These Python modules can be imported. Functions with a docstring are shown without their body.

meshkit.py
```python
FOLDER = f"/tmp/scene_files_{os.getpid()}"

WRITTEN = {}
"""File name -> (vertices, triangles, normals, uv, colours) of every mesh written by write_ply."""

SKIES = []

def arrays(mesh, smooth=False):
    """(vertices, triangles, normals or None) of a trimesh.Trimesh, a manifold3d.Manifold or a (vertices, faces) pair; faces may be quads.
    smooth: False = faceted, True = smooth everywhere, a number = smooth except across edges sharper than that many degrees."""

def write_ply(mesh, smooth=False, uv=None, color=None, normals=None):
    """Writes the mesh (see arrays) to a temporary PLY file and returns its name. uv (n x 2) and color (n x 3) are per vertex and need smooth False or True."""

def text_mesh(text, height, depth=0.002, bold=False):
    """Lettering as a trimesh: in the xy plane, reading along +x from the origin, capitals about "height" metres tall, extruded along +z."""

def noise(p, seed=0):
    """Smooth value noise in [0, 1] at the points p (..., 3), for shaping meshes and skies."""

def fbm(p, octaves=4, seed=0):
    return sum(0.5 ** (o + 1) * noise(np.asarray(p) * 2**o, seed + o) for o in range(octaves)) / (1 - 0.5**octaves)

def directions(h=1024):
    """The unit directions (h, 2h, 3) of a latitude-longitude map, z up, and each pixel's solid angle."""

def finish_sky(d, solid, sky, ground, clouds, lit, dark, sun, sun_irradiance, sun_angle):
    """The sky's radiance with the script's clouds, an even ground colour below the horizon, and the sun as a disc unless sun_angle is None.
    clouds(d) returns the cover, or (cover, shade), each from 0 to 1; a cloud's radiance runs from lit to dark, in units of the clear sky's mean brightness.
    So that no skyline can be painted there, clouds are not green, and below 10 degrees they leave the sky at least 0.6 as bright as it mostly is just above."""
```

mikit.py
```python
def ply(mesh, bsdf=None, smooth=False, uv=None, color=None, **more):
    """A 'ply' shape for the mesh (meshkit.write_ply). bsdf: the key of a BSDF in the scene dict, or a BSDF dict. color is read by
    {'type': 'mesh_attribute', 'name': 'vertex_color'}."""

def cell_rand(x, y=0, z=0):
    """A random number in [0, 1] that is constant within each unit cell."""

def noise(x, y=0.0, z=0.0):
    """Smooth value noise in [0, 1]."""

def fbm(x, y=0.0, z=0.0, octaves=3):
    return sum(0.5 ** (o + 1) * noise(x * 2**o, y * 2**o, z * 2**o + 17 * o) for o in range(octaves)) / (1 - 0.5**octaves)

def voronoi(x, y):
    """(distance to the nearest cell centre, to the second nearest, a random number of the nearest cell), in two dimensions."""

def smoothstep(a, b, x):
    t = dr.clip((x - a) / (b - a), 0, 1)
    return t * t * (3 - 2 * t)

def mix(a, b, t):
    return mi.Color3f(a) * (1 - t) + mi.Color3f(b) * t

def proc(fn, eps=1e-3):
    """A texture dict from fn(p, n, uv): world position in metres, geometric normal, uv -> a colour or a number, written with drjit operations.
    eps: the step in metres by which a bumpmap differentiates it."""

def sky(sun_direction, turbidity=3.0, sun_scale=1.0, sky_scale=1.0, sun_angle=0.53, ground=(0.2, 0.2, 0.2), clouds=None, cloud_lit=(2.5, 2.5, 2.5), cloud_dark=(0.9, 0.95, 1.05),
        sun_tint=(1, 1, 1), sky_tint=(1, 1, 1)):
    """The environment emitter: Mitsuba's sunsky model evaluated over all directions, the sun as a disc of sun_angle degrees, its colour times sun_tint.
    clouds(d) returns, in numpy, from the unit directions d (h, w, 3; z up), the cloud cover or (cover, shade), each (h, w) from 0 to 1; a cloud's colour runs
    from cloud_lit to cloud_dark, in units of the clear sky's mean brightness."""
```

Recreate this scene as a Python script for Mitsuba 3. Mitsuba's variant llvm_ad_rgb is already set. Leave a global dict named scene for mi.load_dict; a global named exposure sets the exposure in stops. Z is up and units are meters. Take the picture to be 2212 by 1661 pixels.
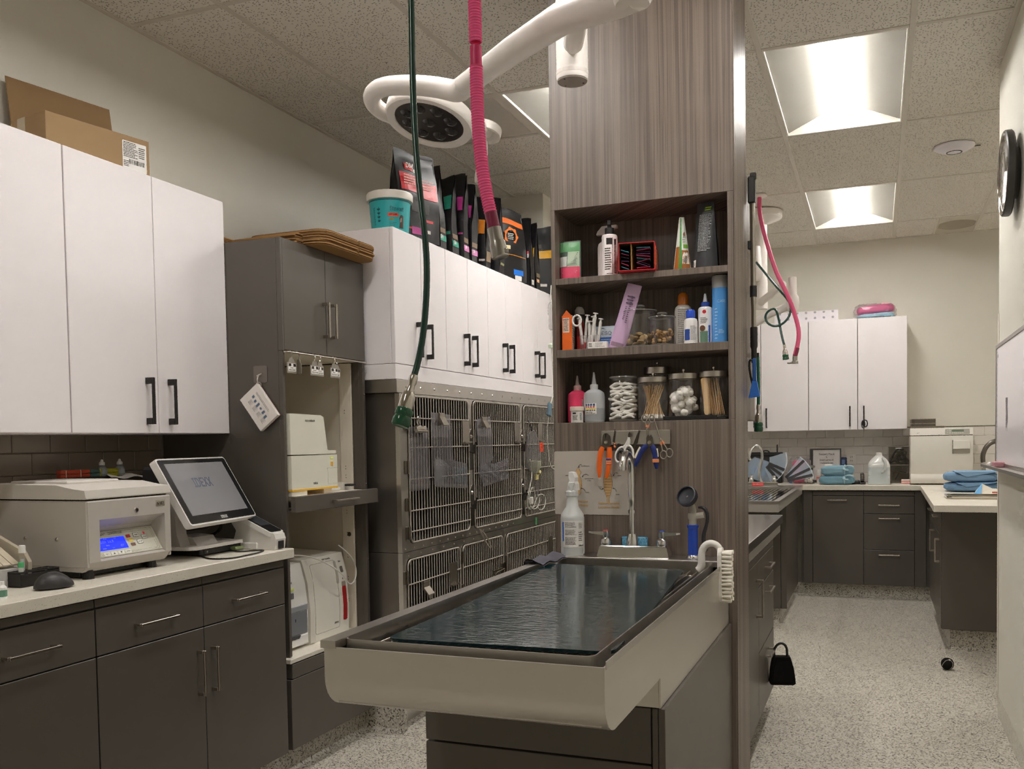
import math, numpy as np, trimesh, mitsuba as mi, drjit as dr, mikit, meshkit
from shapely.geometry import Polygon, Point, box as sbox, LineString
from shapely.ops import unary_union
T = mi.ScalarTransform4f
scene, labels = {}, {}
# ---------------------------------------------------------------- camera, light, exposure
exposure = 0.98
yaw, pitch, roll = 0.367164, -0.0385943, -0.0165614
_f = np.array([-math.sin(yaw)*math.cos(pitch), math.cos(yaw)*math.cos(pitch), math.sin(pitch)])
_r0 = np.array([math.cos(yaw), math.sin(yaw), 0.0]); _u0 = np.cross(_r0, _f)
_up = -math.sin(roll)*_r0 + math.cos(roll)*_u0
EYE = np.array([0, 0, 1.31])
scene['camera'] = {'type': 'perspective', 'fov_axis': 'x', 'fov': math.degrees(2*math.atan(1106/1969.767)), 'near_clip': 0.02, 'far_clip': 60.0,
    'principal_point_offset_x': (1106-1136.82)/2212, 'principal_point_offset_y': (830.5-1029.31)/1661,
    'to_world': T().look_at(origin=EYE.tolist(), target=(EYE+_f).tolist(), up=_up.tolist())}
LAMP = 15.0                                    # radiance of the ceiling lamps' diffusers
LAMP_RGB = (1.0, 0.966, 0.925)
LAMP_CELLS = [(0, -2), (0, 0), (0, 2), (-2, -2), (-2, 0), (-2, -4), (3, 1)]   # ceiling grid cells with a lamp; those out of view are added as fill
# ---------------------------------------------------------------- helpers
def srgb(h):
    h = h.lstrip('#'); c = np.array([int(h[i:i+2], 16)/255 for i in (0, 2, 4)])
    return np.where(c <= 0.04045, c/12.92, ((c+0.055)/1.055)**2.4)
def rgb(h): return {'type': 'rgb', 'value': srgb(h).tolist() if isinstance(h, str) else list(h)}
def f_paint(p, n, uv):
    """the plain colour of a mesh, packed into its (constant) uv: u = red + 256 green, v = blue, all 0..255 in sRGB"""
    u, b = dr.round(uv.x), dr.round(uv.y); g = dr.floor(u/256); c = mi.Color3f(u-256*g, g, b)/255
    return c*(c*(c*.305306011+.682171111)+.012522878)
VC = mikit.proc(f_paint)
def bs(name, **k):
    tw = k.pop('twosided', True); d = {'type': 'principled', **k}
    scene[name] = {'type': 'twosided', 'bsdf': d} if tw else d
bs('paint', base_color=VC, roughness=0.42, specular=0.5)
bs('gloss', base_color=VC, roughness=0.16, specular=0.5)
bs('matte', base_color=VC, roughness=0.9, specular=0.15)
bs('film', base_color=VC, roughness=0.36, specular=0.4)
bs('metal', base_color=VC, roughness=0.3, metallic=1.0)
bs('shiny', base_color=VC, roughness=0.07, metallic=1.0)
FIN = {'#': 'paint', 'g': 'gloss', 'm': 'matte', 'f': 'film', 'b': 'metal', 's': 'shiny'}
_seen = {}
def uniq(key):
    n = _seen.get(key, 0); _seen[key] = n+1
    return key if n == 0 else uniq_n(key, n)
def uniq_n(key, n):
    k = f'{key}_{n:03d}'
    while k in _seen: n += 1; k = f'{key}_{n:03d}'
    _seen[k] = 1
    return k
def split(mesh, angle):
    return trimesh.graph.smooth_shade(mesh, angle=math.radians(angle), facet_minarea=None)
def ply(mesh, mat, smooth=None, **more):
    if not isinstance(mesh, trimesh.Trimesh): mesh = trimesh.Trimesh(*mesh, process=False)
    if mat[0] in FIN and '#' in mat[:2]:
        h = mat[mat.index('#')+1:]; r, g, b = (int(h[i:i+2], 16) for i in (0, 2, 4)); m = split(mesh, smooth) if smooth else mesh
        return mikit.ply(m, FIN[mat[0]], smooth=bool(smooth), uv=np.tile([r+256.0*g, b], (len(m.vertices), 1)), **more)
    return mikit.ply(mesh, mat, smooth=smooth or False, **more)
def put(key, mesh, mat, smooth=None, label=None, **more):
    key = uniq(key); scene[key] = ply(mesh, mat, smooth, **more)
    if label: labels[key] = {'label': label}
    return key
def struct(key, mesh, mat, smooth=None, label=None):
    top = '__' not in key
    key = put(key, mesh, mat, smooth)
    if top: labels[key] = {'kind': 'structure', **({'label': label} if label else {})}
    return key
class Thing:
    def __init__(s, name, label, cat, group=None, kind=None):
        s.key = uniq(name); labels[s.key] = {'label': label, 'category': cat}
        if group: labels[s.key]['group'] = group
        if kind: labels[s.key]['kind'] = kind
    def add(s, part, mesh, mat, smooth=None, on=None, label=None, **more):
        return put(f'{on or s.key}__{part}', mesh, mat, smooth, label, **more)
def solo(name, mesh, mat, label, cat, smooth=None, group=None, kind=None, **more):
    t = Thing(name, label, cat, group, kind); scene[t.key] = ply(mesh, mat, smooth, **more); return t
cat_ = trimesh.util.concatenate
def cat(*ms): return cat_([m for m in ms])
_F = None
def box(x0, x1, y0, y1, z0, z1, b=0.0015):
    """box with chamfered edges"""
    x0, x1 = sorted((x0, x1)); y0, y1 = sorted((y0, y1)); z0, z1 = sorted((z0, z1))
    b = min(b, 0.3*min(x1-x0, y1-y0, z1-z0))
    lo, hi = np.array([x0, y0, z0]), np.array([x1, y1, z1])
    V, idx = [], {}
    for s in np.ndindex(2, 2, 2):
        for ax in range(3):
            p = [(hi if s[k] else lo)[k] for k in range(3)]
            for k in range(3):
                if k != ax: p[k] += -b if s[k] else b
            idx[s, ax] = len(V); V.append(p)
    global _F
    if _F is None:
        F = []
        def quad(a, b_, c, d): F.append((a, b_, c)); F.append((a, c, d))
        cen = np.array([(x0+x1)/2, (y0+y1)/2, (z0+z1)/2]); VV = np.array(V)
        for ax in range(3):
            o = [k for k in range(3) if k != ax]
            for s in (0, 1):
                c = []
                for a, b_ in ((0, 0), (1, 0), (1, 1), (0, 1)):
                    t = [0, 0, 0]; t[ax] = s; t[o[0]] = a; t[o[1]] = b_; c.append(idx[tuple(t), ax])
                quad(*c)
            for a in (0, 1):
                for b_ in (0, 1):
                    t0 = [0, 0, 0]; t0[o[0]] = a; t0[o[1]] = b_; t1 = list(t0); t1[ax] = 1
                    t0, t1 = tuple(t0), tuple(t1)
                    quad(idx[t0, o[0]], idx[t1, o[0]], idx[t1, o[1]], idx[t0, o[1]])
        for s in np.ndindex(2, 2, 2): F.append((idx[s, 0], idx[s, 1], idx[s, 2]))
        F = np.array(F)
        n = np.cross(VV[F[:, 1]]-VV[F[:, 0]], VV[F[:, 2]]-VV[F[:, 0]])
        fl = ((VV[F].mean(1)-cen)*n).sum(1) < 0
        F[fl] = F[fl][:, ::-1]
        _F = F
    return trimesh.Trimesh(np.array(V), _F.copy(), process=False)
def frame(d):
    d = np.asarray(d, float); d = d/np.linalg.norm(d)
    a = np.cross(d, [0, 0, 1] if abs(d[2]) < 0.9 else [1, 0, 0]); a /= np.linalg.norm(a)
    return a, np.cross(d, a), d
def tube(path, r, n=10, cap=True, closed=False):
    """round tube along a path; r is a number or one per point"""
    P = np.asarray(path, float); m = len(P); R = np.broadcast_to(r, (m,))
    tan = np.gradient(P, axis=0) if not closed else np.roll(P, -1, 0)-np.roll(P, 1, 0)
    tan /= np.linalg.norm(tan, axis=1, keepdims=True)
    a, b, _ = frame(tan[0]); A = []
    for t in tan:
        a = a-t*(a@t); a /= np.linalg.norm(a); A.append(a)
    A = np.array(A); B = np.cross(tan, A)
    th = np.arange(n)*2*math.pi/n
    V = (P[:, None]+R[:, None, None]*(np.cos(th)[None, :, None]*A[:, None]+np.sin(th)[None, :, None]*B[:, None])).reshape(-1, 3)
    F = []
    for i in range(m if closed else m-1):
        for j in range(n):
            p, q = i*n+j, i*n+(j+1) % n; p2, q2 = ((i+1) % m)*n+j, ((i+1) % m)*n+(j+1) % n
            F += [(p, q, q2), (p, q2, p2)]
    if cap and not closed:
        V = np.vstack([V, P[:1], P[-1:]]); c0, c1 = m*n, m*n+1
        for j in range(n): F += [(c0, (j+1) % n, j), (c1, (m-1)*n+j, (m-1)*n+(j+1) % n)]
    return trimesh.Trimesh(V, np.array(F), process=False)
def cyl(p0, p1, r, n=16, r1=None): return tube([p0, p1], [r, r if r1 is None else r1], n)
def spline(pts, n=40):
    from scipy.interpolate import CubicSpline
    P = np.asarray(pts, float); d = np.r_[0, np.cumsum(np.linalg.norm(np.diff(P, axis=0), axis=1))]
    return CubicSpline(d, P)(np.linspace(0, d[-1], n))
def lathe(prof, c=(0, 0, 0), n=28, axis=(0, 0, 1), sx=1.0, sy=1.0):
    """profile [(r, h)...] turned about an axis through c"""
    a, b, d = frame(axis) if tuple(axis) != (0, 0, 1) else (np.array([1., 0, 0]), np.array([0, 1., 0]), np.array([0, 0, 1.]))
    th = np.arange(n)*2*math.pi/n; V = []; F = []; rings = []
    for r, h in prof:
        if r < 1e-6: rings.append([len(V)]); V.append(np.array(c)+d*h)
        else:
            rings.append(list(range(len(V), len(V)+n)))
            V += [np.array(c)+d*h+r*(math.cos(t)*a*sx+math.sin(t)*b*sy) for t in th]
    for A, B in zip(rings[:-1], rings[1:]):
        for j in range(n):
            k = (j+1) % n
            if len(A) == 1 and len(B) > 1: F.append((A[0], B[k], B[j]))
            elif len(B) == 1 and len(A) > 1: F.append((A[j], A[k], B[0]))
            elif len(A) > 1: F += [(A[j], A[k], B[k]), (A[j], B[k], B[j])]
    return trimesh.Trimesh(np.array(V), np.array(F), process=False)
def prism(poly, h0, h1, plane='xy', o=(0, 0, 0)):
    """polygon extruded; plane 'xy' -> along z, 'xz' -> along y, 'yz' -> along x"""
    p = poly if hasattr(poly, 'geom_type') else Polygon(poly)
    if p.geom_type != 'Polygon': return cat_([prism(q, h0, h1, plane, o) for q in p.geoms if q.geom_type == 'Polygon'])
    m = trimesh.creation.extrude_polygon(p, abs(h1-h0), engine='earcut'); v = m.vertices.copy(); v[:, 2] += min(h0, h1)
    if plane == 'xz': v = v[:, [0, 2, 1]]; m = trimesh.Trimesh(v, m.faces[:, ::-1], process=False)
    elif plane == 'yz': m = trimesh.Trimesh(v[:, [2, 0, 1]], m.faces, process=False)
    else: m = trimesh.Trimesh(v, m.faces, process=False)
    m.vertices += np.array(o); return m
def rrect(x0, x1, y0, y1, r, q=5): return sbox(x0+r, y0+r, x1-r, y1-r).buffer(r, quad_segs=q)
def rot(m, ang, axis=(0, 0, 1), c=(0, 0, 0)):
    m = m.copy(); m.apply_transform(trimesh.transformations.rotation_matrix(math.radians(ang), axis, c)); return m
def mv(m, x=0, y=0, z=0): m = m.copy(); m.vertices = m.vertices+np.array([x, y, z]); return m
def basis(m, o, ex, ey, ez):
    """mesh given in local axes -> world (origin o, axes ex, ey, ez)"""
    v = np.asarray(m.vertices); M = np.array([ex, ey, ez], float)
    f = m.faces if np.linalg.det(M) > 0 else m.faces[:, ::-1]
    return trimesh.Trimesh(np.array(o)+v@M, f, process=False)
def text(s, h, o, ex, ey, depth=0.0004, bold=False, width=None):
    m = meshkit.text_mesh(s, h, depth, bold)
    if width: m.vertices[:, 0] *= width/m.vertices[:, 0].max()
    ex, ey = np.array(ex, float), np.array(ey, float)
    return basis(m, o, ex, ey, np.cross(ex, ey))
def meshkit_t(s, h, x, y, width, bold=False):
    m = meshkit.text_mesh(s, h, .0006, bold); m.vertices[:, 0] *= width/m.vertices[:, 0].max(); m.vertices += np.array([x, y, .0006]); return trimesh.Trimesh(m.vertices, m.faces, process=False)
def lines(x0, x1, y0, y1, n, seed, o, ex, ey, fill=.45, depth=.0003, ragged=.3):
    """rows of print too small to read: n bars of uneven length broken into words"""
    g = np.random.default_rng(seed); ms = []; dy = (y1-y0)/n
    for k in range(n):
        y = y1-(k+.7)*dy; x = x0; end = x1-(x1-x0)*ragged*g.random()
        while x < end:
            w = min((x1-x0)*(.06+.14*g.random()), end-x); ms.append(box(x, x+w*.85, y, y+dy*fill, 0, depth, 0)); x += w
    ex, ey = np.array(ex, float), np.array(ey, float)
    return basis(cat_(ms), o, ex, ey, np.cross(ex, ey))
X_, Y_, Z_ = np.eye(3)
# ---------------------------------------------------------------- procedural materials
def m3(a, b, t): return mikit.mix(a, b, t)
def C(h): return srgb(h).tolist()
def f_floor(p, n, uv):
    ax, ay = p.x, p.y
    u = dr.select(dr.abs(n.z) > .5, ax, dr.select(dr.abs(n.x) > .5, ay, ax)); v = dr.select(dr.abs(n.z) > .5, ay, p.z)
    d1, d2, r = mikit.voronoi(u*190, v*190)
    c = m3(C('#c2bdb2'), C('#aca69a'), mikit.smoothstep(.45, .5, r))
    c = m3(c, C('#7b7469'), mikit.smoothstep(.76, .78, r)); c = m3(c, C('#3a3632'), mikit.smoothstep(.905, .915, r)); c = m3(c, C('#cfcabd'), mikit.smoothstep(.955, .96, r))
    return c
def f_tile(p, n, uv):
    w = mikit.noise(p.x*25, p.y*25)
    d1, d2, r = mikit.voronoi(p.x*85+w*1.5, p.y*85)
    hole = (1-mikit.smoothstep(.17, .30, d1))*mikit.smoothstep(.45, .52, r)
    g = mikit.noise(p.x*420, p.y*420)
    c = m3(C('#e6e2d9'), C('#dad5cb'), g)
    return m3(c, C('#746c60'), hole*.9)
def f_wood(p, n, uv):
    u = p.x+p.y
    w = mikit.noise(u*7, p.z*.45, 3.0)
    a = mikit.fbm(u*130+w*6, p.z*1.5, 1.0, octaves=3); k = mikit.noise(u*17+w*3, p.z*.35, 4.0)
    c = m3(C('#5f544d'), C('#796d64'), mikit.smoothstep(.25, .75, a*.75+k*.25))
    return m3(c, C('#50463f'), mikit.smoothstep(.55, .95, mikit.noise(u*480+w*8, p.z*6.0, 7.0))*.45)
def f_quartz(p, n, uv):
    g = mikit.noise(p.x*260, p.y*260, p.z*260); h = mikit.fbm(p.x*14, p.y*14, p.z*14)
    return m3(m3(C('#d8d3c7'), C('#cdc7ba'), h), C('#b3ab9b'), mikit.smoothstep(.72, .9, g))
def f_brush(p, n, uv):
    g = mikit.noise(p.x*16, p.y*16, p.z*700)*.5+mikit.noise(p.x*900, p.y*40, p.z*16)*.5
    h = mikit.fbm(p.x*6, p.y*6, p.z*6)
    return .17+.16*g+.12*h
def f_wall(p, n, uv): return m3(C('#d9d6cc'), C('#d5d2c7'), mikit.fbm(p.x*3, p.y*3, p.z*3))
def f_wallbump(p, n, uv): return mikit.fbm(p.x*70, p.y*70, p.z*70, octaves=2)
def f_dark(p, n, uv): return m3(C('#534e48'), C('#4e4943'), mikit.fbm(p.x*5, p.y*5, p.z*5))
def f_mat(p, n, uv): return mikit.fbm(p.x*42, p.y*120, 2.0, octaves=2)
scene['floor_mat'] = {'type': 'principled', 'base_color': mikit.proc(f_floor), 'roughness': .42, 'specular': .45}
scene['ceiling_mat'] = {'type': 'twosided', 'bsdf': {'type': 'diffuse', 'reflectance': mikit.proc(f_tile)}}
scene['wood'] = {'type': 'twosided', 'bsdf': {'type': 'principled', 'base_color': mikit.proc(f_wood), 'roughness': .38, 'specular': .5}}
scene['quartz'] = {'type': 'principled', 'base_color': mikit.proc(f_quartz), 'roughness': .3, 'specular': .5}
scene['wall_mat'] = {'type': 'twosided', 'bsdf': {'type': 'principled', 'base_color': mikit.proc(f_wall), 'roughness': .62, 'specular': .35}}
scene['dark'] = {'type': 'twosided', 'bsdf': {'type': 'principled', 'base_color': mikit.proc(f_dark), 'roughness': .36, 'specular': .5}}
scene['steel'] = {'type': 'twosided', 'bsdf': {'type': 'principled', 'base_color': rgb((.60, .575, .54)), 'metallic': 1.0, 'roughness': mikit.proc(f_brush)}}
scene['rubber'] = {'type': 'bumpmap', 'arbitrary': mikit.proc(f_mat, 4e-4), 'scale': .0006, 'bsdf': {'type': 'principled', 'base_color': rgb('#10262b'), 'roughness': .05, 'specular': .7}}
scene['clear'] = {'type': 'thindielectric', 'int_ior': 1.45}
scene['chrome'] = {'type': 'twosided', 'bsdf': {'type': 'principled', 'base_color': rgb((.78, .78, .77)), 'metallic': 1.0, 'roughness': .07}}
WHITE, DARK, STEEL = '#ebe6e8', 'dark', 'steel'
# ================================================================ the setting
CZ, LW, BW, RW = 2.966, -2.747, 8.36, 0.525
GX, GY, GP = -0.4702, 4.0828, 0.6096           # ceiling grid: origin and pitch (2 ft x 4 ft cells)
struct('floor', box(-3.2, 2.9, -3.2, 8.8, -.12, 0, 0), 'floor_mat')
struct('wall_left', box(LW-.15, LW, -3.0, 5.82, 0, 3.2, 0), 'wall_mat')
struct('wall_left_end', box(LW-.15, -2.085, 5.82, 8.5, 0, 3.2, .002), 'wall_mat')
struct('wall_back', box(-2.09, 2.6, BW, BW+.15, 0, 3.2, 0), 'wall_mat')
struct('wall_right', cat(box(RW, RW+.14, -3.0, 4.715, 0, 3.2, .002), box(RW+.135, 2.5, 4.575, 4.715, 0, 3.2, 0)), 'wall_mat')
struct('wall_far_right', box(2.4, 2.55, 4.7, 8.5, 0, 3.2, 0), 'wall_mat')
struct('wall_front', box(-2.9, .7, -3.15, -3.0, 0, 3.2, 0), 'wall_mat')
# coved speckled bases
def cove(x0, y0, x1, y1, h=.1, side=1):
    """low coved skirting along a line on the floor; side: which way it faces"""
    d = np.array([x1-x0, y1-y0, 0.]); L = np.linalg.norm(d); d /= L; nrm = np.array([d[1], -d[0], 0])*side
    prof = [(0, 0), (.035, 0), (.034, .002), (.016, .008), (.006, .02), (.004, .04), (.004, h), (0, h)]
    m = prism(Polygon([(a, b) for a, b in prof]), 0, L, 'xy')          # local: x = outwards, y = up, z = along
    return basis(m, (x0, y0, 0), nrm, Z_, d)
struct('baseboard_right', cove(RW, 4.715, RW, -2.9, .098, -1), 'floor_mat', 30)
struct('baseboard_right_end', cove(2.3, 4.715, RW+.002, 4.715, .098, -1), 'floor_mat', 30)
# ceiling: slab, grid bars and lay-in tiles
struct('ceiling', box(-2.9, 2.6, -3.1, 8.5, CZ+.16, CZ+.26, 0), 'wall_mat')
xs = [LW]+[GX+GP*i for i in range(-3, 5)]+[2.4]; ys = [-3.0]+[GY+2*GP*j for j in range(-5, 4)]+[BW]
def inside(x, y): return not ((x < -2.085 and y > 5.82) or (x > RW and y < 4.64))
GRILLE = (-3, 0); DIFF = (1, 3)
for a, b in zip(xs[:-1], xs[1:]):
    for c, d in zip(ys[:-1], ys[1:]):
        i, j = round((a-GX)/GP), round((c-GY)/(2*GP))
        if (i, j) in LAMP_CELLS and a > LW+.01 and c > -2.99: continue
        c2, a2, a3 = d, a, b
        if not inside((a+b)/2, (c+d)/2):
            if not (a < RW < b or a < -2.085 < b or c < 5.82 < d): continue
        if (i, j) == GRILLE: c = c+GP
        if (i, j) == DIFF: a3 = a+GP/2
        struct('ceiling__tile', box(a2+.006, a3-.006, c+.006, c2-.006, CZ+.004, CZ+.02, .001), 'ceiling_mat')
BAR = '#c9c3b8'
for x in xs[1:-1]: struct('ceiling__grid_bar', box(x-.012, x+.012, -3.0, 5.82 if x < -2.1 else BW, CZ, CZ+.03, .001), BAR)
for y in ys[1:-1]:
    for a, b in zip(xs[:-1], xs[1:]):
        if inside((a+b)/2, y): struct('ceiling__grid_bar', box(a+.012, b-.012, y-.012, y+.012, CZ+.0005, CZ+.03, .001), BAR)
struct('ceiling__grid_bar', box(GX+GP*-3+.012, GX+GP*-2-.012, GY+GP-.012, GY+GP+.012, CZ+.0005, CZ+.03, .001), BAR)
struct('ceiling__grid_bar', box(GX+GP*1.5-.01, GX+GP*1.5+.01, GY+6*GP+.012, BW, CZ+.0005, CZ+.03, .001), BAR)
struct('trim_1', box(LW, LW+.022, -3, 5.82, CZ-.002, CZ+.03, .001), BAR)
struct('trim_2', box(RW-.022, RW, -3, 4.55, CZ-.004, CZ+.03, .001), BAR)
struct('trim_3', box(-2.085, 2.4, BW-.02, BW, CZ-.002, CZ+.03, .001), BAR)
# ceiling lamps: white troffer, reflector greyed to dim its glow, rounded diffuser along the middle
LAMPNAME = {(0, 0): 'lit recessed ceiling lamp, the nearer of the two over the aisle on the right', (0, 2): 'lit recessed ceiling lamp over the aisle nearest the back wall',
            (-2, 0): 'recessed ceiling lamp half hidden behind the top of the wood column'}
for i, j in LAMP_CELLS:
    x0, y0 = GX+GP*i+.012, GY+2*GP*j+.012; x1, y1 = x0+GP-.024, y0+2*GP-.024; xm = (x0+x1)/2
    t = Thing('ceiling_lamp', LAMPNAME.get((i, j), 'unseen recessed ceiling lamp, added outside the picture to fill the room light'), 'ceiling lamp', 'recessed ceiling lamps')
    prof = []
    for s in np.linspace(0, 1, 9): prof.append((x0+.004+(xm-x0-.085)*s, CZ+.012+.085*s))
    up = prof+[(2*xm-a, b) for a, b in prof[::-1]]
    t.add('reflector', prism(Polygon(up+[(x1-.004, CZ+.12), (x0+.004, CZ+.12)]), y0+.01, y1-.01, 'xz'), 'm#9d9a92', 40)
    for ya, s in ((y0, 1), (y1, -1)):   # sloping end plates
        t.add('end_plate', basis(prism(Polygon([(0, .001), (.03, .1), (.026, .1), (0, .004)]), 0, x1-x0-.008, 'xy'), (x0+.004, ya+.004*s, CZ), (0, s, 0), Z_, X_), 'm#efebe2')
    w = .078; arc = [(xm+w*math.cos(a), CZ+.094-.036*math.sin(a)) for a in np.linspace(0, math.pi, 15)]
    t.add('diffuser', prism(Polygon(arc), y0+.02, y1-.02, 'xz'), 'm#ffffff', 40, emitter={'type': 'area', 'radiance': {'type': 'rgb', 'value': [LAMP*c for c in LAMP_RGB]}})
    t.add('frame', cat(box(x0, x0+.008, y0, y1, CZ+.001, CZ+.03, .001), box(x1-.008, x1, y0, y1, CZ+.001, CZ+.03, .001), box(x0, x1, y0, y0+.008, CZ+.001, CZ+.03, .001), box(x0, x1, y1-.008, y1, CZ+.001, CZ+.03, .001)), '#e8e4da')
# perforated return grille and round-cone diffuser
t = Thing('return_grille', 'perforated metal return air grille in the ceiling beside the half hidden lamp', 'vent')
gx0, gx1, gy0, gy1 = GX-3*GP+.014, GX-2*GP-.014, GY+.014, GY+GP-.014
n_ = 44; hole = unary_union([Point(gx0+.02+(gx1-gx0-.04)*(k+.5)/n_, gy0+.02+(gy1-gy0-.04)*(m+.5)/n_).buffer(.0042, quad_segs=1) for k in range(n_) for m in range(n_)])
t.add('panel', prism(sbox(gx0, gy0, gx1, gy1).difference(hole), CZ+.003, CZ+.005), '#cfc9be')
t.add('backing', box(gx0, gx1, gy0, gy1, CZ+.05, CZ+.06), '#57524b')
t = Thing('air_diffuser', 'square ceiling air diffuser with a shallow round cone above the far wall', 'vent')
dx0, dx1, dy0, dy1 = GX+GP*1.5+.012, GX+GP*2-.012, GY+6*GP+.014, BW-.02; cx_, cy_ = (dx0+dx1)/2, (dy0+dy1)/2; rr_ = min(dx1-dx0, dy1-dy0)/2-.01
el = Polygon([(cx_+rr_*1.12*math.cos(a), cy_+rr_*1.35*math.sin(a)) for a in np.linspace(0, 2*math.pi, 40)]).intersection(sbox(dx0+.008, dy0+.008, dx1-.008, dy1-.008))
t.add('plate', prism(sbox(dx0, dy0, dx1, dy1).difference(el), CZ+.003, CZ+.006), '#bfb8ab')
t.add('cone', lathe([(0, .05), (rr_*.9, .045), (rr_*1.35, .006)], (cx_, cy_, CZ), 36, sx=.83), '#a89f8f', 40)
t = Thing('wireless_access_point', 'round white wireless access point on a ceiling tile by the right wall', 'access point')
ap = (.42, 5.86)
t.add('body', lathe([(0, -.035), (.045, -.034), (.075, -.026), (.108, -.008), (.11, 0), (0, 0)], (*ap, CZ), 40), '#e6e2ea', 40)
t.add('ring', lathe([(.037, -.0345), (.037, -.0365), (.043, -.0355), (.043, -.0335)], (*ap, CZ), 40), '#3d3a42')
t.add('tab', box(ap[0]+.10, ap[0]+.14, ap[1]+.02, ap[1]+.03, CZ-.006, CZ-.001), '#4a453f')
# wall tiles
def tiles(struct_key, axis, plane, u0, u1, z0, rows, mat, face, tw=.1555, th=.0765, off=0.0):
    for r in range(rows):
        u = u0-((r % 2)*tw/2+off) % tw; z = z0+r*th
        while u < u1:
            a, b = max(u, u0)+.0012, min(u+tw, u1)-.0012
            if b-a > .01:
                s = sorted((plane, plane+face*.008))
                m = box(*s, a, b, z+.0012, z+th-.0012, .0022) if axis == 'x' else box(a, b, *s, z+.0012, z+th-.0012, .0022)
                struct(struct_key+'__tile', m, mat)
            u += tw
tiles('wall_left', 'x', LW, 1.6, 2.962, .914, 6, 'g#887d72', 1, off=.035)
struct('wall_left__grout', box(LW-.001, LW+.004, 1.6, 2.962, .914, 1.372, 0), 'm#6d645b')
tiles('wall_back', 'y', BW, -2.0, 2.39, .914, 6, 'g#d9d4ce', -1, off=.05)
struct('wall_back__grout', box(-2.0, 2.39, BW-.004, BW+.001, .914, 1.372, 0), 'm#bdb7ae')
struct('wall_back__edge_strip', box(-2.0, 2.39, BW-.011, BW, 1.373, 1.380, .001), 'b#8d877d')
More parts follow.
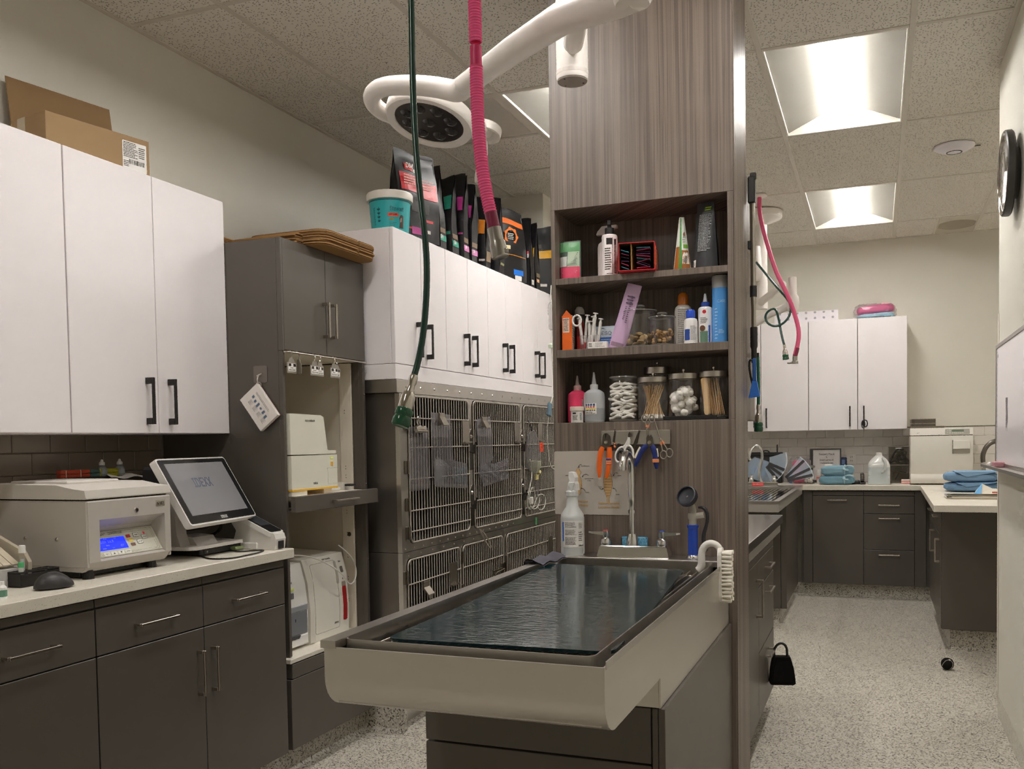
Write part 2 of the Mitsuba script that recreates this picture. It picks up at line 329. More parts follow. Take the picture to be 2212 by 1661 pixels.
# ================================================================ cabinets and counters
def pull(p0, p1, out, w=.010, t=.008, stand=.03, foot=.012, wide=None):
    """bar pull from p0 to p1 standing off along 'out'"""
    p0, p1, out = (np.asarray(v, float) for v in (p0, p1, out)); L = np.linalg.norm(p1-p0); d = (p1-p0)/L; sd = np.cross(out, d); wd = wide or w
    bar = box(0, L, -wd/2, wd/2, stand-t, stand, .0012)
    f0 = box(0, foot, -wd/2, wd/2, 0, stand-t, .001); f1 = box(L-foot, L, -wd/2, wd/2, 0, stand-t, .001)
    return basis(cat(bar, f0, f1), p0, d, sd, out)
NICKEL, BLACKM = 'b#b3aba0', '#191716'
# ---- white wall cabinets on the left
def wall_unit(name, label, y0, y1, doors, xf, xb, z0, z1, group, handles):
    t = Thing(name, label, 'wall cabinet', group)
    t.add('carcass', box(xb, xf-.021, y0+.0015, y1-.0015, z0, z1), WHITE)
    w = (y1-y0)/doors
    for k in range(doors):
        d = t.add('door', box(xf-.019, xf, y0+k*w+.0015, y0+(k+1)*w-.0015, z0+.001, z1-.001), WHITE)
        if k in handles:
            hy, hz0, hz1, dims = handles[k]
            t.add('handle', pull((xf, hy, hz0), (xf, hy, hz1), X_, **dims), BLACKM, on=d, label='black handle')
    return t
BIG = dict(wide=.024, t=.006, stand=.032, foot=.02)
BIGG = dict(w=.012, t=.007, stand=.034, foot=.022)
wall_unit('white_wall_cabinet', 'tall white wall cabinet at the left edge, nearest the camera, under the open cardboard box', 1.36, 2.203, 2, -2.40, LW, 1.36, 2.272, 'white wall cabinets on the left wall', {})
wall_unit('white_wall_cabinet', 'white wall cabinet with black handles, directly left of the dark tall cabinet', 2.205, 2.966, 2, -2.40, LW, 1.36, 2.272, 'white wall cabinets on the left wall',
          {0: (2.530, 1.392, 1.556, BIGG), 1: (2.638, 1.392, 1.556, BIGG)})
# ---- white wall cabinets above the cages
names = ['with the bucket on it, first above the cages', 'second above the cages, behind the green hose end', 'third above the cages', 'fourth above the cages, next to the wood column']
for k in range(4):
    y0 = 3.60+.525*k; ym = y0+.2625
    wall_unit('white_cage_cabinet', 'white two-door wall cabinet '+names[k], y0, y0+.525, 2, -2.0, -2.36, 1.668, 2.272, 'white wall cabinets above the cages',
              {0: (ym-.052, 1.708, 1.872, BIGG), 1: (ym+.05, 1.708, 1.872, BIGG)})
solo('white_fascia', cat(box(-2.36, -2.0, 3.60, 5.72, 1.598, 1.666), box(-2.36, -2.0, 5.70, 5.80, 1.60, 2.272)), WHITE, 'white filler board below the wall cabinets above the cages', 'filler board')
# ---- base cabinets on the left with two drawers and two doors, and a third bay cut by the frame
FX = -2.115
def base_unit(label, y0, y1, bays, hl):
    t = Thing('base_cabinet', label, 'base cabinet', 'dark base cabinets along the left counter')
    t.add('carcass', box(LW+.01, FX-.021, y0, y1, .12, .876), DARK); w = (y1-y0)/bays
    t.add('toe_kick', box(LW+.01, -2.2, y0, y1, 0, .12), DARK)
    for k in range(bays):
        a, b = y0+k*w+.0015, y0+(k+1)*w-.0015; ym = (a+b)/2
        t.add('top_rail', box(FX-.019, FX-.002, a, b, .848, .875), DARK)
        d = t.add('drawer', box(FX-.019, FX, a, b, .706, .842), DARK)
        t.add('handle', pull((FX, ym-.082, .770), (FX, ym+.082, .770), X_, w=.009, t=.007, stand=.032), NICKEL, on=d, label='brushed metal handle')
        d = t.add('door', box(FX-.019, FX, a, b, .127, .702), DARK)
        hy = a+.032 if (k % 2) == hl else b-.032
        t.add('handle', pull((FX, hy, .480), (FX, hy, .632), X_, w=.009, t=.007, stand=.032), NICKEL, on=d, label='brushed metal handle')
base_unit('dark grey base cabinet at the left edge, its right drawer with a long handle', 1.10, 2.0, 2, 1)
base_unit('dark grey base cabinet with two drawers over two doors, next to the open tall cabinet', 2.002, 2.905, 2, 1)
struct('baseboard_left', cove(-2.2, 3.60, -2.2, 1.0, .118, -1), 'floor_mat', 30)
struct('baseboard_left_return', cat(cove(-2.2, 3.60, -1.99, 3.60, .12, 1), box(-2.3, -2.0, 3.605, 3.64, 0, .13)), 'floor_mat', 30)
solo('left_countertop', box(LW+.006, -2.095, 1.1, 2.945, .876, .914, .0025), 'quartz', 'pale stone-look countertop on the dark base cabinets at the left', 'countertop')
# ---- tall dark cabinet with an open middle
ty0, ty1, tx, tz = 2.967, 3.575, -2.14, 2.112
t = Thing('tall_cabinet', 'tall dark grey cabinet with an open middle bay that holds the white analysers', 'tall cabinet')
t.add('side_panel', box(LW+.01, tx-.022, ty0, ty0+.019, .12, tz), DARK)
t.add('side_panel', box(LW+.01, tx-.022, ty1-.019, ty1, .12, tz), DARK)
t.add('side_edge', box(tx-.0215, tx, ty0, ty0+.012, 1.676, tz), DARK)
t.add('stile', box(tx-.022, tx-.003, ty0, ty0+.016, .48, 1.676), DARK)
t.add('stile', box(tx-.055, tx-.003, ty1-.018, ty1, .48, 1.676), DARK)
t.add('top', box(LW+.01, tx-.022, ty0+.019, ty1-.019, tz-.02, tz), DARK)
t.add('inner_wall', box(LW+.02, tx-.06, ty1-.024, ty1-.0195, .478, 1.67), 'm#cfc7b9', label='pale inner side wall')
t.add('inner_wall', box(LW+.02, tx-.03, ty0+.0195, ty0+.024, .478, 1.67), 'm#cfc7b9', label='pale inner side wall')
t.add('inner_back', box(LW+.02, LW+.026, ty0+.024, ty1-.024, .478, 1.67), 'm#cfc7b9', label='pale inner back wall')
t.add('ceiling_board', box(LW+.02, tx-.025, ty0+.02, ty1-.02, 1.676, 1.694), 'm#cfc7b9')
hs = t.add('perforated_strip', box(tx-.118, tx-.057, ty1-.034, ty1-.0245, .478, 1.672), '#e3dacb', label='cream strip with rows of peg holes')
for k, z in enumerate([.60, .70, .80, .90, 1.0, 1.16, 1.20, 1.45]):
    for dz in (0, .012): t.add('peg_hole', cyl((tx-.092, ty1-.0342, z+dz), (tx-.092, ty1-.033, z+dz), .0022, 8), 'm#3b342c', on=hs)
t.add('cable_hole', cyl((tx-.082, ty1-.0345, .905), (tx-.082, ty1-.033, .905), .010, 16), 'm#463f35', on=hs)
for z in (.79, 1.13, 1.53): t.add('screw', lathe([(0, .002), (.003, .0015), (.005, 0)], (tx-.003, ty1-.009, z), 10, (1, 0, 0)), 's#c9c4bb')
for k, (a, b) in enumerate(((ty0+.012, 3.2705), (3.2725, ty1))):
    d = t.add('door', box(tx-.019, tx, a+.001, b, 1.680, tz), DARK)
    hy = 3.252 if k == 0 else 3.305
    t.add('handle', pull((tx, hy, 1.752), (tx, hy, 1.897), X_, w=.010, t=.007, stand=.033, foot=.012), NICKEL, on=d, label='brushed metal handle')
t.add('badge_rail', tube([(tx-.001, ty0+.006, 1.671), (tx+.012, ty0+.02, 1.672), (tx+.012, ty1-.01, 1.672), (tx-.004, ty1+.004, 1.672)], .0035, 8), 'b#d6d0c6', 50, label='thin pale rail under the doors')
t.add('counter', box(LW+.02, tx+.02, ty0-.03, ty1, .460, .478, .002), 'quartz', label='white worktop of the lower bay')
d = t.add('drawer', box(tx-.019, tx+.019, ty0-.018, ty1, .400, .457), DARK)
t.add('lower_panel', box(tx-.019, tx+.018, ty0-.026, ty1, .123, .397), DARK)
t.add('toe_kick', box(LW+.01, -2.2, 2.906, ty1+.02, 0, .122), DARK)
s_ = Thing('pull_out_shelf', 'pull-out shelf with a dark front and bar handle under the upper analyser', 'shelf')
s_.add('board', box(-2.62, -2.101, ty0+.045, ty1-.045, 1.090, 1.108), '#dcd6cb')
fr = s_.add('front', box(-2.1, -2.078, 2.937, 3.556, 1.050, 1.112), DARK)
s_.add('handle', pull((-2.078, 3.19, 1.081), (-2.078, 3.36, 1.081), X_, w=.008, t=.006, stand=.028), NICKEL, on=fr, label='brushed metal handle')
for y in (ty0+.034, ty1-.036): s_.add('slide', cat(box(-2.66, -2.103, y-.006, y+.006, 1.064, 1.088), box(-2.66, -2.15, y-.010, y+.010, 1.05, 1.062)), 'b#8f8a82')
# ---- cages
t_strip = Thing('cage_top_strip', 'riveted stainless strip along the top of the cages below the white cabinets', 'metal strip')
t_strip.add('strip', box(-2.36, -1.998, 3.605, 5.75, 1.538, 1.597), STEEL)
for k in range(15): t_strip.add('rivet', lathe([(0, .0035), (.004, .0025), (.006, 0)], (-1.998, 3.69+.143*k, 1.567), 10, (1, 0, 0)), 's#d8d2c8')
def gate(t, y0, y1, z0, z1, xg, nv, hz, mid=None, card=None):
    """hinged wire gate: rounded frame rod, upright wires, cross wires"""
    g = t.add('gate', tube([(xg, *p) for p in rrect(y0, y1, z0, z1, .03, 4).exterior.coords[:-1]], .0042, 8, closed=True), '#a8a196', 60, label='stainless wire gate')
    w = cyl((xg, 0, z0), (xg, 0, z1), .0028, 6)
    for k in range(nv): t.add('wire', mv(w, y=y0+(y1-y0)*(k+1)/(nv+1)), '#b5aea3', 60, on=g)
    for z in hz: t.add('cross_wire', cyl((xg+.004, y0, z), (xg+.004, y1, z), .003, 6), '#b5aea3', 60, on=g)
    return g
def cage(label, y0, y1, z0, z1, gates, nh, hz):
    t = Thing('animal_cage', label, 'cage', 'stainless animal cages in two rows'); D = -2.70
    t.add('shell', cat(box(D, -2.02, y0+.004, y0+.008, z0, z1, 0), box(D, -2.02, y1-.008, y1-.004, z0, z1, 0), box(D, D+.004, y0+.008, y1-.008, z0, z1, 0), box(D+.004, -2.02, y0+.008, y1-.008, z0, z0+.004, 0), box(D+.004, -2.02, y0+.008, y1-.008, z1-.004, z1, 0)), 'cage_shaded_steel')
    fr = sbox(y0, z0, y1, z1)
    for a, b, c, d, n in gates: fr = fr.difference(rrect(a, b, c, d, .03, 4))
    t.add('face_frame', prism(fr, -2.02, -1.997, 'yz'), STEEL, label='brushed stainless face frame')
    for a, b, c, d, n in gates: gate(t, a+.006, b-.006, c+.006, d-.006, -1.992, n, hz)
    return t
scene['cage_shaded_steel'] = {'type': 'twosided', 'bsdf': {'type': 'principled', 'base_color': rgb((.17, .155, .14)), 'metallic': .8, 'roughness': .34}}  # stainless darkened in its base colour to stand for shade inside the cages
UP, LO = (.848, 1.532), (.34, .782)
hzu = [1.425, 1.29, 1.145, 1.0, .905]
cg = [cage('upper stainless cage at the left, two clear sleeves hung on its gate', 3.622, 4.372, .815, 1.536, [(3.690, 4.352, *UP, 22)], 22, hzu),
      cage('upper stainless cage in the middle, one clear sleeve hung on its gate', 4.374, 5.116, .815, 1.536, [(4.405, 5.092, *UP, 23)], 23, hzu),
      cage('upper stainless cage behind the fluid bag next to the wood column', 5.118, 5.80, .815, 1.536, [(5.143, 5.775, *UP, 22)], 22, hzu),
      cage('lower stainless cage at the left with a double gate', 3.622, 4.815, .12, .813, [(3.655, 4.222, *LO, 20), (4.245, 4.795, *LO, 20)], 20, [.665, .51, .42]),
      cage('lower stainless cage behind the towel end of the tub table', 4.817, 5.80, .12, .813, [(4.842, 5.775, *LO, 32)], 32, [.665, .51, .42])]
def hinge(t, y, z): t.add('hinge', cat(box(-1.997, -1.990, y-.012, y+.012, z-.03, z+.03), cyl((-1.988, y+.012, z-.03), (-1.988, y+.012, z+.03), .005, 8)), 'b#8d877d')
def plate_latch(t, y, z): 
    a = t.add('latch', prism(Polygon([(y-.045, z-.115), (y+.045, z-.115), (y+.045, z+.10), (y-.005, z+.10), (y-.045, z+.06)]), -1.997, -1.991, 'yz'), 'b#5f5a53', label='dark latch plate with a bolt')
    t.add('bolt', lathe([(0, .008), (.008, .006), (.011, 0)], (-1.991, y-.01, z+.06), 12, (1, 0, 0)), 's#d8d2c8', on=a)
    t.add('catch', prism(Polygon([(y-.045, z-.02), (y+.045, z+.03), (y+.03, z-.03)]), -1.991, -1.985, 'yz'), 'b#3f3b36', on=a)
for t_, y in ((cg[0], 4.387), (cg[1], 5.128)):
    for z in (1.28, .985): plate_latch(t_, y, z)
for z in (1.40, 1.20, 1.03, .9): hinge(cg[0], 3.668, z)
for z in (.70, .52): hinge(cg[3], 3.637, z)
for z in (.55, .72): hinge(cg[3], 4.2335, z)
for t_, y, z in ((cg[0], 4.30, 1.36), (cg[1], 5.02, 1.36), (cg[2], 5.42, 1.36), (cg[3], 4.12, .65), (cg[4], 5.58, .63)):
    c_ = t_.add('card_holder', cat(box(-1.986, -1.983, y-.042, y+.042, z-.06, z+.06, .0005), prism(Polygon([(-1.986, z-.06), (-1.968, z-.052), (-1.968, z-.046), (-1.983, z-.052)]), y-.042, y+.042, 'xz')), 'b#aaa399', label='small steel card holder')
for k in range(24): put(f'{cg[0].key if k < 8 else cg[1].key if k < 16 else cg[3].key}__rivet', lathe([(0, .003), (.004, .002), (.005, 0)], (-1.997, 3.65+.088*k if k < 16 else 3.68+.12*(k-16), .83 if k < 16 else .798), 8, (1, 0, 0)), 's#d8d2c8')
cg[3].add('plinth', box(-2.6, -2.066, 3.64, 5.8, 0, .12), STEEL, label='stainless plinth')
# ================================================================ wood column with the niche, tub table
PX0, PX1, PF, PB = -1.088, -.444, 3.115, 3.412
NX0, NX1, NZ0, NZ1, ND = -1.074, -.464, 1.374, 2.132, 3.375
t = col = Thing('wood_column', 'wide grey-brown wood-grain column with a niche of three open shelves', 'column')
t.add('front_panel', box(PX0, PX1, PF, PB-.002, NZ1, CZ, .001), 'wood')
t.add('front_panel', box(PX0, PX1, PF, PB-.002, 0, NZ0, .001), 'wood')
t.add('stile', box(PX0, NX0, PF, PB-.002, NZ0, NZ1, 0), 'wood'); t.add('stile', box(NX1, PX1-.0005, PF, PB-.002, NZ0, NZ1, 0), 'wood')
t.add('niche_back', box(NX0, NX1, ND, PB-.002, NZ0, NZ1, 0), 'wood')
t.add('edge_panel', box(PX1, PX1+.004, PF+.001, PB, 0, CZ, .001), 'wood', label='wood edge panel facing the aisle')
t.add('shelf', box(NX0, NX1, PF+.001, ND, 1.867, 1.889, .001), 'wood'); t.add('shelf', box(NX0, NX1, PF+.001, ND, 1.607, 1.635, .001), 'wood')
solo('wood_wall_box', box(-1.08, -.444, PB+.002, 3.655, 1.374, 2.27, .002), 'wood', 'wood-grain cupboard side behind the column, seen as a strip beside the telescopic pole', 'cupboard')
# ---- tub table
TX0, TX1, TY0, RZ, TB = -1.078, -.463, 1.597, .905, .757
TCY = 2.06
t = tub = Thing('tub_table', 'stainless tub table with a white-grey apron, cantilevered from the wood column', 'wet table')
r = .07
def front_prof(th):                                   # cross-section of the apron's front and belly, (y, z), thickness inwards
    o = [(TY0+.004, RZ-.014)]+[(TY0+.004+r-r*math.cos(a), TB+r-r*math.sin(a)) for a in np.linspace(0, math.pi/2, 10)]+[(2.985, TB)]
    i = [(y, z) for y, z in [(2.985, TB+th)]+[(TY0+.004+r-(r-th)*math.cos(a), TB+r-(r-th)*math.sin(a)) for a in np.linspace(math.pi/2, 0, 10)]+[(TY0+.004+th, RZ-.014)]]
    return Polygon(o+i)
APR = 'apron'
scene['apron'] = {'type': 'twosided', 'bsdf': {'type': 'principled', 'base_color': rgb('#d3cec6'), 'roughness': .36, 'metallic': .8, 'specular': .5}}
t.add('apron', prism(front_prof(.004), TX0+.006, TX1-.005, 'yz'), APR, 35, label='pale apron with a rounded lower front edge')
sd = Polygon([(TY0+.004, RZ-.014)]+[(TY0+.004+r-r*math.cos(a), TB+r-r*math.sin(a)) for a in np.linspace(0, math.pi/2, 10)]+[(TCY, TB), (TCY, .686), (3.10, .686), (3.10, RZ-.014)])
for x in (TX0+.006, TX1-.009): t.add('side_panel', prism(sd, x, x+.004, 'yz'), APR)
t.add('skirt', box(TX0+.01, TX1-.009, TCY, TCY+.006, .686, TB), APR)
ri = .036
rim = sbox(TX0, TY0, TX1, 3.11).difference(rrect(TX0+ri, TY0+ri, TX1-ri, 2.985, .02))
t.add('rim', prism(rim, RZ-.016, RZ), STEEL, label='brushed stainless rim')
t.add('rim_lip', cat(box(TX0-.0005, TX0+.002, TY0-.0005, 3.10, RZ-.0165, RZ-.0005), box(TX1-.002, TX1+.0005, TY0-.0005, 3.10, RZ-.0165, RZ-.0005)), STEEL)
wl = rrect(TX0+ri-.003, TX1-ri+.003, TY0+ri-.003, 2.988, .02); ring = wl.difference(rrect(TX0+ri, TX1-ri, TY0+ri, 2.985, .02))
t.add('basin_wall', prism(ring, TB+.02, RZ-.002), STEEL); t.add('basin_floor', box(TX0+.02, TX1-.02, TY0+.03, 2.99, TB+.012, TB+.02), STEEL)
t.add('backsplash_deck', box(TX0+.02, TX1-.02, 2.99, 3.113, RZ, RZ+.003, .001), STEEL, label='stainless tap deck')
g = Thing('tub_grate', 'steel rod grate lying in the tub table under the dark mat', 'grate')
for k in range(20):
    x = TX0+ri+.022+k*((TX1-TX0-2*ri-.044)/19); g.add('rod', cyl((x, TY0+ri+.006, RZ-.032), (x, 2.978, RZ-.032), .0035, 8), 's#c9c2b6', 60)
for y in (1.68, 2.3, 2.93): g.add('cross_rod', cyl((TX0+ri+.01, y, RZ-.0385), (TX1-ri-.01, y, RZ-.0385), .003, 8), 's#c9c2b6', 60)
# dark glossy mat, slightly warped
gx, gy = 40, 90; P = Polygon([(-.992, 1.715), (-.49, 1.735), (-.492, 1.80), (-.574, 2.885), (-1.02, 2.885), (-1.03, 2.80)]).buffer(-.03).buffer(.03, quad_segs=6)
m = trimesh.creation.extrude_polygon(P, .007, engine='earcut')
m = m.subdivide_to_size(.04); v = m.vertices; v[:, 2] += RZ-.0275+.006*np.clip((v[:, 1]-1.7), 0, 1.2)*np.clip((-.5-v[:, 0])/.5, 0, 1)+.003*np.sin(v[:, 1]*5)+.003
solo('rubber_mat', m, 'rubber', 'glossy dark teal rippled mat lying on the grate of the tub table', 'mat', 40)
# base cabinet under it
t = Thing('tub_base_cabinet', 'dark base cabinet under the tub table with drawer fronts facing the camera', 'base cabinet')
t.add('carcass', box(-1.07, TX1-.013, TCY+.026, 3.105, .10, .684), DARK); t.add('toe_kick', box(-1.05, TX1-.04, TCY+.09, 3.1, 0, .10), DARK)
t.add('end_panel', box(TX1-.012, TX1+.004, TCY+.004, 3.10, .02, .684), DARK)
for z0, z1 in ((.55, .683), (.33, .545), (.11, .325)): t.add('drawer', box(-1.083, TX1-.030, TCY+.006, TCY+.025, z0, z1), DARK)
t.add('stile', box(TX1-.027, TX1-.013, TCY+.004, TCY+.025, .02, .683), DARK)
# ---- cabinets and steel counter behind the column, facing the aisle
SX = -.468
t = Thing('aisle_base_cabinet', 'dark base cabinet behind the column, its doors and drawers facing the aisle', 'base cabinet')
t.add('carcass', box(-1.05, SX-.02, 3.42, 4.53, .10, .83), DARK); t.add('toe_kick', box(-1.05, SX-.09, 3.45, 4.50, 0, .10), DARK)
t.add('upper_rail', box(SX-.02, SX, 3.42, 4.53, .79, .833), DARK)
d = t.add('door', box(SX-.019, SX, 3.42, 3.93, .105, .787), DARK); t.add('handle', pull((SX, 3.86, .56), (SX, 3.86, .72), X_, w=.009, stand=.03), NICKEL, on=d, label='brushed metal handle')
for z0, z1, hz in ((.675, .787, .73), (.395, .67, .62), (.105, .39, .33)):
    d = t.add('drawer', box(SX-.019, SX, 3.935, 4.53, z0, z1), DARK)
    t.add('handle', pull((SX, 4.16, hz), (SX, 4.33, hz), X_, w=.008, stand=.03), NICKEL, on=d, label='brushed metal handle')
t = Thing('steel_counter', 'stainless steel counter behind the column with a pale edge band below its rim', 'counter')
t.add('top', box(-1.06, -.447, PB+.004, 4.80, .872, .914, .003), 'counter_steel'); t.add('edge_band', box(-1.04, -.452, PB+.02, 4.72, .835, .871), 'apron')
scene['counter_steel'] = {'type': 'twosided', 'bsdf': {'type': 'principled', 'base_color': rgb((.58, .57, .55)), 'metallic': 1.0, 'roughness': .13}}
# ---- second tub table at the back
t = Thing('rear_tub_table', 'second tub table with a grated top, at the far end behind the column', 'wet table')
a0, a1, b0, b1 = -1.19, -.56, 5.78, 7.70
t.add('apron', cat(box(a0+.004, a1-.004, b0+.004, b0+.01, .847, .9, .002), box(a1-.01, a1-.004, b0+.01, b1, .847, .9, .002), box(a0+.004, a0+.01, b0+.01, b1, .847, .9, .002)), APR)
t.add('rim', prism(sbox(a0, b0, a1, b1).difference(sbox(a0+.035, b0+.05, a1-.035, b1-.28)), .9, .916), STEEL)
t.add('basin', box(a0+.02, a1-.02, b0+.02, b1-.05, .86, .865), 'b#5a554e')
gr = prism(unary_union([sbox(a0+.03, b0+.045+k*.036, a1-.03, b0+.045+k*.036+.014) for k in range(44)]+[sbox(a0+.03+k*.03, b0+.05, a0+.03+k*.03+.012, b1-.28) for k in range(19)]), .892, .900)
t.add('grate', gr, 's#c8c1b5', label='open steel grate')
solo('sponge', rot(cat(box(-.94, -.80, 6.15, 6.23, .9005, .925, .008)), 3, Z_, (-.87, 6.2, 0)), 'm#cdb98a', 'flat tan sponge lying on the grate of the second tub table', 'sponge')
t = Thing('rear_tub_cabinet', 'dark cabinet under the second tub table, at the far end behind the column', 'base cabinet')
t.add('carcass', box(-1.16, -.60, 6.55, 7.70, .115, .846), DARK); t.add('front', box(-1.16, -.625, 6.53, 6.549, .115, .846), DARK); t.add('stile', box(-.623, -.585, 6.53, 6.549, .115, .846), DARK)
struct('baseboard_rear_tub', cat(box(-1.12, -.64, 6.6, 7.7, 0, .115, 0), cove(-1.12, 6.6, -.64, 6.6, .11, 1), cove(-.64, 6.6, -.64, 7.7, .11, 1)), 'floor_mat', 30)
# ---- back counter run
YB = 7.745
t = Thing('back_base_cabinet', 'dark base cabinet below the back counter with one tall door and three drawers', 'base cabinet')
t.add('carcass', box(-.58, 2.3, YB+.02, BW-.02, .115, .876), DARK); t.add('toe_kick', box(-.58, 2.3, YB+.07, BW-.02, 0, .115), DARK)
for a, b, z0, z1, n in ((-.56, -.49, .115, .872, 'filler'), (-.486, -.1, .833, .866, 'rail'), (-.097, .275, .833, .866, 'rail'), (.278, .36, .115, .872, 'filler')): t.add(n, box(a, b, YB, YB+.019, z0, z1), DARK)
d = t.add('door', box(-.486, -.1, YB, YB+.019, .118, .83), DARK); t.add('handle', pull((-.375, YB, .795), (-.225, YB, .795), -Y_, w=.009, stand=.03), NICKEL, on=d, label='brushed metal handle')
for z0, z1, hz in ((.69, .83, .757), (.402, .687, .652), (.118, .399, .362)):
    d = t.add('drawer', box(-.097, .275, YB, YB+.019, z0, z1), DARK); t.add('handle', pull((.012, YB, hz), (.168, YB, hz), -Y_, w=.009, stand=.03), NICKEL, on=d, label='brushed metal handle')
struct('baseboard_back', cove(-.64, YB+.069, .5, YB+.069, .11, 1), 'floor_mat', 30)
ct = Polygon([(-1.9, 7.705), (.318, 7.705), (.318, 7.67), (.297, 5.56), (2.38, 5.56), (2.38, 8.35), (-1.9, 8.35)]).difference(sbox(a0-.01, 7.6, a1+.002, 7.70))
solo('back_countertop', prism(ct, .878, .914), 'quartz', 'pale countertop running along the back wall and turning toward the camera at the right', 'countertop')
t = Thing('right_base_cabinet', 'dark base cabinet under the short return of the back counter, end panel facing the camera', 'base cabinet')
t.add('carcass', box(.382, 2.3, 6.02, 7.74, .135, .876), DARK); t.add('end_panel', box(.366, 2.3, 6.0, 6.018, .135, .876), DARK); t.add('stile', box(.362, .381, 6.0195, 6.10, .135, .874), DARK)
for a, b, z0, z1 in ((6.105, 6.68, .70, .87), (6.105, 6.68, .14, .695), (6.685, 7.2, .70, .87), (6.685, 7.2, .14, .695)):
    d = t.add('door' if z0 < .5 else 'drawer', box(.362, .381, a, b, z0, z1), DARK)
    if z0 > .5: t.add('handle', pull((.362, (a+b)/2-.08, .79), (.362, (a+b)/2+.08, .79), -X_, w=.009, stand=.03), NICKEL, on=d, label='brushed metal handle')
    else: t.add('handle', pull((.362, a+.05, .52), (.362, a+.05, .67), -X_, w=.009, stand=.03), NICKEL, on=d, label='brushed metal handle')
struct('baseboard_right_cabinet', cat(box(.42, 2.3, 6.07, 7.74, 0, .134, 0), cove(.42, 6.07, 2.3, 6.07, .12, 1), cove(.42, 7.74, .42, 6.07, .12, 1)), 'floor_mat', 30)
# white wall cabinets at the back
CB = 8.03
def back_unit(label, x0, x1, hx, hside):
    t = Thing('back_wall_cabinet', label, 'wall cabinet', 'white wall cabinets on the back wall')
    t.add('carcass', box(x0+.001, x1-.001, CB+.021, BW-.011, 1.362, 2.275), WHITE)
    d = t.add('door', box(x0+.0015, x1-.0015, CB, CB+.019, 1.362, 2.275), WHITE)
    t.add('handle', pull((hx, CB, 1.39), (hx, CB, 1.557), -Y_, w=.011, t=.008, stand=.03), BLACKM, on=d, label='thin black handle')
back_unit('white wall cabinet at the back, partly hidden behind the column', -1.33, -.925, -.98, 0)
back_unit('white wall cabinet at the back behind the two hanging hoses', -.923, -.535, -.878, 0)
back_unit('middle white wall cabinet at the back between the hoses and the one with scissors', -.533, -.147, -.206, 0)
back_unit('rightmost white wall cabinet at the back, scissors hung on its handle', -.145, .233, -.098, 0)
# ================================================================ things on the left counter
CT = .914
# centrifuge
t = Thing('centrifuge', 'grey bench centrifuge with a lit blue display on the left counter', 'centrifuge')
fx, cx, c0, c1 = -2.205, -2.70, 2.068, 2.416
body = Polygon([(cx, .945), (fx-.05, .936), (fx-.03, .936), (fx, .966), (fx, 1.148), (fx-.004, 1.152), (cx, 1.152)])
side = Polygon([(c0+.012, 0), (c1-.012, 0), (c1, .012), (c1, .6), (c0, .6), (c0, .012)])
GREY = '#b9b4ad'
b0_ = prism(body, c0+.004, c0+.046, 'xz'); b1_ = prism(body, c1-.03, c1-.004, 'xz')
low = Polygon([(cx, .945), (fx-.05, .936), (fx-.03, .936), (fx, .966), (fx-.012, .972), (fx-.06, 1.05), (cx, 1.05)])
top_ = Polygon([(cx, 1.05), (fx-.06, 1.05), (fx-.052, 1.066), (fx, 1.093), (fx, 1.148), (fx-.004, 1.152), (cx, 1.152)])
t.add('body', cat(b0_, b1_, prism(low, c0+.046, c1-.03, 'xz'), prism(top_, c0+.046, c1-.03, 'xz'), box(cx, fx-.003, c0, c0+.008, .95, 1.15, .003), box(cx, fx-.003, c1-.008, c1, .95, 1.15, .003)), GREY)
t.add('lid', prism(Polygon([(cx-.01, 1.157), (fx-.002, 1.157), (fx, 1.160), (fx-.006, 1.184), (fx-.05, 1.188), (fx-.12, 1.200), (cx+.06, 1.203), (cx-.01, 1.19)]), c0-.002, c1+.002, 'xz'), '#cdc8c1')
t.add('lid_top', box(cx+.10, fx-.15, c0+.07, c1-.07, 1.198, 1.209, .004), '#d6d1ca')
t.add('gap', box(cx+.01, fx-.01, c0+.01, c1-.01, 1.150, 1.159, 0), '#1b1a19')
t.add('hinge_bracket', box(cx-.02, cx+.03, c0+.004, c1-.004, 1.09, 1.16, .006), '#a8a39c')
for x, y in ((fx-.035, c0+.03), (fx-.045, c1-.05), (cx+.05, c0+.05), (cx+.05, c1-.05)): t.add('foot', cyl((x, y, CT), (x, y, .94), .018, 14, .014), '#171615')
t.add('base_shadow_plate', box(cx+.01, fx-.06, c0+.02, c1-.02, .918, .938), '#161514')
for x in (-2.33, -2.46, -2.58): t.add('screw', lathe([(0, .003), (.005, .002), (.0065, 0)], (x, c0, 1.035), 10, (0, -1, 0)), 's#cfcac2', 50)
t.add('lock', cat(lathe([(0, .004), (.007, .004), (.0085, 0)], (fx, 2.262, 1.112), 14, X_)), 's#d2cdc5', 40); t.add('lock_slot', lathe([(0, .0048), (.003, .0045)], (fx, 2.263, 1.112), 8, X_), '#151413')
bd = t.add('badge', box(fx, fx+.002, 2.348, 2.387, 1.118, 1.137, .0006), 's#d8d4cd', label='small silver badge with black letters')
t.add('badge_print', cat(text('VET', .008, (fx+.002, 2.362, 1.1235), Y_, Z_, bold=True), basis(cat(prism(Point(.004, .012).buffer(.002), 0, .0004), prism(Point(.0075, .008).buffer(.0025), 0, .0004)), (fx+.002, 2.349, 1.117), Y_, Z_, X_)), '#1a1a1c', on=bd)
po = np.array([fx-.011, c0+.047, .9725]); pv = np.array([-.048, 0, .078]); PL = np.linalg.norm(pv); pv /= PL; pn = np.cross(Y_, pv)
def onp(m): return basis(m, po, Y_, pv, pn)
PWd = c1-.03-c0-.046
pan = t.add('control_panel', onp(box(.002, PWd-.002, .002, PL-.001, 0, .0015, .0005)), '#c9c7b8', label='cream control panel with keys and printed name')
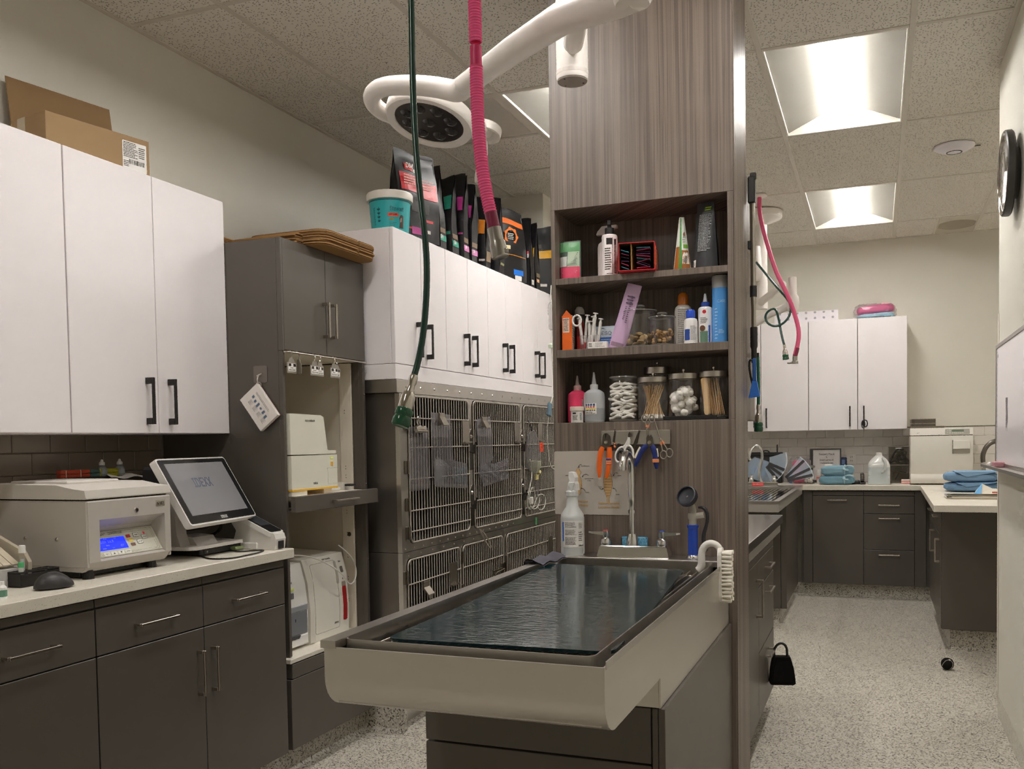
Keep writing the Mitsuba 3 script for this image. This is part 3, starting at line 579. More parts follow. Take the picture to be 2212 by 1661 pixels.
fr_ = lambda x0, x1, y0, y1, w: prism(rrect(x0, x1, y0, y1, .006).difference(rrect(x0+w, x1-w, y0+w, y1-w, .0055)), .0015, .0018)
t.add('printed_lines', onp(cat(fr_(.008, PWd-.012, .006, PL-.006, .0006), fr_(.014, PWd-.019, .010, PL-.013, .0006))), '#5c5a50', on=pan)
t.add('printed_name', cat(text('PowerSpin™', .0075, po+Y_*.010+pv*(PL-.0155)+pn*.0016, Y_, pv, width=.058), text('CENTRIFUGE', .0085, po+Y_*.078+pv*(PL-.0155)+pn*.0016, Y_, pv, width=.058)), '#2a2926', on=pan)
t.add('display_frame', onp(prism(rrect(.012, .137, .020, .068, .004), .0015, .0026)), '#c2c8d4', on=pan)
t.add('display', onp(box(.016, .133, .023, .065, .0026, .0032, 0)), 'g#1026f0', on=pan, label='lit blue display', emitter={'type': 'area', 'radiance': {'type': 'rgb', 'value': [.006, .016, .62]}})
g_ = [text(s, h, po+Y_*(.02+x)+pv*y+pn*.0033, Y_, pv) for s, h, x, y in (('SPEED', .0028, .03, .060), ('TIME', .0028, .07, .060), ('2.500  14.8', .008, .004, .048), ('RPM', .004, .03, .037), ('07', .007, .085, .030), ('0000', .004, .012, .027), ('0.2', .004, .05, .027))]
t.add('display_digits', cat(*g_), '#9fb2ff', on=pan)
for k, s in enumerate(('SET', '▲', '▼', 'ENTER')):
    u = .027+k*.0285
    kk = t.add('key', onp(prism(rrect(u, u+.024, .0045, .0165, .003), .0016, .0026)), '#e3e2da', on=pan)
    if k in (1, 2): pr = onp(prism(Polygon([(u+.008, .0075), (u+.016, .0075), (u+.012, .0135)] if k == 1 else [(u+.008, .0135), (u+.012, .0075), (u+.016, .0135)]), .0026, .003))
    else: pr = text(s, .0042, po+Y_*(u+.004)+pv*.0085+pn*.0026, Y_, pv, width=.016)
    t.add('key_print', pr, '#222222', on=pan)
for u, v, c in ((.143, .058, '#a81f2b'), (.1455, .042, '#dfc33a'), (.1485, .027, '#6a3f2c')): t.add('key', onp(prism(rrect(u, u+.018, v, v+.0105, .002), .0016, .0028)), c, on=pan)
for u, v, s in ((.173, .056, 'START'), (.205, .046, 'OPEN'), (.178, .031, 'STOP')):
    t.add('key', onp(prism(rrect(u, u+.024, v, v+.0155, .003), .0016, .0026).copy()), '#5b5b55', on=pan); t.add('key', onp(prism(rrect(u+.0012, u+.0228, v+.0012, v+.0143, .0025), .0026, .003)), '#e3e2da', on=pan)
    t.add('key_print', text(s, .004, po+Y_*(u+.004)+pv*(v+.0055)+pn*.003, Y_, pv, width=.016), '#333333', on=pan)
t.add('power_light', onp(lathe([(0, .003), (.003, .0025), (.0045, 0)], (.222, .068, .0015), 12)), 'g#ff5a6e', 40, on=pan, label='lit red power light')
# clear riser with dropper bottles, stickers and a sheet of paper, behind the centrifuge
t = Thing('acrylic_riser', 'small dark clear acrylic riser against the tiles behind the centrifuge', 'riser')
t.add('top', box(-2.735, -2.60, 2.30, 2.715, 1.204, 1.209), 'smoke'); 
for y in (2.303, 2.50, 2.71): t.add('leg', box(-2.735, -2.60, y-.0025, y+.0025, CT, 1.204), 'smoke')
t.add('edge', box(-2.6005, -2.598, 2.30, 2.715, 1.2035, 1.2095, .0003), '#2a2522')
scene['smoke'] = {'type': 'thindielectric', 'int_ior': 1.5, 'specular_transmittance': rgb((.55, .53, .5))}
for y, k in ((2.532, 0), (2.615, 1)):
    b = Thing('dropper_bottle', 'clear dropper bottle with a white tip on the riser, nearer the screen' if k else 'clear dropper bottle with a white tip on the riser, next to the coloured labels', 'bottle', 'dropper bottles on the acrylic riser')
    b.add('bottle', lathe([(0, 0), (.016, 0), (.017, .002), (.017, .026), (.012, .033), (.009, .036), (.012, .038), (.009, .040), (0, .040)], (-2.62, y, 1.2095), 18), 'g#8f9598', 40)
    b.add('liquid_label', lathe([(.0173, .008), (.0173, .022)], (-2.62, y, 1.2095), 18), '#a9b0b4', 40)
    b.add('cap', lathe([(.0105, .040), (.0105, .049), (.006, .052), (.004, .060), (0, .061)], (-2.62, y, 1.2095), 14), '#e8e8e8', 40)
t = Thing('label_roll_box', 'flat pack of orange, teal and yellow stickers lying on the acrylic riser', 'stickers')
for a, b, c in ((2.343, 2.47, '#b5442a'), (2.471, 2.512, '#4c6a68'), (2.513, 2.60, '#b8b22e')):
    t.add('sticker_pad', cat(box(-2.63, -2.61, a, b, 1.2095, 1.221), box(-2.63, -2.61, a, b, 1.223, 1.236)), c)
t.add('divider', cat(*[box(-2.631, -2.6095, y-.0015, y+.0015, 1.2097, 1.2362, .0003) for y in (2.366, 2.428)]), '#d8c9b8')
pg = np.array([(x, y) for x in np.linspace(-2.66, -2.575, 6) for y in np.linspace(2.53, 2.73, 12)])
pz = 1.2125+.004*np.sin(pg[:, 1]*60)-np.clip(pg[:, 0]+2.598, 0, 1)*.5-np.clip(pg[:, 1]-2.70, 0, 1)*.4
ptri = [(i*12+j, i*12+j+1, (i+1)*12+j) for i in range(5) for j in range(11)]+[(i*12+j+1, (i+1)*12+j+1, (i+1)*12+j) for i in range(5) for j in range(11)]
solo('paper_sheet', trimesh.Trimesh(np.column_stack([pg, pz]), ptri, process=False), 'm#d9d5cf', 'loose white paper sheet curling over the edge of the acrylic riser', 'paper', 60)
# touch screen on its stand
mc, mn, mex = np.array([-2.261, 2.668, 1.156]), np.array([.853, .126, .507]), np.array([-.1455, .9894, 0]); mey = np.cross(mn, mex); MW, MH = .435, .2647
def onm(m): return basis(m, mc-mex*MW/2-mey*MH/2, mex, mey, mn)
t = Thing('touch_screen', 'white-framed touch screen with a grey logo page on the left counter', 'monitor')
t.add('housing', onm(prism(rrect(0, MW, 0, MH, .012), -.026, 0)), '#dcd9d5')
t.add('bezel', onm(prism(rrect(.006, MW-.006, .006, MH-.006, .009), 0, .0012)), 'g#191a1c', label='black bezel')
scr = t.add('screen', onm(box(.035, MW-.035, .036, MH-.022, .0012, .0016, 0)), 'screen', label='pale grey lit screen')
scene['screen'] = {'type': 'principled', 'base_color': rgb('#8c8c90'), 'roughness': .12, 'specular': .5}
def logo(h, w, o, ex, ey):                          # the letters I D E X X cut by a horizontal slit
    m = meshkit.text_mesh('IDEXX', h, .0004, True); m.vertices[:, 0] *= w/m.vertices[:, 0].max(); ex, ey = np.array(ex), np.array(ey)
    return basis(m, o, ex, ey, np.cross(ex, ey))
t.add('screen_logo', logo(.036, .118, mc+mex*(-.075)+mey*(.012)+mn*.0017, mex, mey), '#5d6478', on=scr)
t.add('bezel_logo', logo(.011, .042, mc+mex*(-.02)+mey*(-MH/2+.012)+mn*.0014, mex, mey), '#d8d8d8', on=scr)
nk = Polygon([(-2.36, .957), (-2.30, .957), (-2.315, 1.0), (-2.325, 1.09), (-2.30, 1.12), (-2.36, 1.14), (-2.40, 1.10), (-2.39, 1.0)])
t.add('neck', prism(nk, 2.56, 2.61, 'xz'), '#b9b5b0'); t.add('neck', prism(Polygon([(-2.36, .957), (-2.27, .957), (-2.29, .985), (-2.36, .99)]), 2.61, 2.72, 'xz'), '#b9b5b0')
t.add('rear_box', box(-2.46, -2.36, 2.55, 2.80, 1.0, 1.24, .01), '#2a2a2b'); t.add('foot_plate', prism(Polygon([(-2.50, 2.50), (-2.255, 2.55), (-2.235, 2.57), (-2.245, 2.83), (-2.5, 2.86)]), .945, .957), '#d5d2cd')
for y in (2.56, 2.80): t.add('stand_leg', box(-2.46, -2.40, y-.01, y+.01, CT, .945), '#222222')
t.add('cable', tube(spline([(-2.38, 2.76, 1.07), (-2.33, 2.80, 1.03), (-2.36, 2.84, .99), (-2.42, 2.80, .96)], 16), .006, 8), '#1b1b1b', 40)
t = Thing('mini_computer', 'flat black mini computer lying under the touch screen stand', 'computer')
t.add('case', box(-2.47, -2.275, 2.63, 2.86, CT+.002, .942, .003), '#1d1d1e'); t.add('port_plate', box(-2.276, -2.273, 2.65, 2.84, .92, .936, .0005), '#2c2c2e')
t.add('power_button', cyl((-2.274, 2.665, .928), (-2.272, 2.665, .928), .004, 10), '#8a8a8a'); t.add('plug', box(-2.274, -2.245, 2.79, 2.835, .921, .932, .002), '#8a9a6a', label='green plug')
solo('black_cable', tube(spline([(-2.26, 2.775, .924), (-2.225, 2.775, .917), (-2.20, 2.80, .917), (-2.16, 2.835, .917), (-2.135, 2.80, .917), (-2.115, 2.67, .917), (-2.12, 2.60, .917), (-2.16, 2.575, .917), (-2.23, 2.60, .917), (-2.29, 2.64, .917)], 60), .0028, 8), '#141414', 'thin black cable looping over the countertop in front of the touch screen', 'cable', 50)
# hand-held reader in its cradle
t = Thing('handheld_reader', 'small white reader with a black sloping screen at the end of the left counter', 'reader')
sec = Polygon([(-2.37, CT+.001), (-2.125, CT+.001), (-2.118, .955), (-2.125, .975), (-2.15, .985), (-2.285, 1.045), (-2.31, 1.04), (-2.325, 1.022), (-2.30, .985), (-2.315, .945), (-2.37, .943)])
t.add('cradle', prism(sec, 2.862, 2.925, 'xz'), '#dedbd6'); t.add('lower_block', box(-2.37, -2.20, 2.855, 2.932, CT+.001, .942, .004), '#dedbd6')
sd_ = np.array([.135, 0, -.060]); sd_ /= np.linalg.norm(sd_)
sn = np.cross(Y_, -sd_); sn = sn if sn[2] > 0 else -sn
o_ = np.array([-2.298, 2.854, 1.040])
rd = t.add('reader_body', basis(prism(rrect(0, .082, 0, .178, .014), -.012, .006), o_, Y_, sd_, np.cross(Y_, sd_)), '#e4e2de')
nn = np.cross(Y_, sd_); sg = 1 if nn[2] > 0 else -1
t.add('black_face', basis(prism(rrect(.006, .076, .008, .170, .010), .006 if sg > 0 else -.014, .0075 if sg > 0 else -.012), o_, Y_, sd_, nn), 'g#17181a', on=rd)
t.add('screen', basis(box(.012, .070, .03, .115, .0075 if sg > 0 else -.0148, .0082 if sg > 0 else -.014, 0), o_, Y_, sd_, nn), 'g#3a3d42', on=rd)
t.add('port', box(-2.121, -2.115, 2.878, 2.910, .918, .948, .002), '#202124')
# mouse, tube rack, slide tray, vial at the left edge
mp = np.array([-2.185, 1.925, CT])
m = trimesh.creation.icosphere(3); v = m.vertices.copy(); v[:, 0] *= .034; v[:, 1] *= .056; v[:, 2] = np.where(v[:, 2] < 0, v[:, 2]*.006, v[:, 2]*.036*(1+.15*np.cos(v[:, 1]*26)-.25*(v[:, 1]/.056)))
m.vertices = v+[0, 0, .006]; t = Thing('computer_mouse', 'dark grey computer mouse on the left counter in front of the tube rack', 'mouse')
t.add('shell', mv(rot(m, -14), *mp), '#2e2d2e', 60); t.add('top_cover', mv(rot(mv(trimesh.Trimesh(v*[.78, .9, 1.03], m.faces), 0, .004, .006), -14), *mp), 'g#3a3a3d', 60)
t = Thing('tube_rack', 'black tube rack standing behind the computer mouse', 'tube rack'); ry0, ry1, rx0, rx1 = 1.90, 2.035, -2.335, -2.285
hol = sbox(rx0, ry0, rx1, ry1).difference(unary_union([Point(rx0+.0125+.025*i, ry0+.014+.0265*j).buffer(.0085, quad_segs=4) for i in range(2) for j in range(5)]))
t.add('top_plate', prism(hol, .955, .959), '#1b1a1a'); t.add('mid_plate', prism(hol, .934, .937), '#1b1a1a'); t.add('base_plate', box(rx0, rx1, ry0, ry1, CT+.0005, .918), '#1b1a1a')
for y in (ry0, ry1-.004): t.add('end_wall', box(rx0, rx1, y, y+.004, .918, .955), '#1b1a1a')
t.add('front_wall', box(rx1-.003, rx1, ry0+.004, ry1-.004, .918, .952), '#1b1a1a')
t = Thing('sample_tube', 'clear tube with a white screw cap standing tall in the black tube rack', 'tube')
t.add('glass', lathe([(0, 0), (.006, .003), (.0075, .012), (.0075, .09)], (-2.3225, 1.9405, .922), 14), 'clear', 40); t.add('fill', lathe([(0, .004), (.0055, .01), (.0055, .07), (0, .07)], (-2.3225, 1.9405, .922), 12), '#c9cbc8', 40)
t.add('cap', lathe([(.0095, .088), (.0095, .108), (.008, .110), (0, .110)], (-2.3225, 1.9405, .922), 16), '#e9e8e4', 40)
t = Thing('sample_tube', 'short tube with a green cap standing in the black tube rack', 'tube')
t.add('tube', lathe([(0, 0), (.007, .004), (.007, .045), (0, .045)], (-2.2975, 1.914, .928), 12), '#cfd3cd', 40); t.add('cap', lathe([(.008, .044), (.008, .058), (0, .059)], (-2.2975, 1.914, .928), 14), '#4fae72', 40)
t = Thing('slide_tray', 'cream slide tray with a ribbed sloping top at the left end of the counter', 'tray')
t.add('body', prism(Polygon([(-2.52, CT+.001), (-2.335, CT+.001), (-2.335, .965), (-2.36, .968), (-2.50, 1.06), (-2.52, 1.06)]), 1.70, 1.955, 'xz'), '#bfbdbb'); 
t.add('end_board', prism(Polygon([(-2.55, CT+.001), (-2.33, CT+.001), (-2.325, .98), (-2.345, 1.01), (-2.45, 1.055), (-2.55, 1.06)]), 1.962, 1.975, 'xz'), '#b7ae9c')
for k in range(9): t.add('rib', mv(prism(Polygon([(-2.35, .972), (-2.34, .978), (-2.49, 1.072), (-2.50, 1.062)]), 1.705+.027*k, 1.729+.027*k, 'xz')), '#cfc5b0')
t = Thing('white_vial', 'small white vial with a green-printed label at the left edge of the counter', 'vial')
t.add('vial', lathe([(0, 0), (.014, 0), (.014, .03), (.008, .037), (.008, .046), (0, .046)], (-2.178, 1.752, CT), 16), '#e8e8e6', 40); t.add('label_print', lathe([(.0142, .006), (.0142, .024)], (-2.178, 1.752, CT), 16), '#5f8a76', 40)
# cardboard box on the cabinets
bx = np.array([math.sin(math.radians(0)), 0, 0]); d1 = np.array([-2.432+2.502, 2.612-2.236, 0]); W_ = np.linalg.norm(d1); d1 /= W_; d2 = np.array([-d1[1], d1[0], 0]); BO = np.array([-2.502, 2.236, 2.2725]); BH, BD = .131, .20
def onb(m): return basis(m, BO, d1, d2, Z_)
CARD = 'm#9c8262'
t = Thing('cardboard_box', 'open brown cardboard box lying on the white wall cabinets, shipping label on its side', 'box')
th = .004
t.add('front', onb(box(0, W_, 0, th, 0, BH, .0008)), CARD); t.add('back', onb(box(0, W_, BD-th, BD, 0, BH, .0008)), CARD); t.add('end', onb(box(0, th, th, BD-th, 0, BH, .0008)), CARD); t.add('end', onb(box(W_-th, W_, th, BD-th, 0, BH, .0008)), CARD); t.add('bottom', onb(box(th, W_-th, th, BD-th, .001, .005, 0)), CARD)
t.add('flap', onb(rot(box(.0, W_, BD-th, BD, BH, BH+.16, .0008), -9, X_, (0, BD, BH))), 'm#866c4e', label='raised back flap'); t.add('tape', onb(box(-.0006, 0, .115, .16, 0, BH+.001, 0)), 'f#b9ac98', label='strip of packing tape')
lb = t.add('shipping_label', onb(mv(basis(prism(rrect(W_-.107, W_-.012, .012, .112, .004), 0, .0006), (0, 0, 0), X_, Z_, -Y_), 0, 0, 0)), 'm#e9e7e4', label='white shipping label with print and a barcode')
lo = BO-d2*.0007; g = np.random.default_rng(5)
t.add('label_print', cat(lines(W_-.104, W_-.045, .055, .109, 10, 1, lo, d1, Z_), lines(W_-.043, W_-.016, .06, .10, 6, 2, lo, d1, Z_), lines(W_-.104, W_-.08, .022, .045, 4, 3, lo, d1, Z_),
    basis(cat(*[box(W_-.082+.0022*k, W_-.082+.0022*k+.0004+.0012*g.random(), .034, .050, 0, .0003, 0) for k in range(28)]), lo, d1, Z_, -d2)), '#26241f', on=lb)
# ================================================================ things in and on the tall cabinet, the cages and the cabinets above
ty0, ty1, tx, tz = 2.967, 3.575, -2.14, 2.112
def screw_dot(t, p, ax, on=None): t.add('screw', lathe([(0, .002), (.004, .001)], p, 8, ax), 's#c9c4bb', on=on)
# upper analyser on the pull-out shelf
ax = -2.13; OW = '#dcdacb'
t = Thing('white_analyser', 'white analyser with a yellow base line, on the pull-out shelf of the tall cabinet', 'analyser')
t.add('upper_housing', prism(Polygon([(2.99, 1.272), (3.25, 1.272), (3.25, 1.287), (3.246, 1.290), (3.222, 1.424), (3.20, 1.431), (2.99, 1.434)]), -2.50, ax-.002, 'yz'), OW, 30)
t.add('side_step', prism(Polygon([(3.25, 1.272), (3.312, 1.272), (3.312, 1.286), (3.25, 1.287)]), -2.48, ax-.004, 'yz'), OW)
t.add('lower_housing', prism(Polygon([(2.99, 1.136), (3.313, 1.136), (3.313, 1.268), (2.99, 1.268)]), -2.50, ax, 'yz'), OW)
t.add('yellow_band', box(-2.49, ax+.002, 2.99, 3.314, 1.128, 1.136, .001), '#dcae3c', label='yellow line round the base'); t.add('foot', box(-2.45, ax-.005, 2.995, 3.10, 1.108, 1.128), '#e8e5da'); t.add('foot', box(-2.45, ax-.02, 3.24, 3.30, 1.108, 1.128), '#e8e5da')
t.add('lamp', box(ax, ax+.0015, 3.262, 3.282, 1.2505, 1.2575, .0003), 'g#e6f25a', label='green lit status lamp'); t.add('button', box(ax, ax+.002, 3.264, 3.280, 1.222, 1.240, .0005), '#e6b23c', label='yellow button')
t.add('door_line', cat(box(ax-.0005, ax+.0006, 3.235, 3.313, 1.212, 1.2135, 0), box(ax-.0005, ax+.0006, 3.24, 3.313, 1.147, 1.148, 0), box(ax-.0005, ax+.0006, 3.24, 3.2408, 1.147, 1.212, 0)), '#a5a295')
t.add('printed_name', cat(text('IDEXX', .007, (ax-.001, 3.09, 1.404), Y_, Z_, width=.024), text('SediVue Dx', .0075, (ax-.001, 3.117, 1.404), Y_, Z_, bold=True, width=.04)), '#4a4a48')
t.add('logo', logo(.008, .032, (ax+.0003, 3.135, 1.150), Y_, Z_), '#3d3d3c')
t = Thing('blue_reagent_bottle', 'small blue-grey bottle with a dark cap beside the white analyser', 'bottle')
t.add('body', box(-2.26, -2.225, 3.345, 3.385, 1.168, 1.212, .006), '#7f8cc0'); t.add('neck', cyl((-2.2425, 3.365, 1.212), (-2.2425, 3.365, 1.222), .012, 14), '#cfd0d6', 40); t.add('cap', cyl((-2.24, 3.37, 1.228), (-2.19, 3.385, 1.232), .011, 14), '#2d3158', 40); t.add('stand', box(-2.275, -2.205, 3.335, 3.405, 1.125, 1.168, .004), '#d9d6cd'); t.add('base', box(-2.29, -2.19, 3.33, 3.43, 1.108, 1.125, .004), '#d9d6cd')
t = Thing('pipette_rest', 'white rest with a black pipette tip beside the white analyser', 'rest')
t.add('block', prism(Polygon([(3.44, 1.108), (3.53, 1.108), (3.515, 1.135), (3.44, 1.145)]), -2.26, -2.19, 'yz'), '#e0dcd2'); t.add('tip', box(-2.185, -2.15, 3.45, 3.49, 1.126, 1.136, .003), '#1d1c1b')
# two lower analysers
lx = -2.205; LZ = .478
t = Thing('chemistry_analyser', 'narrow white analyser with a dark grey lower door, in the tall cabinet', 'analyser')
pr_ = Polygon([(-2.66, LZ+.012), (lx, LZ+.012), (lx+.004, .64), (lx-.008, .74), (lx-.03, .822), (-2.66, .835)])
t.add('housing', prism(pr_, 2.995, 3.178, 'xz'), '#dddcd8', 40); t.add('grey_front', box(lx-.006, lx+.0055, 3.0, 3.172, .536, .632, .003), '#6d7075', label='dark grey lower front'); t.add('grey_band', box(lx-.004, lx+.007, 3.0, 3.174, .632, .655, .002), '#888b90')
t.add('drawer', box(lx-.05, lx+.006, 2.998, 3.176, LZ+.012, .534, .004), '#e4e3df'); t.add('drawer_grip', prism(Polygon([(3.03, .534), (3.12, .534), (3.11, .522), (3.04, .522)]), lx-.02, lx+.008, 'yz'), '#3c3d40')
for y in (3.01, 3.165): t.add('foot', box(lx-.05, lx-.015, y-.01, y+.01, LZ, LZ+.013), '#cfcdc8')
t.add('lamp', box(lx-.004, lx+.0015, 3.066, 3.09, .722, .729, .0003), 'g#d9e85a', label='green lit status lamp'); t.add('button', box(lx-.004, lx+.003, 3.067, 3.086, .688, .712, .003), '#5d5f63')
t.add('logo', logo(.008, .034, (lx-.0095, 3.055, .748), Y_, Z_), '#4a4a4c'); t.add('printed_name', cat(text('IDEXX', .006, (lx-.0255, 3.012, .806), Y_, Z_, width=.02), text('Catalyst One', .0065, (lx-.0255, 3.035, .806), Y_, Z_, bold=True, width=.045)), '#4a4a4c')
t.add('keyhole', box(lx+.005, lx+.0062, 3.085, 3.090, .592, .604, 0), '#222326')
t = Thing('blood_analyser', 'wide white analyser with a red level window in the lower bay of the tall cabinet', 'analyser')
h = prism(Polygon([(-2.66, LZ), (lx, LZ), (lx+.004, .60), (lx-.006, .74), (lx-.03, .83), (-2.66, .845)]), 3.186, 3.492, 'xz'); t.add('housing', h, '#dfdcd2', 40)
t.add('left_column', prism(Polygon([(-2.6, LZ+.006), (lx+.008, LZ+.006), (lx+.01, .62), (lx-.002, .74), (lx-.028, .826), (-2.6, .83)]), 3.186, 3.222, 'xz'), '#d4d0c6', 40)
dl = prism(rrect(3.232, 3.418, .51, .805, .012).difference(rrect(3.2336, 3.4164, .5116, .8034, .011)), 0, .0012)
def onl(m): # sheet in (y, z) laid on the bowed front
    v = m.vertices.copy(); z = v[:, 1]; x = np.interp(z, [LZ, .60, .74, .83], [lx, lx+.004, lx-.006, lx-.03])
    return trimesh.Trimesh(np.column_stack([x+v[:, 2], v[:, 0], z]), m.faces, process=False)
t.add('door_line', onl(dl.subdivide_to_size(.05)), '#a29e94'); t.add('door_grip', onl(prism(rrect(3.408, 3.424, .70, .80, .007), 0, .002).subdivide_to_size(.03)), '#a8a49a')
t.add('level_window', onl(prism(rrect(3.446, 3.474, .535, .685, .006), 0, .003).subdivide_to_size(.03)), 'g#a32a2c', label='tall red level window'); t.add('window_top', onl(prism(rrect(3.446, 3.474, .682, .705, .005), 0, .0025)), '#8f897c')
t.add('button', onl(prism(rrect(3.448, 3.466, .745, .772, .006), 0, .003)), '#6b6861'); t.add('printed_name', cat(onl(meshkit_t('IDEXX', .006, 3.33, .812, .018)), onl(meshkit_t('ProCyte Dx', .0065, 3.352, .812, .04)), onl(meshkit_t('IDEXX', .006, 3.446, .79, .018)), onl(meshkit_t('IDEXX', .007, 3.375, .531, .032)), onl(prism(Polygon([(3.456, .722), (3.459, .715), (3.453, .715)]), 0, .002))), '#4c4a46')
solo('white_cable', tube(spline([(-2.5, 3.03, .848), (-2.32, 3.12, .852), (-2.21, 3.23, .838), (-2.165, 3.31, .79), (-2.155, 3.38, .74), (-2.16, 3.43, .70), (-2.17, 3.475, .695), (-2.18, 3.52, .72), (-2.19, 3.53, .77), (-2.21, 3.51, .82), (-2.25, 3.49, .86)], 60), .0032, 8), '#d9d6ce', 'thin white cable looping in front of the two lower analysers', 'cable', 50)
# badge cards on the rail
for k, (y, yaw, who) in enumerate(((3.0, 0, 'leftmost of the row'), (3.052, 55, 'second, turned edge on'), (3.155, 0, 'third from the left'), (3.20, 6, 'fourth from the left'), (3.298, 0, 'fifth from the left'), (3.325, 8, 'last of the row'))):
    t = Thing('badge_card', 'clear badge holder with a printed card on the thin rail, '+who, 'badge', 'badge cards on the rail'); c = (-2.124-.004*(k % 2), y, 1.66)
    R = lambda m: rot(m, yaw, Z_, c)
    hw = .030; x = c[0]
    t.add('holder', R(prism(sbox(y-hw, 1.590, y+hw, 1.632).union(Polygon([(y-.02, 1.632), (y+.02, 1.632), (y+.012, 1.648), (y-.012, 1.648)])), x-.001, x+.001, 'yz')), '#8c867c')
    cd = t.add('card', R(box(x+.001, x+.0018, y-hw+.006, y+hw-.004, 1.597, 1.628, 0)), 'm#f0ece8'); t.add('print', R(cat(box(x+.0018, x+.0022, y-hw+.008, y-.006, 1.616, 1.627, 0), box(x+.0018, x+.0022, y+.008, y+hw-.006, 1.616, 1.627, 0), text('BLOOD', .0055, (x+.0018, y-.02, 1.600), Y_, Z_, bold=True, width=.04), lines(y-.012, y+.012, 1.608, 1.613, 1, k, (x+.0018, 0, 0), Y_, Z_))), '#1b1a19', on=cd)
    t.add('clip', R(cat(tube(spline([(x, y, 1.645), (x+.003, y+.002, 1.655), (x+.002, y, 1.668), (x-.006, y, 1.677), (x-.010, y, 1.668)], 14), .0022, 6), lathe([(0, .003), (.004, .002), (.005, 0)], (x+.001, y, 1.652), 8, X_))), 's#d8d4cc', 40)
# hook with the pad of cards on the side of the tall cabinet
t = Thing('adhesive_hook', 'clear square adhesive hook stuck to the side of the tall cabinet', 'hook')
t.add('plate', basis(prism(rrect(-2.277, -2.214, 1.556, 1.622, .006), 0, .0012), (0, 2.9655, 0), X_, Z_, -Y_), '#6d655f'); t.add('hook', tube(spline([(-2.245, 2.963, 1.585), (-2.246, 2.952, 1.580), (-2.247, 2.948, 1.562), (-2.247, 2.952, 1.552), (-2.247, 2.957, 1.556)], 14), .0025, 6), 's#d5d0c8', 40)
t.add('cross', cyl((-2.256, 2.957, 1.582), (-2.232, 2.957, 1.590), .0028, 8), 's#d5d0c8', 40)
t = Thing('card_pad', 'thick pad of white printed cards hanging aslant from the hook on the tall cabinet', 'card pad')
pe = np.array([.092, 0, -.122]); pe /= np.linalg.norm(pe); pf_ = np.array([pe[2], 0, -pe[0]]); po_ = np.array([-2.247, 2.955, 1.545])   # pe runs along the long side, pf_ across
def onc(m): return basis(m, po_, pe, pf_, np.cross(pe, pf_))
sgn = 1 if np.cross(pe, pf_)[1] < 0 else -1
for k in range(6): t.add('card', onc(box(-.006, .150, -.004, .098, sgn*(.0035*k-.008), sgn*(.0035*k-.008+.0028), .0004)), 'm#7a5a5a' if k == 0 else 'm#e6e0db')
zz = sgn*.0125
t.add('print', cat(*[onc(m) for m in (box(.02, .115, .016, .0172, zz, zz+sgn*.0003, 0), box(.02, .115, .021, .0222, zz, zz+sgn*.0003, 0))]), '#5c5a58')
g = np.random.default_rng(3)
t.add('pictures', cat(*[onc(mv(box(.02+.019*k, .03+.019*k, .034+.004*(k % 2), .046+.004*(k % 3), zz, zz+sgn*.0003, 0))) for k in range(6)]), '#5a6b86'); t.add('small_print', cat(*[onc(box(.025+.03*a, .045+.03*a-.006*(b % 2), .055+.004*b, .0565+.004*b, zz, zz+sgn*.0003, 0)) for a in range(4) for b in range(5)]), '#8a8583')
t.add('ring', tube([po_+np.array([.012*math.cos(a), -.0, .010*math.sin(a)+.002]) for a in np.linspace(0, 2*math.pi, 21)[:-1]], .0016, 6, closed=True), 's#cfcac2', 40)
# folded cardboard boxes on the tall cabinet
g = np.random.default_rng(11)
def carton(label, x0, x1, y0, y1, n, rz, notch, ang=0):
    t = Thing('folded_carton_stack', label, 'cardboard', 'flattened cartons on the tall cabinet'); c = ((x0+x1)/2, (y0+y1)/2, 0)
    for k in range(n):
        dx, dy = g.uniform(-.006, .006, 2); P = rrect(x0+dx, x1+dx, y0+dy, y1+dy, rz, 3)
        if notch: P = P.difference(Polygon([(x1+.02, notch-.012), (x1-.03, notch), (x1+.02, notch+.012)]))
        t.add('carton', rot(prism(P, 2.1125+.0052*k, 2.1125+.0052*k+.0045), ang, Z_, c), ('m#8b6a45', 'm#9a774f', 'm#7f6040')[k % 3])
carton('thick stack of flattened brown cartons overhanging the doors of the tall cabinet', -2.43, -2.055, 3.14, 3.56, 12, .05, 3.40)
carton('low stack of flattened brown cartons at the wall side of the tall cabinet top', -2.72, -2.46, 2.985, 3.32, 8, .02, None)
carton('thin middle layer of flattened brown cartons on the tall cabinet', -2.46, -2.15, 3.09, 3.135, 8, .01, None)
# bucket of treats
bc = (-2.086, 3.735, 2.2725)
t = Thing('treat_bucket', 'turquoise bucket of dog treats with a white lid, above the cages', 'bucket')
R0, R1, H0 = .084, .096, .155
t.add('pail', lathe([(0, 0), (R0, 0), (R1, H0)], bc, 44), 'f#2fa5aa', 40)
def onbk(m):                                     # sheet (arc length, height) wrapped on the pail; 0 faces the camera
    v = m.vertices; r = R0+(R1-R0)*v[:, 1]/H0+v[:, 2]; a = v[:, 0]/.09-math.pi/2+.45
    return trimesh.Trimesh(np.column_stack([bc[0]+r*np.cos(a), bc[1]+r*np.sin(a), bc[2]+v[:, 1]]), m.faces, process=False)
def sh(p, d=.0006): return onbk(prism(p, .0002, d).subdivide_to_size(.012))
t.add('lid', lathe([(.092, .142), (.104, .142), (.106, .150), (.106, .172), (.102, .178), (.085, .177), (.082, .173), (0, .173)], bc, 44), '#e7e2d9', 40, label='white lid'); t.add('dark_line', lathe([(R1-.0015, H0-.022), (R1-.001, H0-.018)], (bc[0], bc[1], bc[2]), 44, sx=1.01, sy=1.01), '#154a5a', 40)
tx_ = lambda s, h_, x, y, w, b=False: onbk(meshkit_t(s, h_, x, y, w, b).subdivide_to_size(.01))
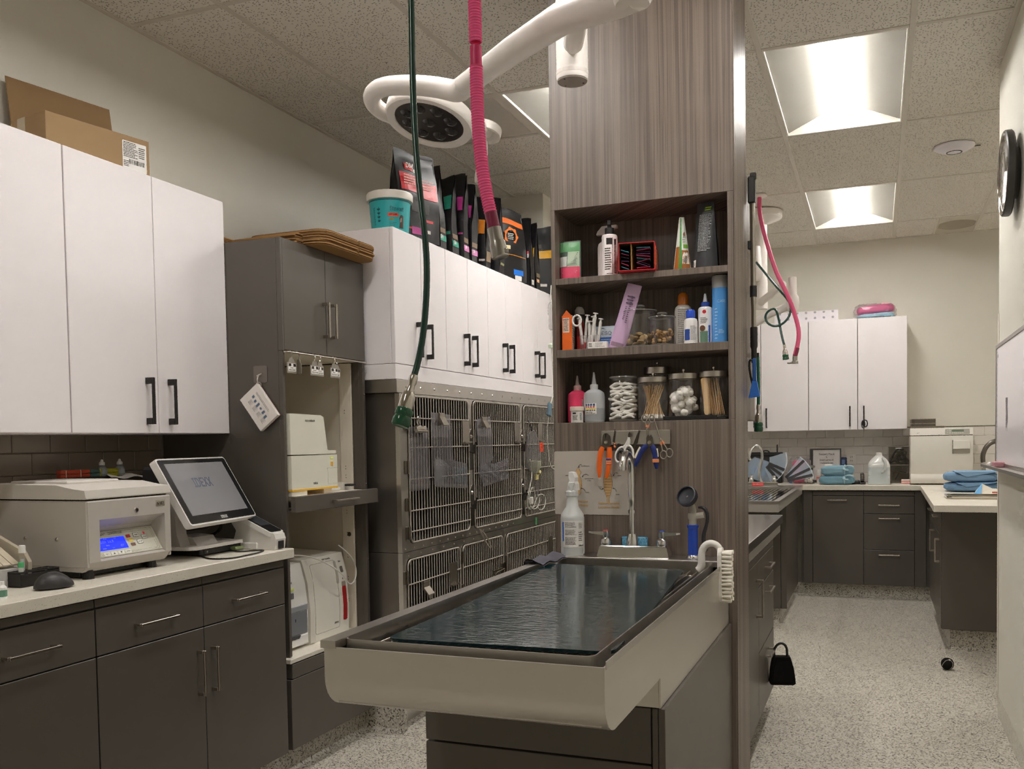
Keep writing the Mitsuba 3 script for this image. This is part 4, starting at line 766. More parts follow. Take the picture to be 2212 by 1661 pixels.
t.add('printed_name', tx_('Stewart', .019, .004, .086, .066), '#123f52'); t.add('red_panel', sh(rrect(-.006, .046, .060, .076, .003)), '#e0503c'); t.add('red_panel_print', onbk(mv(meshkit_t('BEEF LIVER', .007, 0, .0655, .036, True), z=.0005).subdivide_to_size(.01)), '#3d1613')
t.add('pictograms', cat(*[sh(Polygon([(-.048+.008*math.cos(a), .1-.017*k+.008*math.sin(a)-.004) for a in np.linspace(math.pi, 2*math.pi, 9)]).union(sbox(-.0487, .096-.017*k, -.0473, .104-.017*k))) for k in range(4)]), '#11444f')
t.add('treats_picture', sh(Polygon([(-.002, .046), (.008, .055), (.022, .052), (.026, .046), (.012, .043)])), '#7d7d3c'); t.add('small_print', cat(*[sh(sbox(.002, .033-.007*k, .034-.004*k, .0345-.007*k)) for k in range(3)]+[sh(sbox(-.078, .1-.005*k, -.068-.004*(k % 2), .1018-.005*k)) for k in range(16)]), '#0e5a63')
t.add('dog_picture', sh(Polygon([(.05, .01), (.052, .045), (.049, .055), (.055, .068), (.064, .07), (.071, .063), (.072, .01)])), '#4b3934'); t.add('dog_face', sh(Polygon([(.053, .036), (.056, .055), (.061, .057), (.062, .04)]), .0009), '#b59a90')
# bags of pet food
def bag(label, c, yaw, w, d, h, col, face, gus, seed, lean=0.0, extra=None):
    """stand-up foil bag: face panels [(u0, u1, v0, v1, colour)] on the broad side, gus on the narrow side to the right"""
    g = np.random.default_rng(seed); e1 = np.array([math.cos(yaw), math.sin(yaw), 0]); e2 = np.array([-e1[1], e1[0], 0]); c = np.array(c)
    def S(side, u, v):                         # u 0..1 across, v 0..1 up
        u, v = np.asarray(u, float), np.asarray(v, float)
        dep = d/2*np.clip(1-np.clip((v-.45)/.5, 0, 1)**1.3, .03, 1)
        crk = .005*(meshkit.fbm(np.stack([u*6+seed, v*7+side*3, 0*u], -1), 3)-.5)*(.4+v)
        if side == 'f' or side == 0: x = (u-.5)*w; y = -dep*(1-.25*np.abs(2*u-1)**3)+crk
        else: x = w/2+.006*np.sin(v*5+seed)-.012*np.sin(u*math.pi)*np.clip(v-.3, 0, 1)*1.0+crk; y = (u-.5)*2*dep*.75
        top = 1+.03*np.sin(u*5+seed) if side == 0 else 1.0
        z = v*h*top
        return c+x[..., None]*e1+(y+lean*v*v)[..., None]*e2+z[..., None]*Z_
    n, m_ = 12, 22; V = []; F = []
    us, vs = np.linspace(0, 1, n), np.linspace(0, 1, m_)
    def sheet(fn, us, vs, flip=False):
        U, Vv = np.meshgrid(us, vs, indexing='ij'); P = fn(U, Vv).reshape(-1, 3); a, b = len(us), len(vs)
        f = [q for i in range(a-1) for j in range(b-1) for q in ((i*b+j, (i+1)*b+j, (i+1)*b+j+1), (i*b+j, (i+1)*b+j+1, i*b+j+1))]
        f = np.array(f); return trimesh.Trimesh(P, f[:, ::-1] if flip else f, process=False)
    front = sheet(lambda u, v: S(0, u, v), us, vs); right = sheet(lambda u, v: S(1, u, v), np.linspace(0, 1, 6), vs)
    def mirror(m): q = m.vertices-c; return trimesh.Trimesh(c+(-(q@e1))[:, None]*e1+(-(q@e2)+2*lean*(q[:, 2]/h)**2)[:, None]*e2+q[:, 2:]*Z_, m.faces, process=False)
    t = Thing('pet_food_bag', label, 'bag', 'pet food bags above the cages')
    t.add('bag', cat(front, right, mirror(front), mirror(right)), col, 50)
    def patch(side, u0, u1, v0, v1, off=.0022):
        nrm = -e2 if side == 0 else e1
        return sheet(lambda u, v: S(side, u, v)+nrm*off, np.linspace(u0, u1, 7), np.linspace(v0, v1, 7))
    for u0, u1, v0, v1, cc in face: t.add('printed_panel', patch(0, u0, u1, v0, v1), cc)
    for u0, u1, v0, v1, cc in gus: t.add('side_panel_print', patch(1, u0, u1, v0, v1), cc)
    if extra: extra(t, S, e1, e2)
    return t
BK = 'f#171618'
def words(t, S, e1, s, hgt, u, v, col, wd, side=0, off=.0032):
    m = meshkit_t(s, hgt, 0, 0, wd, True); ee = e1 if side == 0 else np.cross(Z_, e1)
    p = S(side, np.array([u]), np.array([v]))[0]; nrm = np.cross(ee, Z_)
    t.add('print', basis(m, p+nrm*off, ee, Z_, nrm), col)
def x1(t, S, e1, e2):
    words(t, S, e1, 'DM', .022, .22, .80, '#efe6e2', .045, 0, .006)
    t.add('print', cat(*[mv(lines(0, .09, 0, .05, 4, k, S(0, np.array([.12+.42*k]), np.array([.60]))[0]-e2*.005, e1, Z_)) for k in range(2)]), '#e8b3ac')
TEAL, MAG, ORG, YEL, RED = 'f#2f8f78', 'f#b23a86', 'f#c8792a', 'f#cf9a1e', 'f#c8353a'
zb = 2.2725
bag('big black pet food bag with red panels and DM print, first beside the bucket', (-2.075, 3.955, zb), math.radians(68), .25, .10, .42, BK, [(.06, .52, .54, .74, RED), (.54, .97, .50, .70, 'f#c9454a'), (.2, .4, .78, .85, RED), (.41, .62, .775, .82, 'f#d9cfcb'), (.04, .18, .22, .24, RED), (.5, .8, .23, .26, RED), (.26, .5, .07, .15, MAG), (.53, .72, .10, .14, 'f#dcd6d3'), (.04, .3, .12, .14, RED), (.26, .7, .32, .44, 'f#3a3836')], [(.1, .9, .16, .22, 'f#d87078')], 1, 0, x1)
def x2(s, c='#e9f2ee'): return lambda t, S, e1, e2: words(t, S, e1, s, .018, .15, .125, c, .026, 1)
D1 = [(.5, .98, .56, .74, TEAL), (.4, .98, .24, .28, TEAL)]
GE = lambda c: [(.04, .96, .10, .17, c), (.1, .9, .20, .26, 'f#6f5c4c')]
rows = [('black pet food bag with teal panels and EN print, next to the DM bag', 4.135, D1, GE(TEAL), 'EN', .40), ('black pet food bag with teal panels and EN print, farther from the bucket', 4.285, D1, GE(TEAL), 'EN', .40),
        ('black pet food bag with a magenta panel, nearer the bucket of the two', 4.425, [(.3, .97, .56, .72, MAG), (.5, .98, .28, .3, MAG)], GE('f#c977ae'), 'UR', .44), ('black pet food bag with a magenta panel, nearer the column of the two', 4.545, [(.4, .97, .56, .72, MAG)], GE('f#c977ae'), 'UR', .42),
        ('black pet food bag with a brown-orange panel behind the pink hose end', 4.72, [(.35, .98, .48, .68, ORG), (.5, .98, .1, .13, 'f#cfcac4')], [(.1, .9, .1, .24, 'f#7d6a55')], '', .40), ('black pet food bag with a small red print low on its side', 4.90, [(.5, .98, .58, .66, ORG)], [(.1, .95, .22, .28, 'f#b93d38'), (.1, .9, .12, .15, 'f#7d7a55')], '', .44)]
for k, (lb_, y, fc, gu, wd, h) in enumerate(rows): bag(lb_, (-2.135, y, zb), math.radians(-4+3*(k % 3)), .235, .10, h, BK, fc, gu, 20+k, .01*(k % 2), x2(wd) if wd else None)
def ringx(t, S, e1, e2):
    p = S(0, np.array([.5]), np.array([.60]))[0]-e2*.006
    t.add('ring_print', basis(prism(Point(0, 0).buffer(.05).difference(Point(0, 0).buffer(.038)).union(unary_union([Point(.046*math.cos(a), .046*math.sin(a)).buffer(.011) for a in np.linspace(0, 6.28, 8)[:-1]])).difference(Point(0, 0).buffer(.036)), 0, .0008), p, e1, Z_, np.cross(e1, Z_)), '#d8702c')
    t.add('print', lines(-.026, .026, -.02, .02, 4, 2, p, e1, Z_), '#cfd2d0')
bag('black pet food bag with a round orange ring and a blue sticker, facing the aisle', (-2.085, 5.14, zb), math.radians(64), .26, .11, .43, BK, [(.05, .97, .78, .86, 'f#d6682a'), (.05, .45, .42, .47, 'f#d5c99a'), (.03, .97, .345, .355, ORG), (.54, .86, .085, .16, 'f#1f6fd0'), (.58, .8, .01, .08, 'f#dedad6')], [], 31, 0, ringx)
bag('plain black pet food bag behind the one with the orange ring', (-2.13, 5.42, zb), 0, .21, .09, .43, BK, [(.6, .98, .44, .52, 'f#cfc9c6'), (.6, .98, .5, .54, RED)], [(.2, .8, .05, .12, 'f#d9d4d0')], 32)
bag('black pet food bag with a yellow panel and a peach patch on its side', (-2.13, 5.53, zb), math.radians(-3), .21, .09, .42, BK, [(.5, .97, .5, .64, YEL)], [(.1, .7, .12, .17, 'f#e0a878'), (.1, .9, .2, .26, 'f#77684f')], 33)
bag('black pet food bag with a wide yellow panel next to the wood column', (-2.08, 5.66, zb), math.radians(40), .26, .10, .44, BK, [(.1, .9, .52, .64, YEL), (.1, .6, .68, .74, 'f#4a4640'), (.2, .7, .1, .14, 'f#c9c4bf')], [], 34)
# clear sleeves, clipboard and bags on the cage gates
def sleeve(label, pts, x=-1.972, holder=True, pocket=None):
    t = Thing('clear_sleeve', label, 'sleeve', 'clear sleeves on the cage gates')
    t.add('sheet', prism(Polygon(pts), x, x+.0015, 'yz'), 'sleeve')
    if pocket: t.add('pocket', prism(Polygon(pocket), x+.004, x+.0055, 'yz'), 'sleeve')
    if holder:
        y, z = holder; t.add('clip', cat(box(x-.01, x+.008, y-.03, y+.03, z-.02, z+.03, .002), prism(Polygon([(x+.008, z+.01), (x+.03, z-.03), (x+.024, z-.032), (x, z-.01)]), y-.03, y+.03, 'xz')), 'b#a8a197', label='steel spring clip')
    return t
scene['sleeve'] = {'type': 'blendbsdf', 'weight': .1, 'a': {'type': 'thindielectric', 'int_ior': 1.5}, 'b': {'type': 'twosided', 'bsdf': {'type': 'principled', 'base_color': rgb('#aaa4ac'), 'roughness': .25, 'specular': .6}}}
sleeve('clear board with a chrome clip hanging on the left upper cage gate', rrect(3.655, 3.845, 1.092, 1.385, .015), -1.972, None).add('chrome_clip', cat(box(-1.972, -1.955, 3.70, 3.80, 1.362, 1.39, .004), cyl((-1.955, 3.70, 1.365), (-1.955, 3.80, 1.365), .008, 10), tube(spline([(-1.965, 3.745, 1.39), (-1.96, 3.735, 1.41), (-1.968, 3.74, 1.435), (-1.98, 3.75, 1.42), (-1.97, 3.755, 1.395)], 14), .003, 6)), 's#cfcac3', 40, label='chrome clip')
sleeve('clear sleeve with a pocket hanging at the middle of the left upper cage gate', [(3.878, 1.455), (4.085, 1.447), (4.115, 1.20), (3.895, 1.11)], -1.970, (3.985, 1.425), [(3.905, 1.235), (4.09, 1.225), (4.265, 1.20), (4.255, 1.075), (3.9, 1.10)])
sleeve('clear sleeve with a pocket hanging on the middle upper cage gate', [(4.40, 1.43), (4.59, 1.45), (4.62, 1.22), (4.43, 1.12)], -1.970, (4.50, 1.415), [(4.43, 1.20), (4.62, 1.19), (4.82, 1.215), (4.815, 1.10), (4.46, 1.07)])
t = Thing('steel_clip', 'bent steel clip fixed on the left gate of the lower cages', 'clip'); t.add('plate', cat(box(-1.985, -1.98, 3.79, 3.85, .62, .66, .001), prism(Polygon([(-1.985, .64), (-1.955, .60), (-1.96, .597), (-1.985, .63)]), 3.79, 3.85, 'xz'), prism(Polygon([(3.80, .60), (3.86, .605), (3.84, .575), (3.81, .58)]), -1.965, -1.962, 'yz')), 'b#b7b0a6')
t = Thing('gate_latch_bar', 'slide latch on the double gate of the lower cages', 'latch'); t.add('bar', cat(box(-1.985, -1.975, 4.62, 4.79, .585, .60, .002), box(-1.985, -1.972, 4.74, 4.80, .56, .625, .002), cyl((-1.97, 4.78, .54), (-1.97, 4.78, .66), .006, 8)), 's#aaa39a'); t.add('basket', tube([(-1.97, 4.60, .48), (-1.97, 4.60, .57), (-1.96, 4.62, .59), (-1.96, 4.73, .595), (-1.97, 4.75, .58), (-1.97, 4.75, .48)], .0035, 6), 's#aaa39a', 40)
solo('carabiner', tube(spline([(-1.97, 4.42, .845), (-1.955, 4.44, .80), (-1.95, 4.50, .745), (-1.955, 4.53, .74), (-1.965, 4.53, .77), (-1.975, 4.45, .84), (-1.97, 4.42, .845)], 30), .004, 8), 's#c4beb4', 'steel carabiner hung on the cage frame between the upper and lower rows', 'carabiner', 40)
# fluid bags
t = Thing('fluid_bag', 'clear fluid bag with an orange tag hanging on the upper cage gate', 'fluid bag')
bm = lathe([(.012, .0), (.03, .012), (.055, .05), (.062, .13), (.054, .20), (.03, .262), (.014, .275), (0, .275)], (0, 0, 0), 20, sy=.42)
bm = rot(rot(bm, 90-25), 6, X_); t.add('bag', mv(bm, -1.952, 5.21, 1.105), 'sleeve', 50); t.add('liquid', mv(lathe([(0, .004), (.022, .014), (.044, .05), (.048, .085), (0, .09)], (0, 0, 0), 16, sy=.36), -1.952, 5.215, 1.103), 'f#a7a893', 40)
t.add('hanger', tube(spline([(-1.975, 5.17, 1.43), (-1.95, 5.15, 1.405), (-1.945, 5.16, 1.375), (-1.95, 5.17, 1.40)], 14), .004, 6), '#1f1e1d', 40, label='black hook'); t.add('tag', box(-1.928, -1.925, 5.245, 5.305, 1.245, 1.30, .0005), '#ef4a25', label='orange tag')
t.add('tag_print', lines(5.25, 5.30, 1.25, 1.296, 4, 8, (-1.9249, 0, 0), Y_, Z_), '#b02a10'); t.add('spout', cat(cyl((-1.945, 5.235, 1.075), (-1.945, 5.232, 1.105), .013, 10), cyl((-1.94, 5.265, 1.11), (-1.94, 5.285, 1.125), .008, 8)), '#d6c98a', 40, label='yellow ports')
t.add('drip_chamber', cyl((-1.945, 5.24, .985), (-1.945, 5.24, 1.07), .011, 10), 'sleeve', 40)
t.add('line', tube(spline([(-1.945, 5.24, .985), (-1.94, 5.26, .95), (-1.94, 5.20, .90), (-1.95, 5.12, .93), (-1.95, 5.13, 1.0), (-1.95, 5.17, 1.03), (-1.95, 5.28, .89), (-1.94, 5.35, .90), (-1.94, 5.37, .95), (-1.945, 5.31, .98), (-1.95, 5.24, .96), (-1.95, 5.17, .905), (-1.955, 5.11, .91), (-1.95, 5.09, .97), (-1.95, 5.13, 1.04), (-1.955, 5.15, 1.2)], 80), .0035, 6), '#b9b7ae', 50, label='clear coiled line')
t.add('green_cap', cyl((-1.945, 5.21, .80), (-1.945, 5.21, .845), .006, 8), '#4c9a62'); t.add('roller_clamp', box(-1.955, -1.935, 5.12, 5.15, .93, .975, .004), '#cfccc4')
t = Thing('drip_line', 'drip chamber and thin line with a blue clamp, hanging beside the column', 'drip line')
t.add('chamber', lathe([(0, 0), (.013, .01), (.016, .03), (.014, .09), (.02, .10), (.018, .16), (.010, .175), (0, .18)], (-1.88, 5.36, 1.99), 12), 'sleeve', 40); t.add('valve', lathe([(0, 0), (.02, 0), (.022, .02), (.01, .03), (0, .03)], (-1.88, 5.36, 1.885), 12), '#c6d2be', 40)
t.add('line', tube(spline([(-1.88, 5.37, 2.272), (-1.88, 5.36, 2.16), (-1.88, 5.36, 1.99), (-1.88, 5.37, 1.8), (-1.87, 5.36, 1.62), (-1.88, 5.30, 1.50), (-1.9, 5.32, 1.3), (-1.91, 5.38, 1.17), (-1.92, 5.50, 1.13), (-1.93, 5.58, 1.135)], 60), .0036, 6), '#c9c6bd', 50); t.add('clamp', rot(box(-1.885, -1.865, 5.27, 5.31, 1.46, 1.545, .005), -16, X_, (-1.87, 5.29, 1.5)), '#56707f', label='blue grey clamp')
t.add('cross_plug', cyl((-1.93, 5.58, 1.10), (-1.93, 5.58, 1.16), .005, 8), '#e2e0da')
# ================================================================ things in the niche of the wood column
S1, S2, S3 = 1.8895, 1.6355, 1.3745
def pouch(name, label, cx, y, z, w, d, h, col, patches, cat_n='pouch', yaw=0, seed=0, pinch=.06, mat_top=None):
    """small standing pouch; patches (u0, u1, v0, v1, colour) on the front"""
    e1 = np.array([math.cos(math.radians(yaw)), math.sin(math.radians(yaw)), 0]); nrm = np.array([e1[1], -e1[0], 0]); c = np.array([cx, y, z])
    def S(u, v, s=1):
        dep = d/2*np.clip(1-np.clip(v, 0, 1)**1.5, .04, 1)*(1-.8*np.abs(2*u-1)**2.5)
        q = .004*(meshkit.fbm(np.stack([u*5+seed, v*6, 0*u+s], -1), 3)-.5)
        return c+((u-.5)*w*(1-pinch*v))[..., None]*e1+(s*(dep+.001)+q)[..., None]*nrm+(v*h)[..., None]*Z_
    def sheet(us, vs, s=1, off=0.):
        U, Vv = np.meshgrid(us, vs, indexing='ij'); P = (S(U, Vv, s)+nrm*off).reshape(-1, 3); a, b = len(us), len(vs)
        f = np.array([q for i in range(a-1) for j in range(b-1) for q in ((i*b+j, (i+1)*b+j, (i+1)*b+j+1), (i*b+j, (i+1)*b+j+1, i*b+j+1))])
        return trimesh.Trimesh(P, f if s > 0 else f[:, ::-1], process=False)
    t = Thing(name, label, cat_n)
    g_ = np.linspace(0, 1, 12); t.add('pouch', cat(sheet(g_, g_), sheet(g_, g_, -1)), col, 60)
    for u0, u1, v0, v1, cc in patches: t.add('printed_panel', sheet(np.linspace(u0, u1, 8), np.linspace(v0, v1, 8), 1, .0012), cc)
    t.S, t.e1, t.nrm = S, e1, nrm
    return t
def plines(t, u0, u1, v0, v1, n, seed, col, dy=.0026, fill=.45):
    p0, p1 = t.S(np.array([u0]), np.array([v0]))[0], t.S(np.array([u1]), np.array([v1]))[0]
    L = (p1-p0)@t.e1; ey = (p1-p0)-L*t.e1; H = np.linalg.norm(ey); ey /= H
    m = lines(0, L, 0, H, n, seed, p0+t.nrm*dy, t.e1, ey, fill); t.add('small_print', m, col)
def bottle(name, label, x, y, z, prof, col, parts=(), cat_n='bottle', n=26, sy=1.0, smooth=40, mat2=None):
    t = Thing(name, label, cat_n); t.add('body', lathe(prof, (x, y, z), n, sy=sy), col, smooth)
    for nm, pf, cc in parts: t.add(nm, lathe(pf, (x, y, z), n, sy=sy), cc, smooth)
    t.c = (x, y, z); return t
def wrap(t, nm, m, R, col, phi=0.0, dr=.0006):
    """flat piece (arc length, height) wrapped on a cylinder of radius R facing the camera"""
    m = m.subdivide_to_size(.006) if m.vertices.shape[0] < 4000 else m
    v = m.vertices; a = -math.pi/2+math.radians(16)+phi+v[:, 0]/R; r = R+dr+v[:, 2]*.5
    t.add(nm, trimesh.Trimesh(np.column_stack([t.c[0]+r*np.cos(a), t.c[1]+r*np.sin(a), t.c[2]+v[:, 1]]), m.faces, process=False), col)
flat = lambda x0, x1, y0, y1, r=.001: prism(rrect(x0, x1, y0, y1, min(r, .4*(x1-x0), .4*(y1-y0)), 2), 0, .0002)
flines = lambda x0, x1, y0, y1, n, s, f=.45: lines(x0, x1, y0, y1, n, s, (0, 0, .0005), X_, Y_, f)
# ---- top shelf
t = pouch('gauze_pouch', 'clear and green pouch with a pink base at the left end of the top shelf', -1.035, 3.175, S1, .084, .05, .142, 'f#4c5a50', [(.03, .97, .72, .97, 'f#5f9a68'), (.1, .97, .0, .33, 'f#d24a68'), (.42, .95, .33, .72, 'f#a9b9a2'), (.03, .4, .34, .6, 'f#c9cbc6')], seed=2)
plines(t, .45, .92, .36, .70, 9, 3, '#5e6e5c'); plines(t, .2, .9, .16, .28, 3, 4, '#f0b8c2')
def spray_body(w, h): return [(0, 0), (w-.002, 0), (w, .003), (w, h*.72), (w*.9, h*.80), (w*.55, h*.86), (w*.42, h*.88), (w*.42, h*.95), (0, h*.95)]
t = bottle('spray_bottle', 'white spray bottle with a grey-white trigger head, behind the black-capped one on the top shelf', -.918, 3.235, S1, spray_body(.031, .165), 'g#e8dcd9')
hd = Polygon([(-.034, .166), (-.030, .178), (-.012, .196), (.042, .197), (.042, .187), (.022, .183), (.020, .165), (.028, .150), (.024, .149), (.012, .165), (.008, .150), (-.014, .150), (-.012, .166)])
t.add('trigger_head', mv(prism(hd, -.010, .010, 'xz'), -.918, 3.235, S1), '#c9c2bf')
t = bottle('spray_bottle', 'white bottle with a black nozzle and black-framed label on the top shelf', -.886, 3.168, S1, [(0, 0), (.0265, 0), (.028, .002), (.028, .140), (.026, .147), (.016, .150), (0, .150)], 'g#efe7e6', [('collar', [(.0165, .149), (.0165, .172), (0, .172)], '#1c1b1c')])
t.add('nozzle', cat(cyl((-.886, 3.168, S1+.172), (-.884, 3.160, S1+.192), .008, 12, .006), box(-.890, -.876, 3.150, 3.163, S1+.18, S1+.198, .002)), '#1c1b1c', 40)
wrap(t, 'label_panel', flat(-.020, .008, .008, .135), .028, '#f4efee', 0); wrap(t, 'label_frame', cat(flat(-.012, .010, .110, .133), flat(-.012, .010, .112, .114), flat(.009, .0103, .008, .135), flat(-.012, .0103, .008, .0095)), .028, '#201f20', 0, .0009)
wrap(t, 'label_print', cat(flines(-.018, .006, .02, .10, 10, 6), meshkit_t('DE', .010, -.006, .118, .014, True)), .028, '#2b2a2b', 0, .0012); wrap(t, 'side_label', flat(.016, .026, .01, .13), .028, '#3b2a2b', 0, .0008); wrap(t, 'side_print', flines(.017, .025, .012, .11, 22, 7, .5), .028, '#d9b9b6', 0, .0012)
# open red box of straw-like sticks
t = Thing('open_red_box', 'open red cardboard box of blue and pink packets on the top shelf', 'box'); x0, x1, y0, y1, z0, z1 = -.83, -.705, 3.075, 3.26, S1+.0005, S1+.097
yw = 9
R = lambda m: rot(m, yw, Z_, (x0, y0, 0))
for nm, b in (('base', (x0, x1, y0, y1, z0, z0+.003)), ('top', (x0, x1, y0, y1, z1-.003, z1)), ('side', (x0, x0+.003, y0, y1, z0, z1)), ('side', (x1-.003, x1, y0, y1, z0, z1)), ('back', (x0, x1, y1-.003, y1, z0, z1)), ('divider', (x0+.043, x0+.045, y0+.004, y1-.01, z0, z1))): t.add(nm, R(box(*b, .0006)), 'm#a5814f' if nm == 'divider' else '#b3252b')
t.add('printed_side', R(cat(box(x1, x1+.0006, y0+.02, y0+.06, z0+.01, z1-.01, 0), box(x1, x1+.0006, y0+.1, y0+.13, z0+.02, z1-.01, 0))), '#d0772c'); t.add('printed_side', R(box(x1, x1+.0006, y0+.07, y0+.095, z0+.01, z1-.01, 0)), '#4a3a5e')
t.add('inner_lining', R(cat(box(x0+.0031, x0+.0036, y0+.002, y1-.004, z0+.003, z1-.003, 0), box(x0+.004, x1-.004, y0+.002, y1-.004, z1-.0036, z1-.003, 0), box(x0+.004, x1-.004, y1-.004, y1-.003, z0+.003, z1-.003, 0))), 'm#4a3526')
g = np.random.default_rng(4)
for k in range(16):
    cx = x0+.022 if k < 6 else x0+.085; cz = z0+.012+.0115*(k if k < 6 else (k-6)*.65); a = g.uniform(-38, 38); w = .014 if k < 6 else .024
    t.add('packet', R(rot(box(cx-w, cx+w, y0+.006+.01*g.random(), y1-.02, cz, cz+.0016, .0003), a*.6, Y_, (cx, y0, cz))), ('f#57a7b5', 'f#b0405e', 'f#5b4060', 'f#3c2a33', 'f#8f3a55')[k % 5])
t = pouch('treat_pouch', 'white, green and brown treat pouch between the red box and the black pouch', -.632, 3.19, S1, .062, .05, .19, 'f#d8dcd2', [(.25, .42, .0, .98, 'f#3f8a3c'), (.02, .25, .0, .45, 'f#a4622f'), (.42, .97, .0, .38, 'f#8f5a30'), (.48, .92, .13, .34, 'f#e8e4dc'), (.56, .97, .42, .49, 'f#6fa03c')], seed=5, pinch=.72, yaw=18)
plines(t, .52, .88, .16, .31, 9, 4, '#2a2725', .004, .6); plines(t, .5, .92, .52, .72, 5, 5, '#7c8272'); t.add('picture', basis(prism(Polygon([(0, .012), (.004, .002), (0, -.005), (-.004, .002)]), 0, .0006), t.S(np.array([.68]), np.array([.66]))[0]+t.nrm*.004, t.e1, Z_, t.nrm), '#7a4a26')
t = pouch('black_pouch', 'tall black pouch covered in fine white print at the right of the top shelf', -.548, 3.19, S1, .092, .07, .232, 'f#333437', [(.03, .2, .0, .15, 'f#dcdad6'), (.45, .95, .84, .94, 'f#3d4437')], seed=7, pinch=.35, yaw=-12)
plines(t, .28, .93, .26, .82, 26, 8, '#a3a4a5', .006, .35); plines(t, .05, .17, .02, .13, 8, 9, '#333333', .004); plines(t, .52, .9, .86, .93, 2, 3, '#b5d24a', .004)
# ---- middle shelf
t = Thing('orange_box', 'tall orange carton with a torn top at the left end of the middle shelf', 'box'); R = lambda m: rot(m, 10, Z_, (-1.066, 3.17, 0))
t.add('front', R(box(-1.067, -1.030, 3.150, 3.152, S2, S2+.125, .0004)), '#ee6a22'); t.add('side', R(box(-1.032, -1.030, 3.152, 3.225, S2, S2+.128, .0004)), '#e3d9d2', label='white printed side'); t.add('side', R(box(-1.067, -1.065, 3.152, 3.225, S2, S2+.125, .0004)), '#ee6a22'); t.add('back', R(box(-1.067, -1.030, 3.225, 3.227, S2, S2+.125, .0004)), '#ee6a22')
t.add('torn_flap', R(prism(Polygon([(-1.066, S2+.125), (-1.031, S2+.125), (-1.050, S2+.146)]), 3.152, 3.154, 'xz')), '#e3682a'); t.add('label_panel', R(box(-1.064, -1.040, 3.1494, 3.15, S2+.065, S2+.118, 0)), '#e9d3c5'); t.add('small_print', R(cat(lines(-1.062, -1.042, S2+.07, S2+.115, 9, 3, (0, 3.1492, 0), X_, Z_), )), '#5b2a18'); t.add('side_print', R(lines(.0, .07, S2+.01, S2+.11, 12, 4, (-1.0299, 3.153, 0), Y_, Z_)), '#a8968c')
t = bottle('silver_spray_can', 'silver aluminium spray bottle behind the orange carton', -1.035, 3.275, S2, [(0, 0), (.027, 0), (.028, .003), (.028, .11), (.024, .135), (.018, .143), (0, .143)], 'b#8f8d89', [('cap', [(.019, .143), (.018, .160), (.010, .172), (0, .172)], '#b9b5b0')], 'spray bottle')
t = Thing('red_bottle', 'dark bottle with a red label beside the orange carton', 'bottle'); t.add('body', lathe([(0, 0), (.014, 0), (.014, .10), (.008, .115), (0, .115)], (-1.012, 3.21, S2), 16), 'f#7d2a26', 40); t.add('label_panel', lathe([(.0143, .005), (.0143, .055)], (-1.012, 3.21, S2), 16), '#c4322c')
t = Thing('tool_cup', 'clear cup of white syringes and small tools with red tips on the middle shelf', 'cup'); cpx, cpy = -.962, 3.165
t.add('cup', lathe([(.036, .002), (.040, .05)], (cpx, cpy, S2), 22, sy=.75), 'sleeve', 40)
g = np.random.default_rng(9)
for k in range(7):
    x = cpx-.032+.0105*k; y = cpy+g.uniform(-.015, .012); lean = g.uniform(-.022, .022); top = S2+.10+g.uniform(-.012, .016)
    s_ = t.add('syringe', cyl((x, y, S2+.028), (x+lean, y, top), .0055, 10), 'g#e3e0dc', 40); d = np.array([lean, 0, top-S2-.028]); d /= np.linalg.norm(d)
    t.add('plunger', cat(cyl((x+lean, y, top), np.array([x+lean, y, top])+d*.012, .004, 8), cyl(np.array([x+lean, y, top])+d*.010, np.array([x+lean, y, top])+d*.013, .009, 10)), '#efedea', 40, on=s_)
    t.add('tip', cyl((x-lean*.2, y, S2+.004), (x, y, S2+.028), .003, 8, .005), '#c9252c' if k % 3 != 2 else '#d9d6d2', 40, on=s_)
t = Thing('white_ring_scissors', 'small white-handled scissors standing with their rings up beside the orange carton', 'scissors')
t.add('ring', tube([(-1.005+.016*math.cos(a), 3.145, S2+.105+.019*math.sin(a)) for a in np.linspace(0, 2*math.pi, 25)[:-1]], .0036, 8, closed=True), '#ece9e6', 50); t.add('shank', tube([(-.996, 3.146, S2+.088), (-.99, 3.15, S2+.06), (-.988, 3.155, S2+.02)], .0045, 8), '#e4e0dc', 50); t.add('blade', prism(Polygon([(-.991, S2+.03), (-.984, S2+.03), (-.987, S2+.001)]), 3.152, 3.155, 'xz'), 's#c4c0ba')
t = Thing('blue_carton', 'small white and blue carton with RESQ on it on the middle shelf', 'box'); t.add('carton', box(-.950, -.862, 3.195, 3.22, S2+.0005, S2+.085, .001), '#b9c6d6'); t.add('blue_panel', box(-.949, -.863, 3.1943, 3.195, S2+.002, S2+.045, 0), '#2f62b0'); t.add('white_panel', box(-.945, -.864, 3.1943, 3.195, S2+.048, S2+.08, 0), '#d5dde6')
t.add('printed_name', text('RESQ', .013, (-.941, 3.1942, S2+.053), X_, Z_, width=.05), '#2b4470'); t.add('small_print', lines(-.942, -.87, S2+.008, S2+.04, 5, 5, (0, 3.1942, 0), X_, Z_), '#b9cbe6'); t.add('swoosh', basis(prism(Polygon([(-.935, S2+.074), (-.925, S2+.08), (-.91, S2+.074), (-.925, S2+.076)]), 0, .0004), (0, 3.1942, 0), X_, Z_, -Y_), '#35507c')
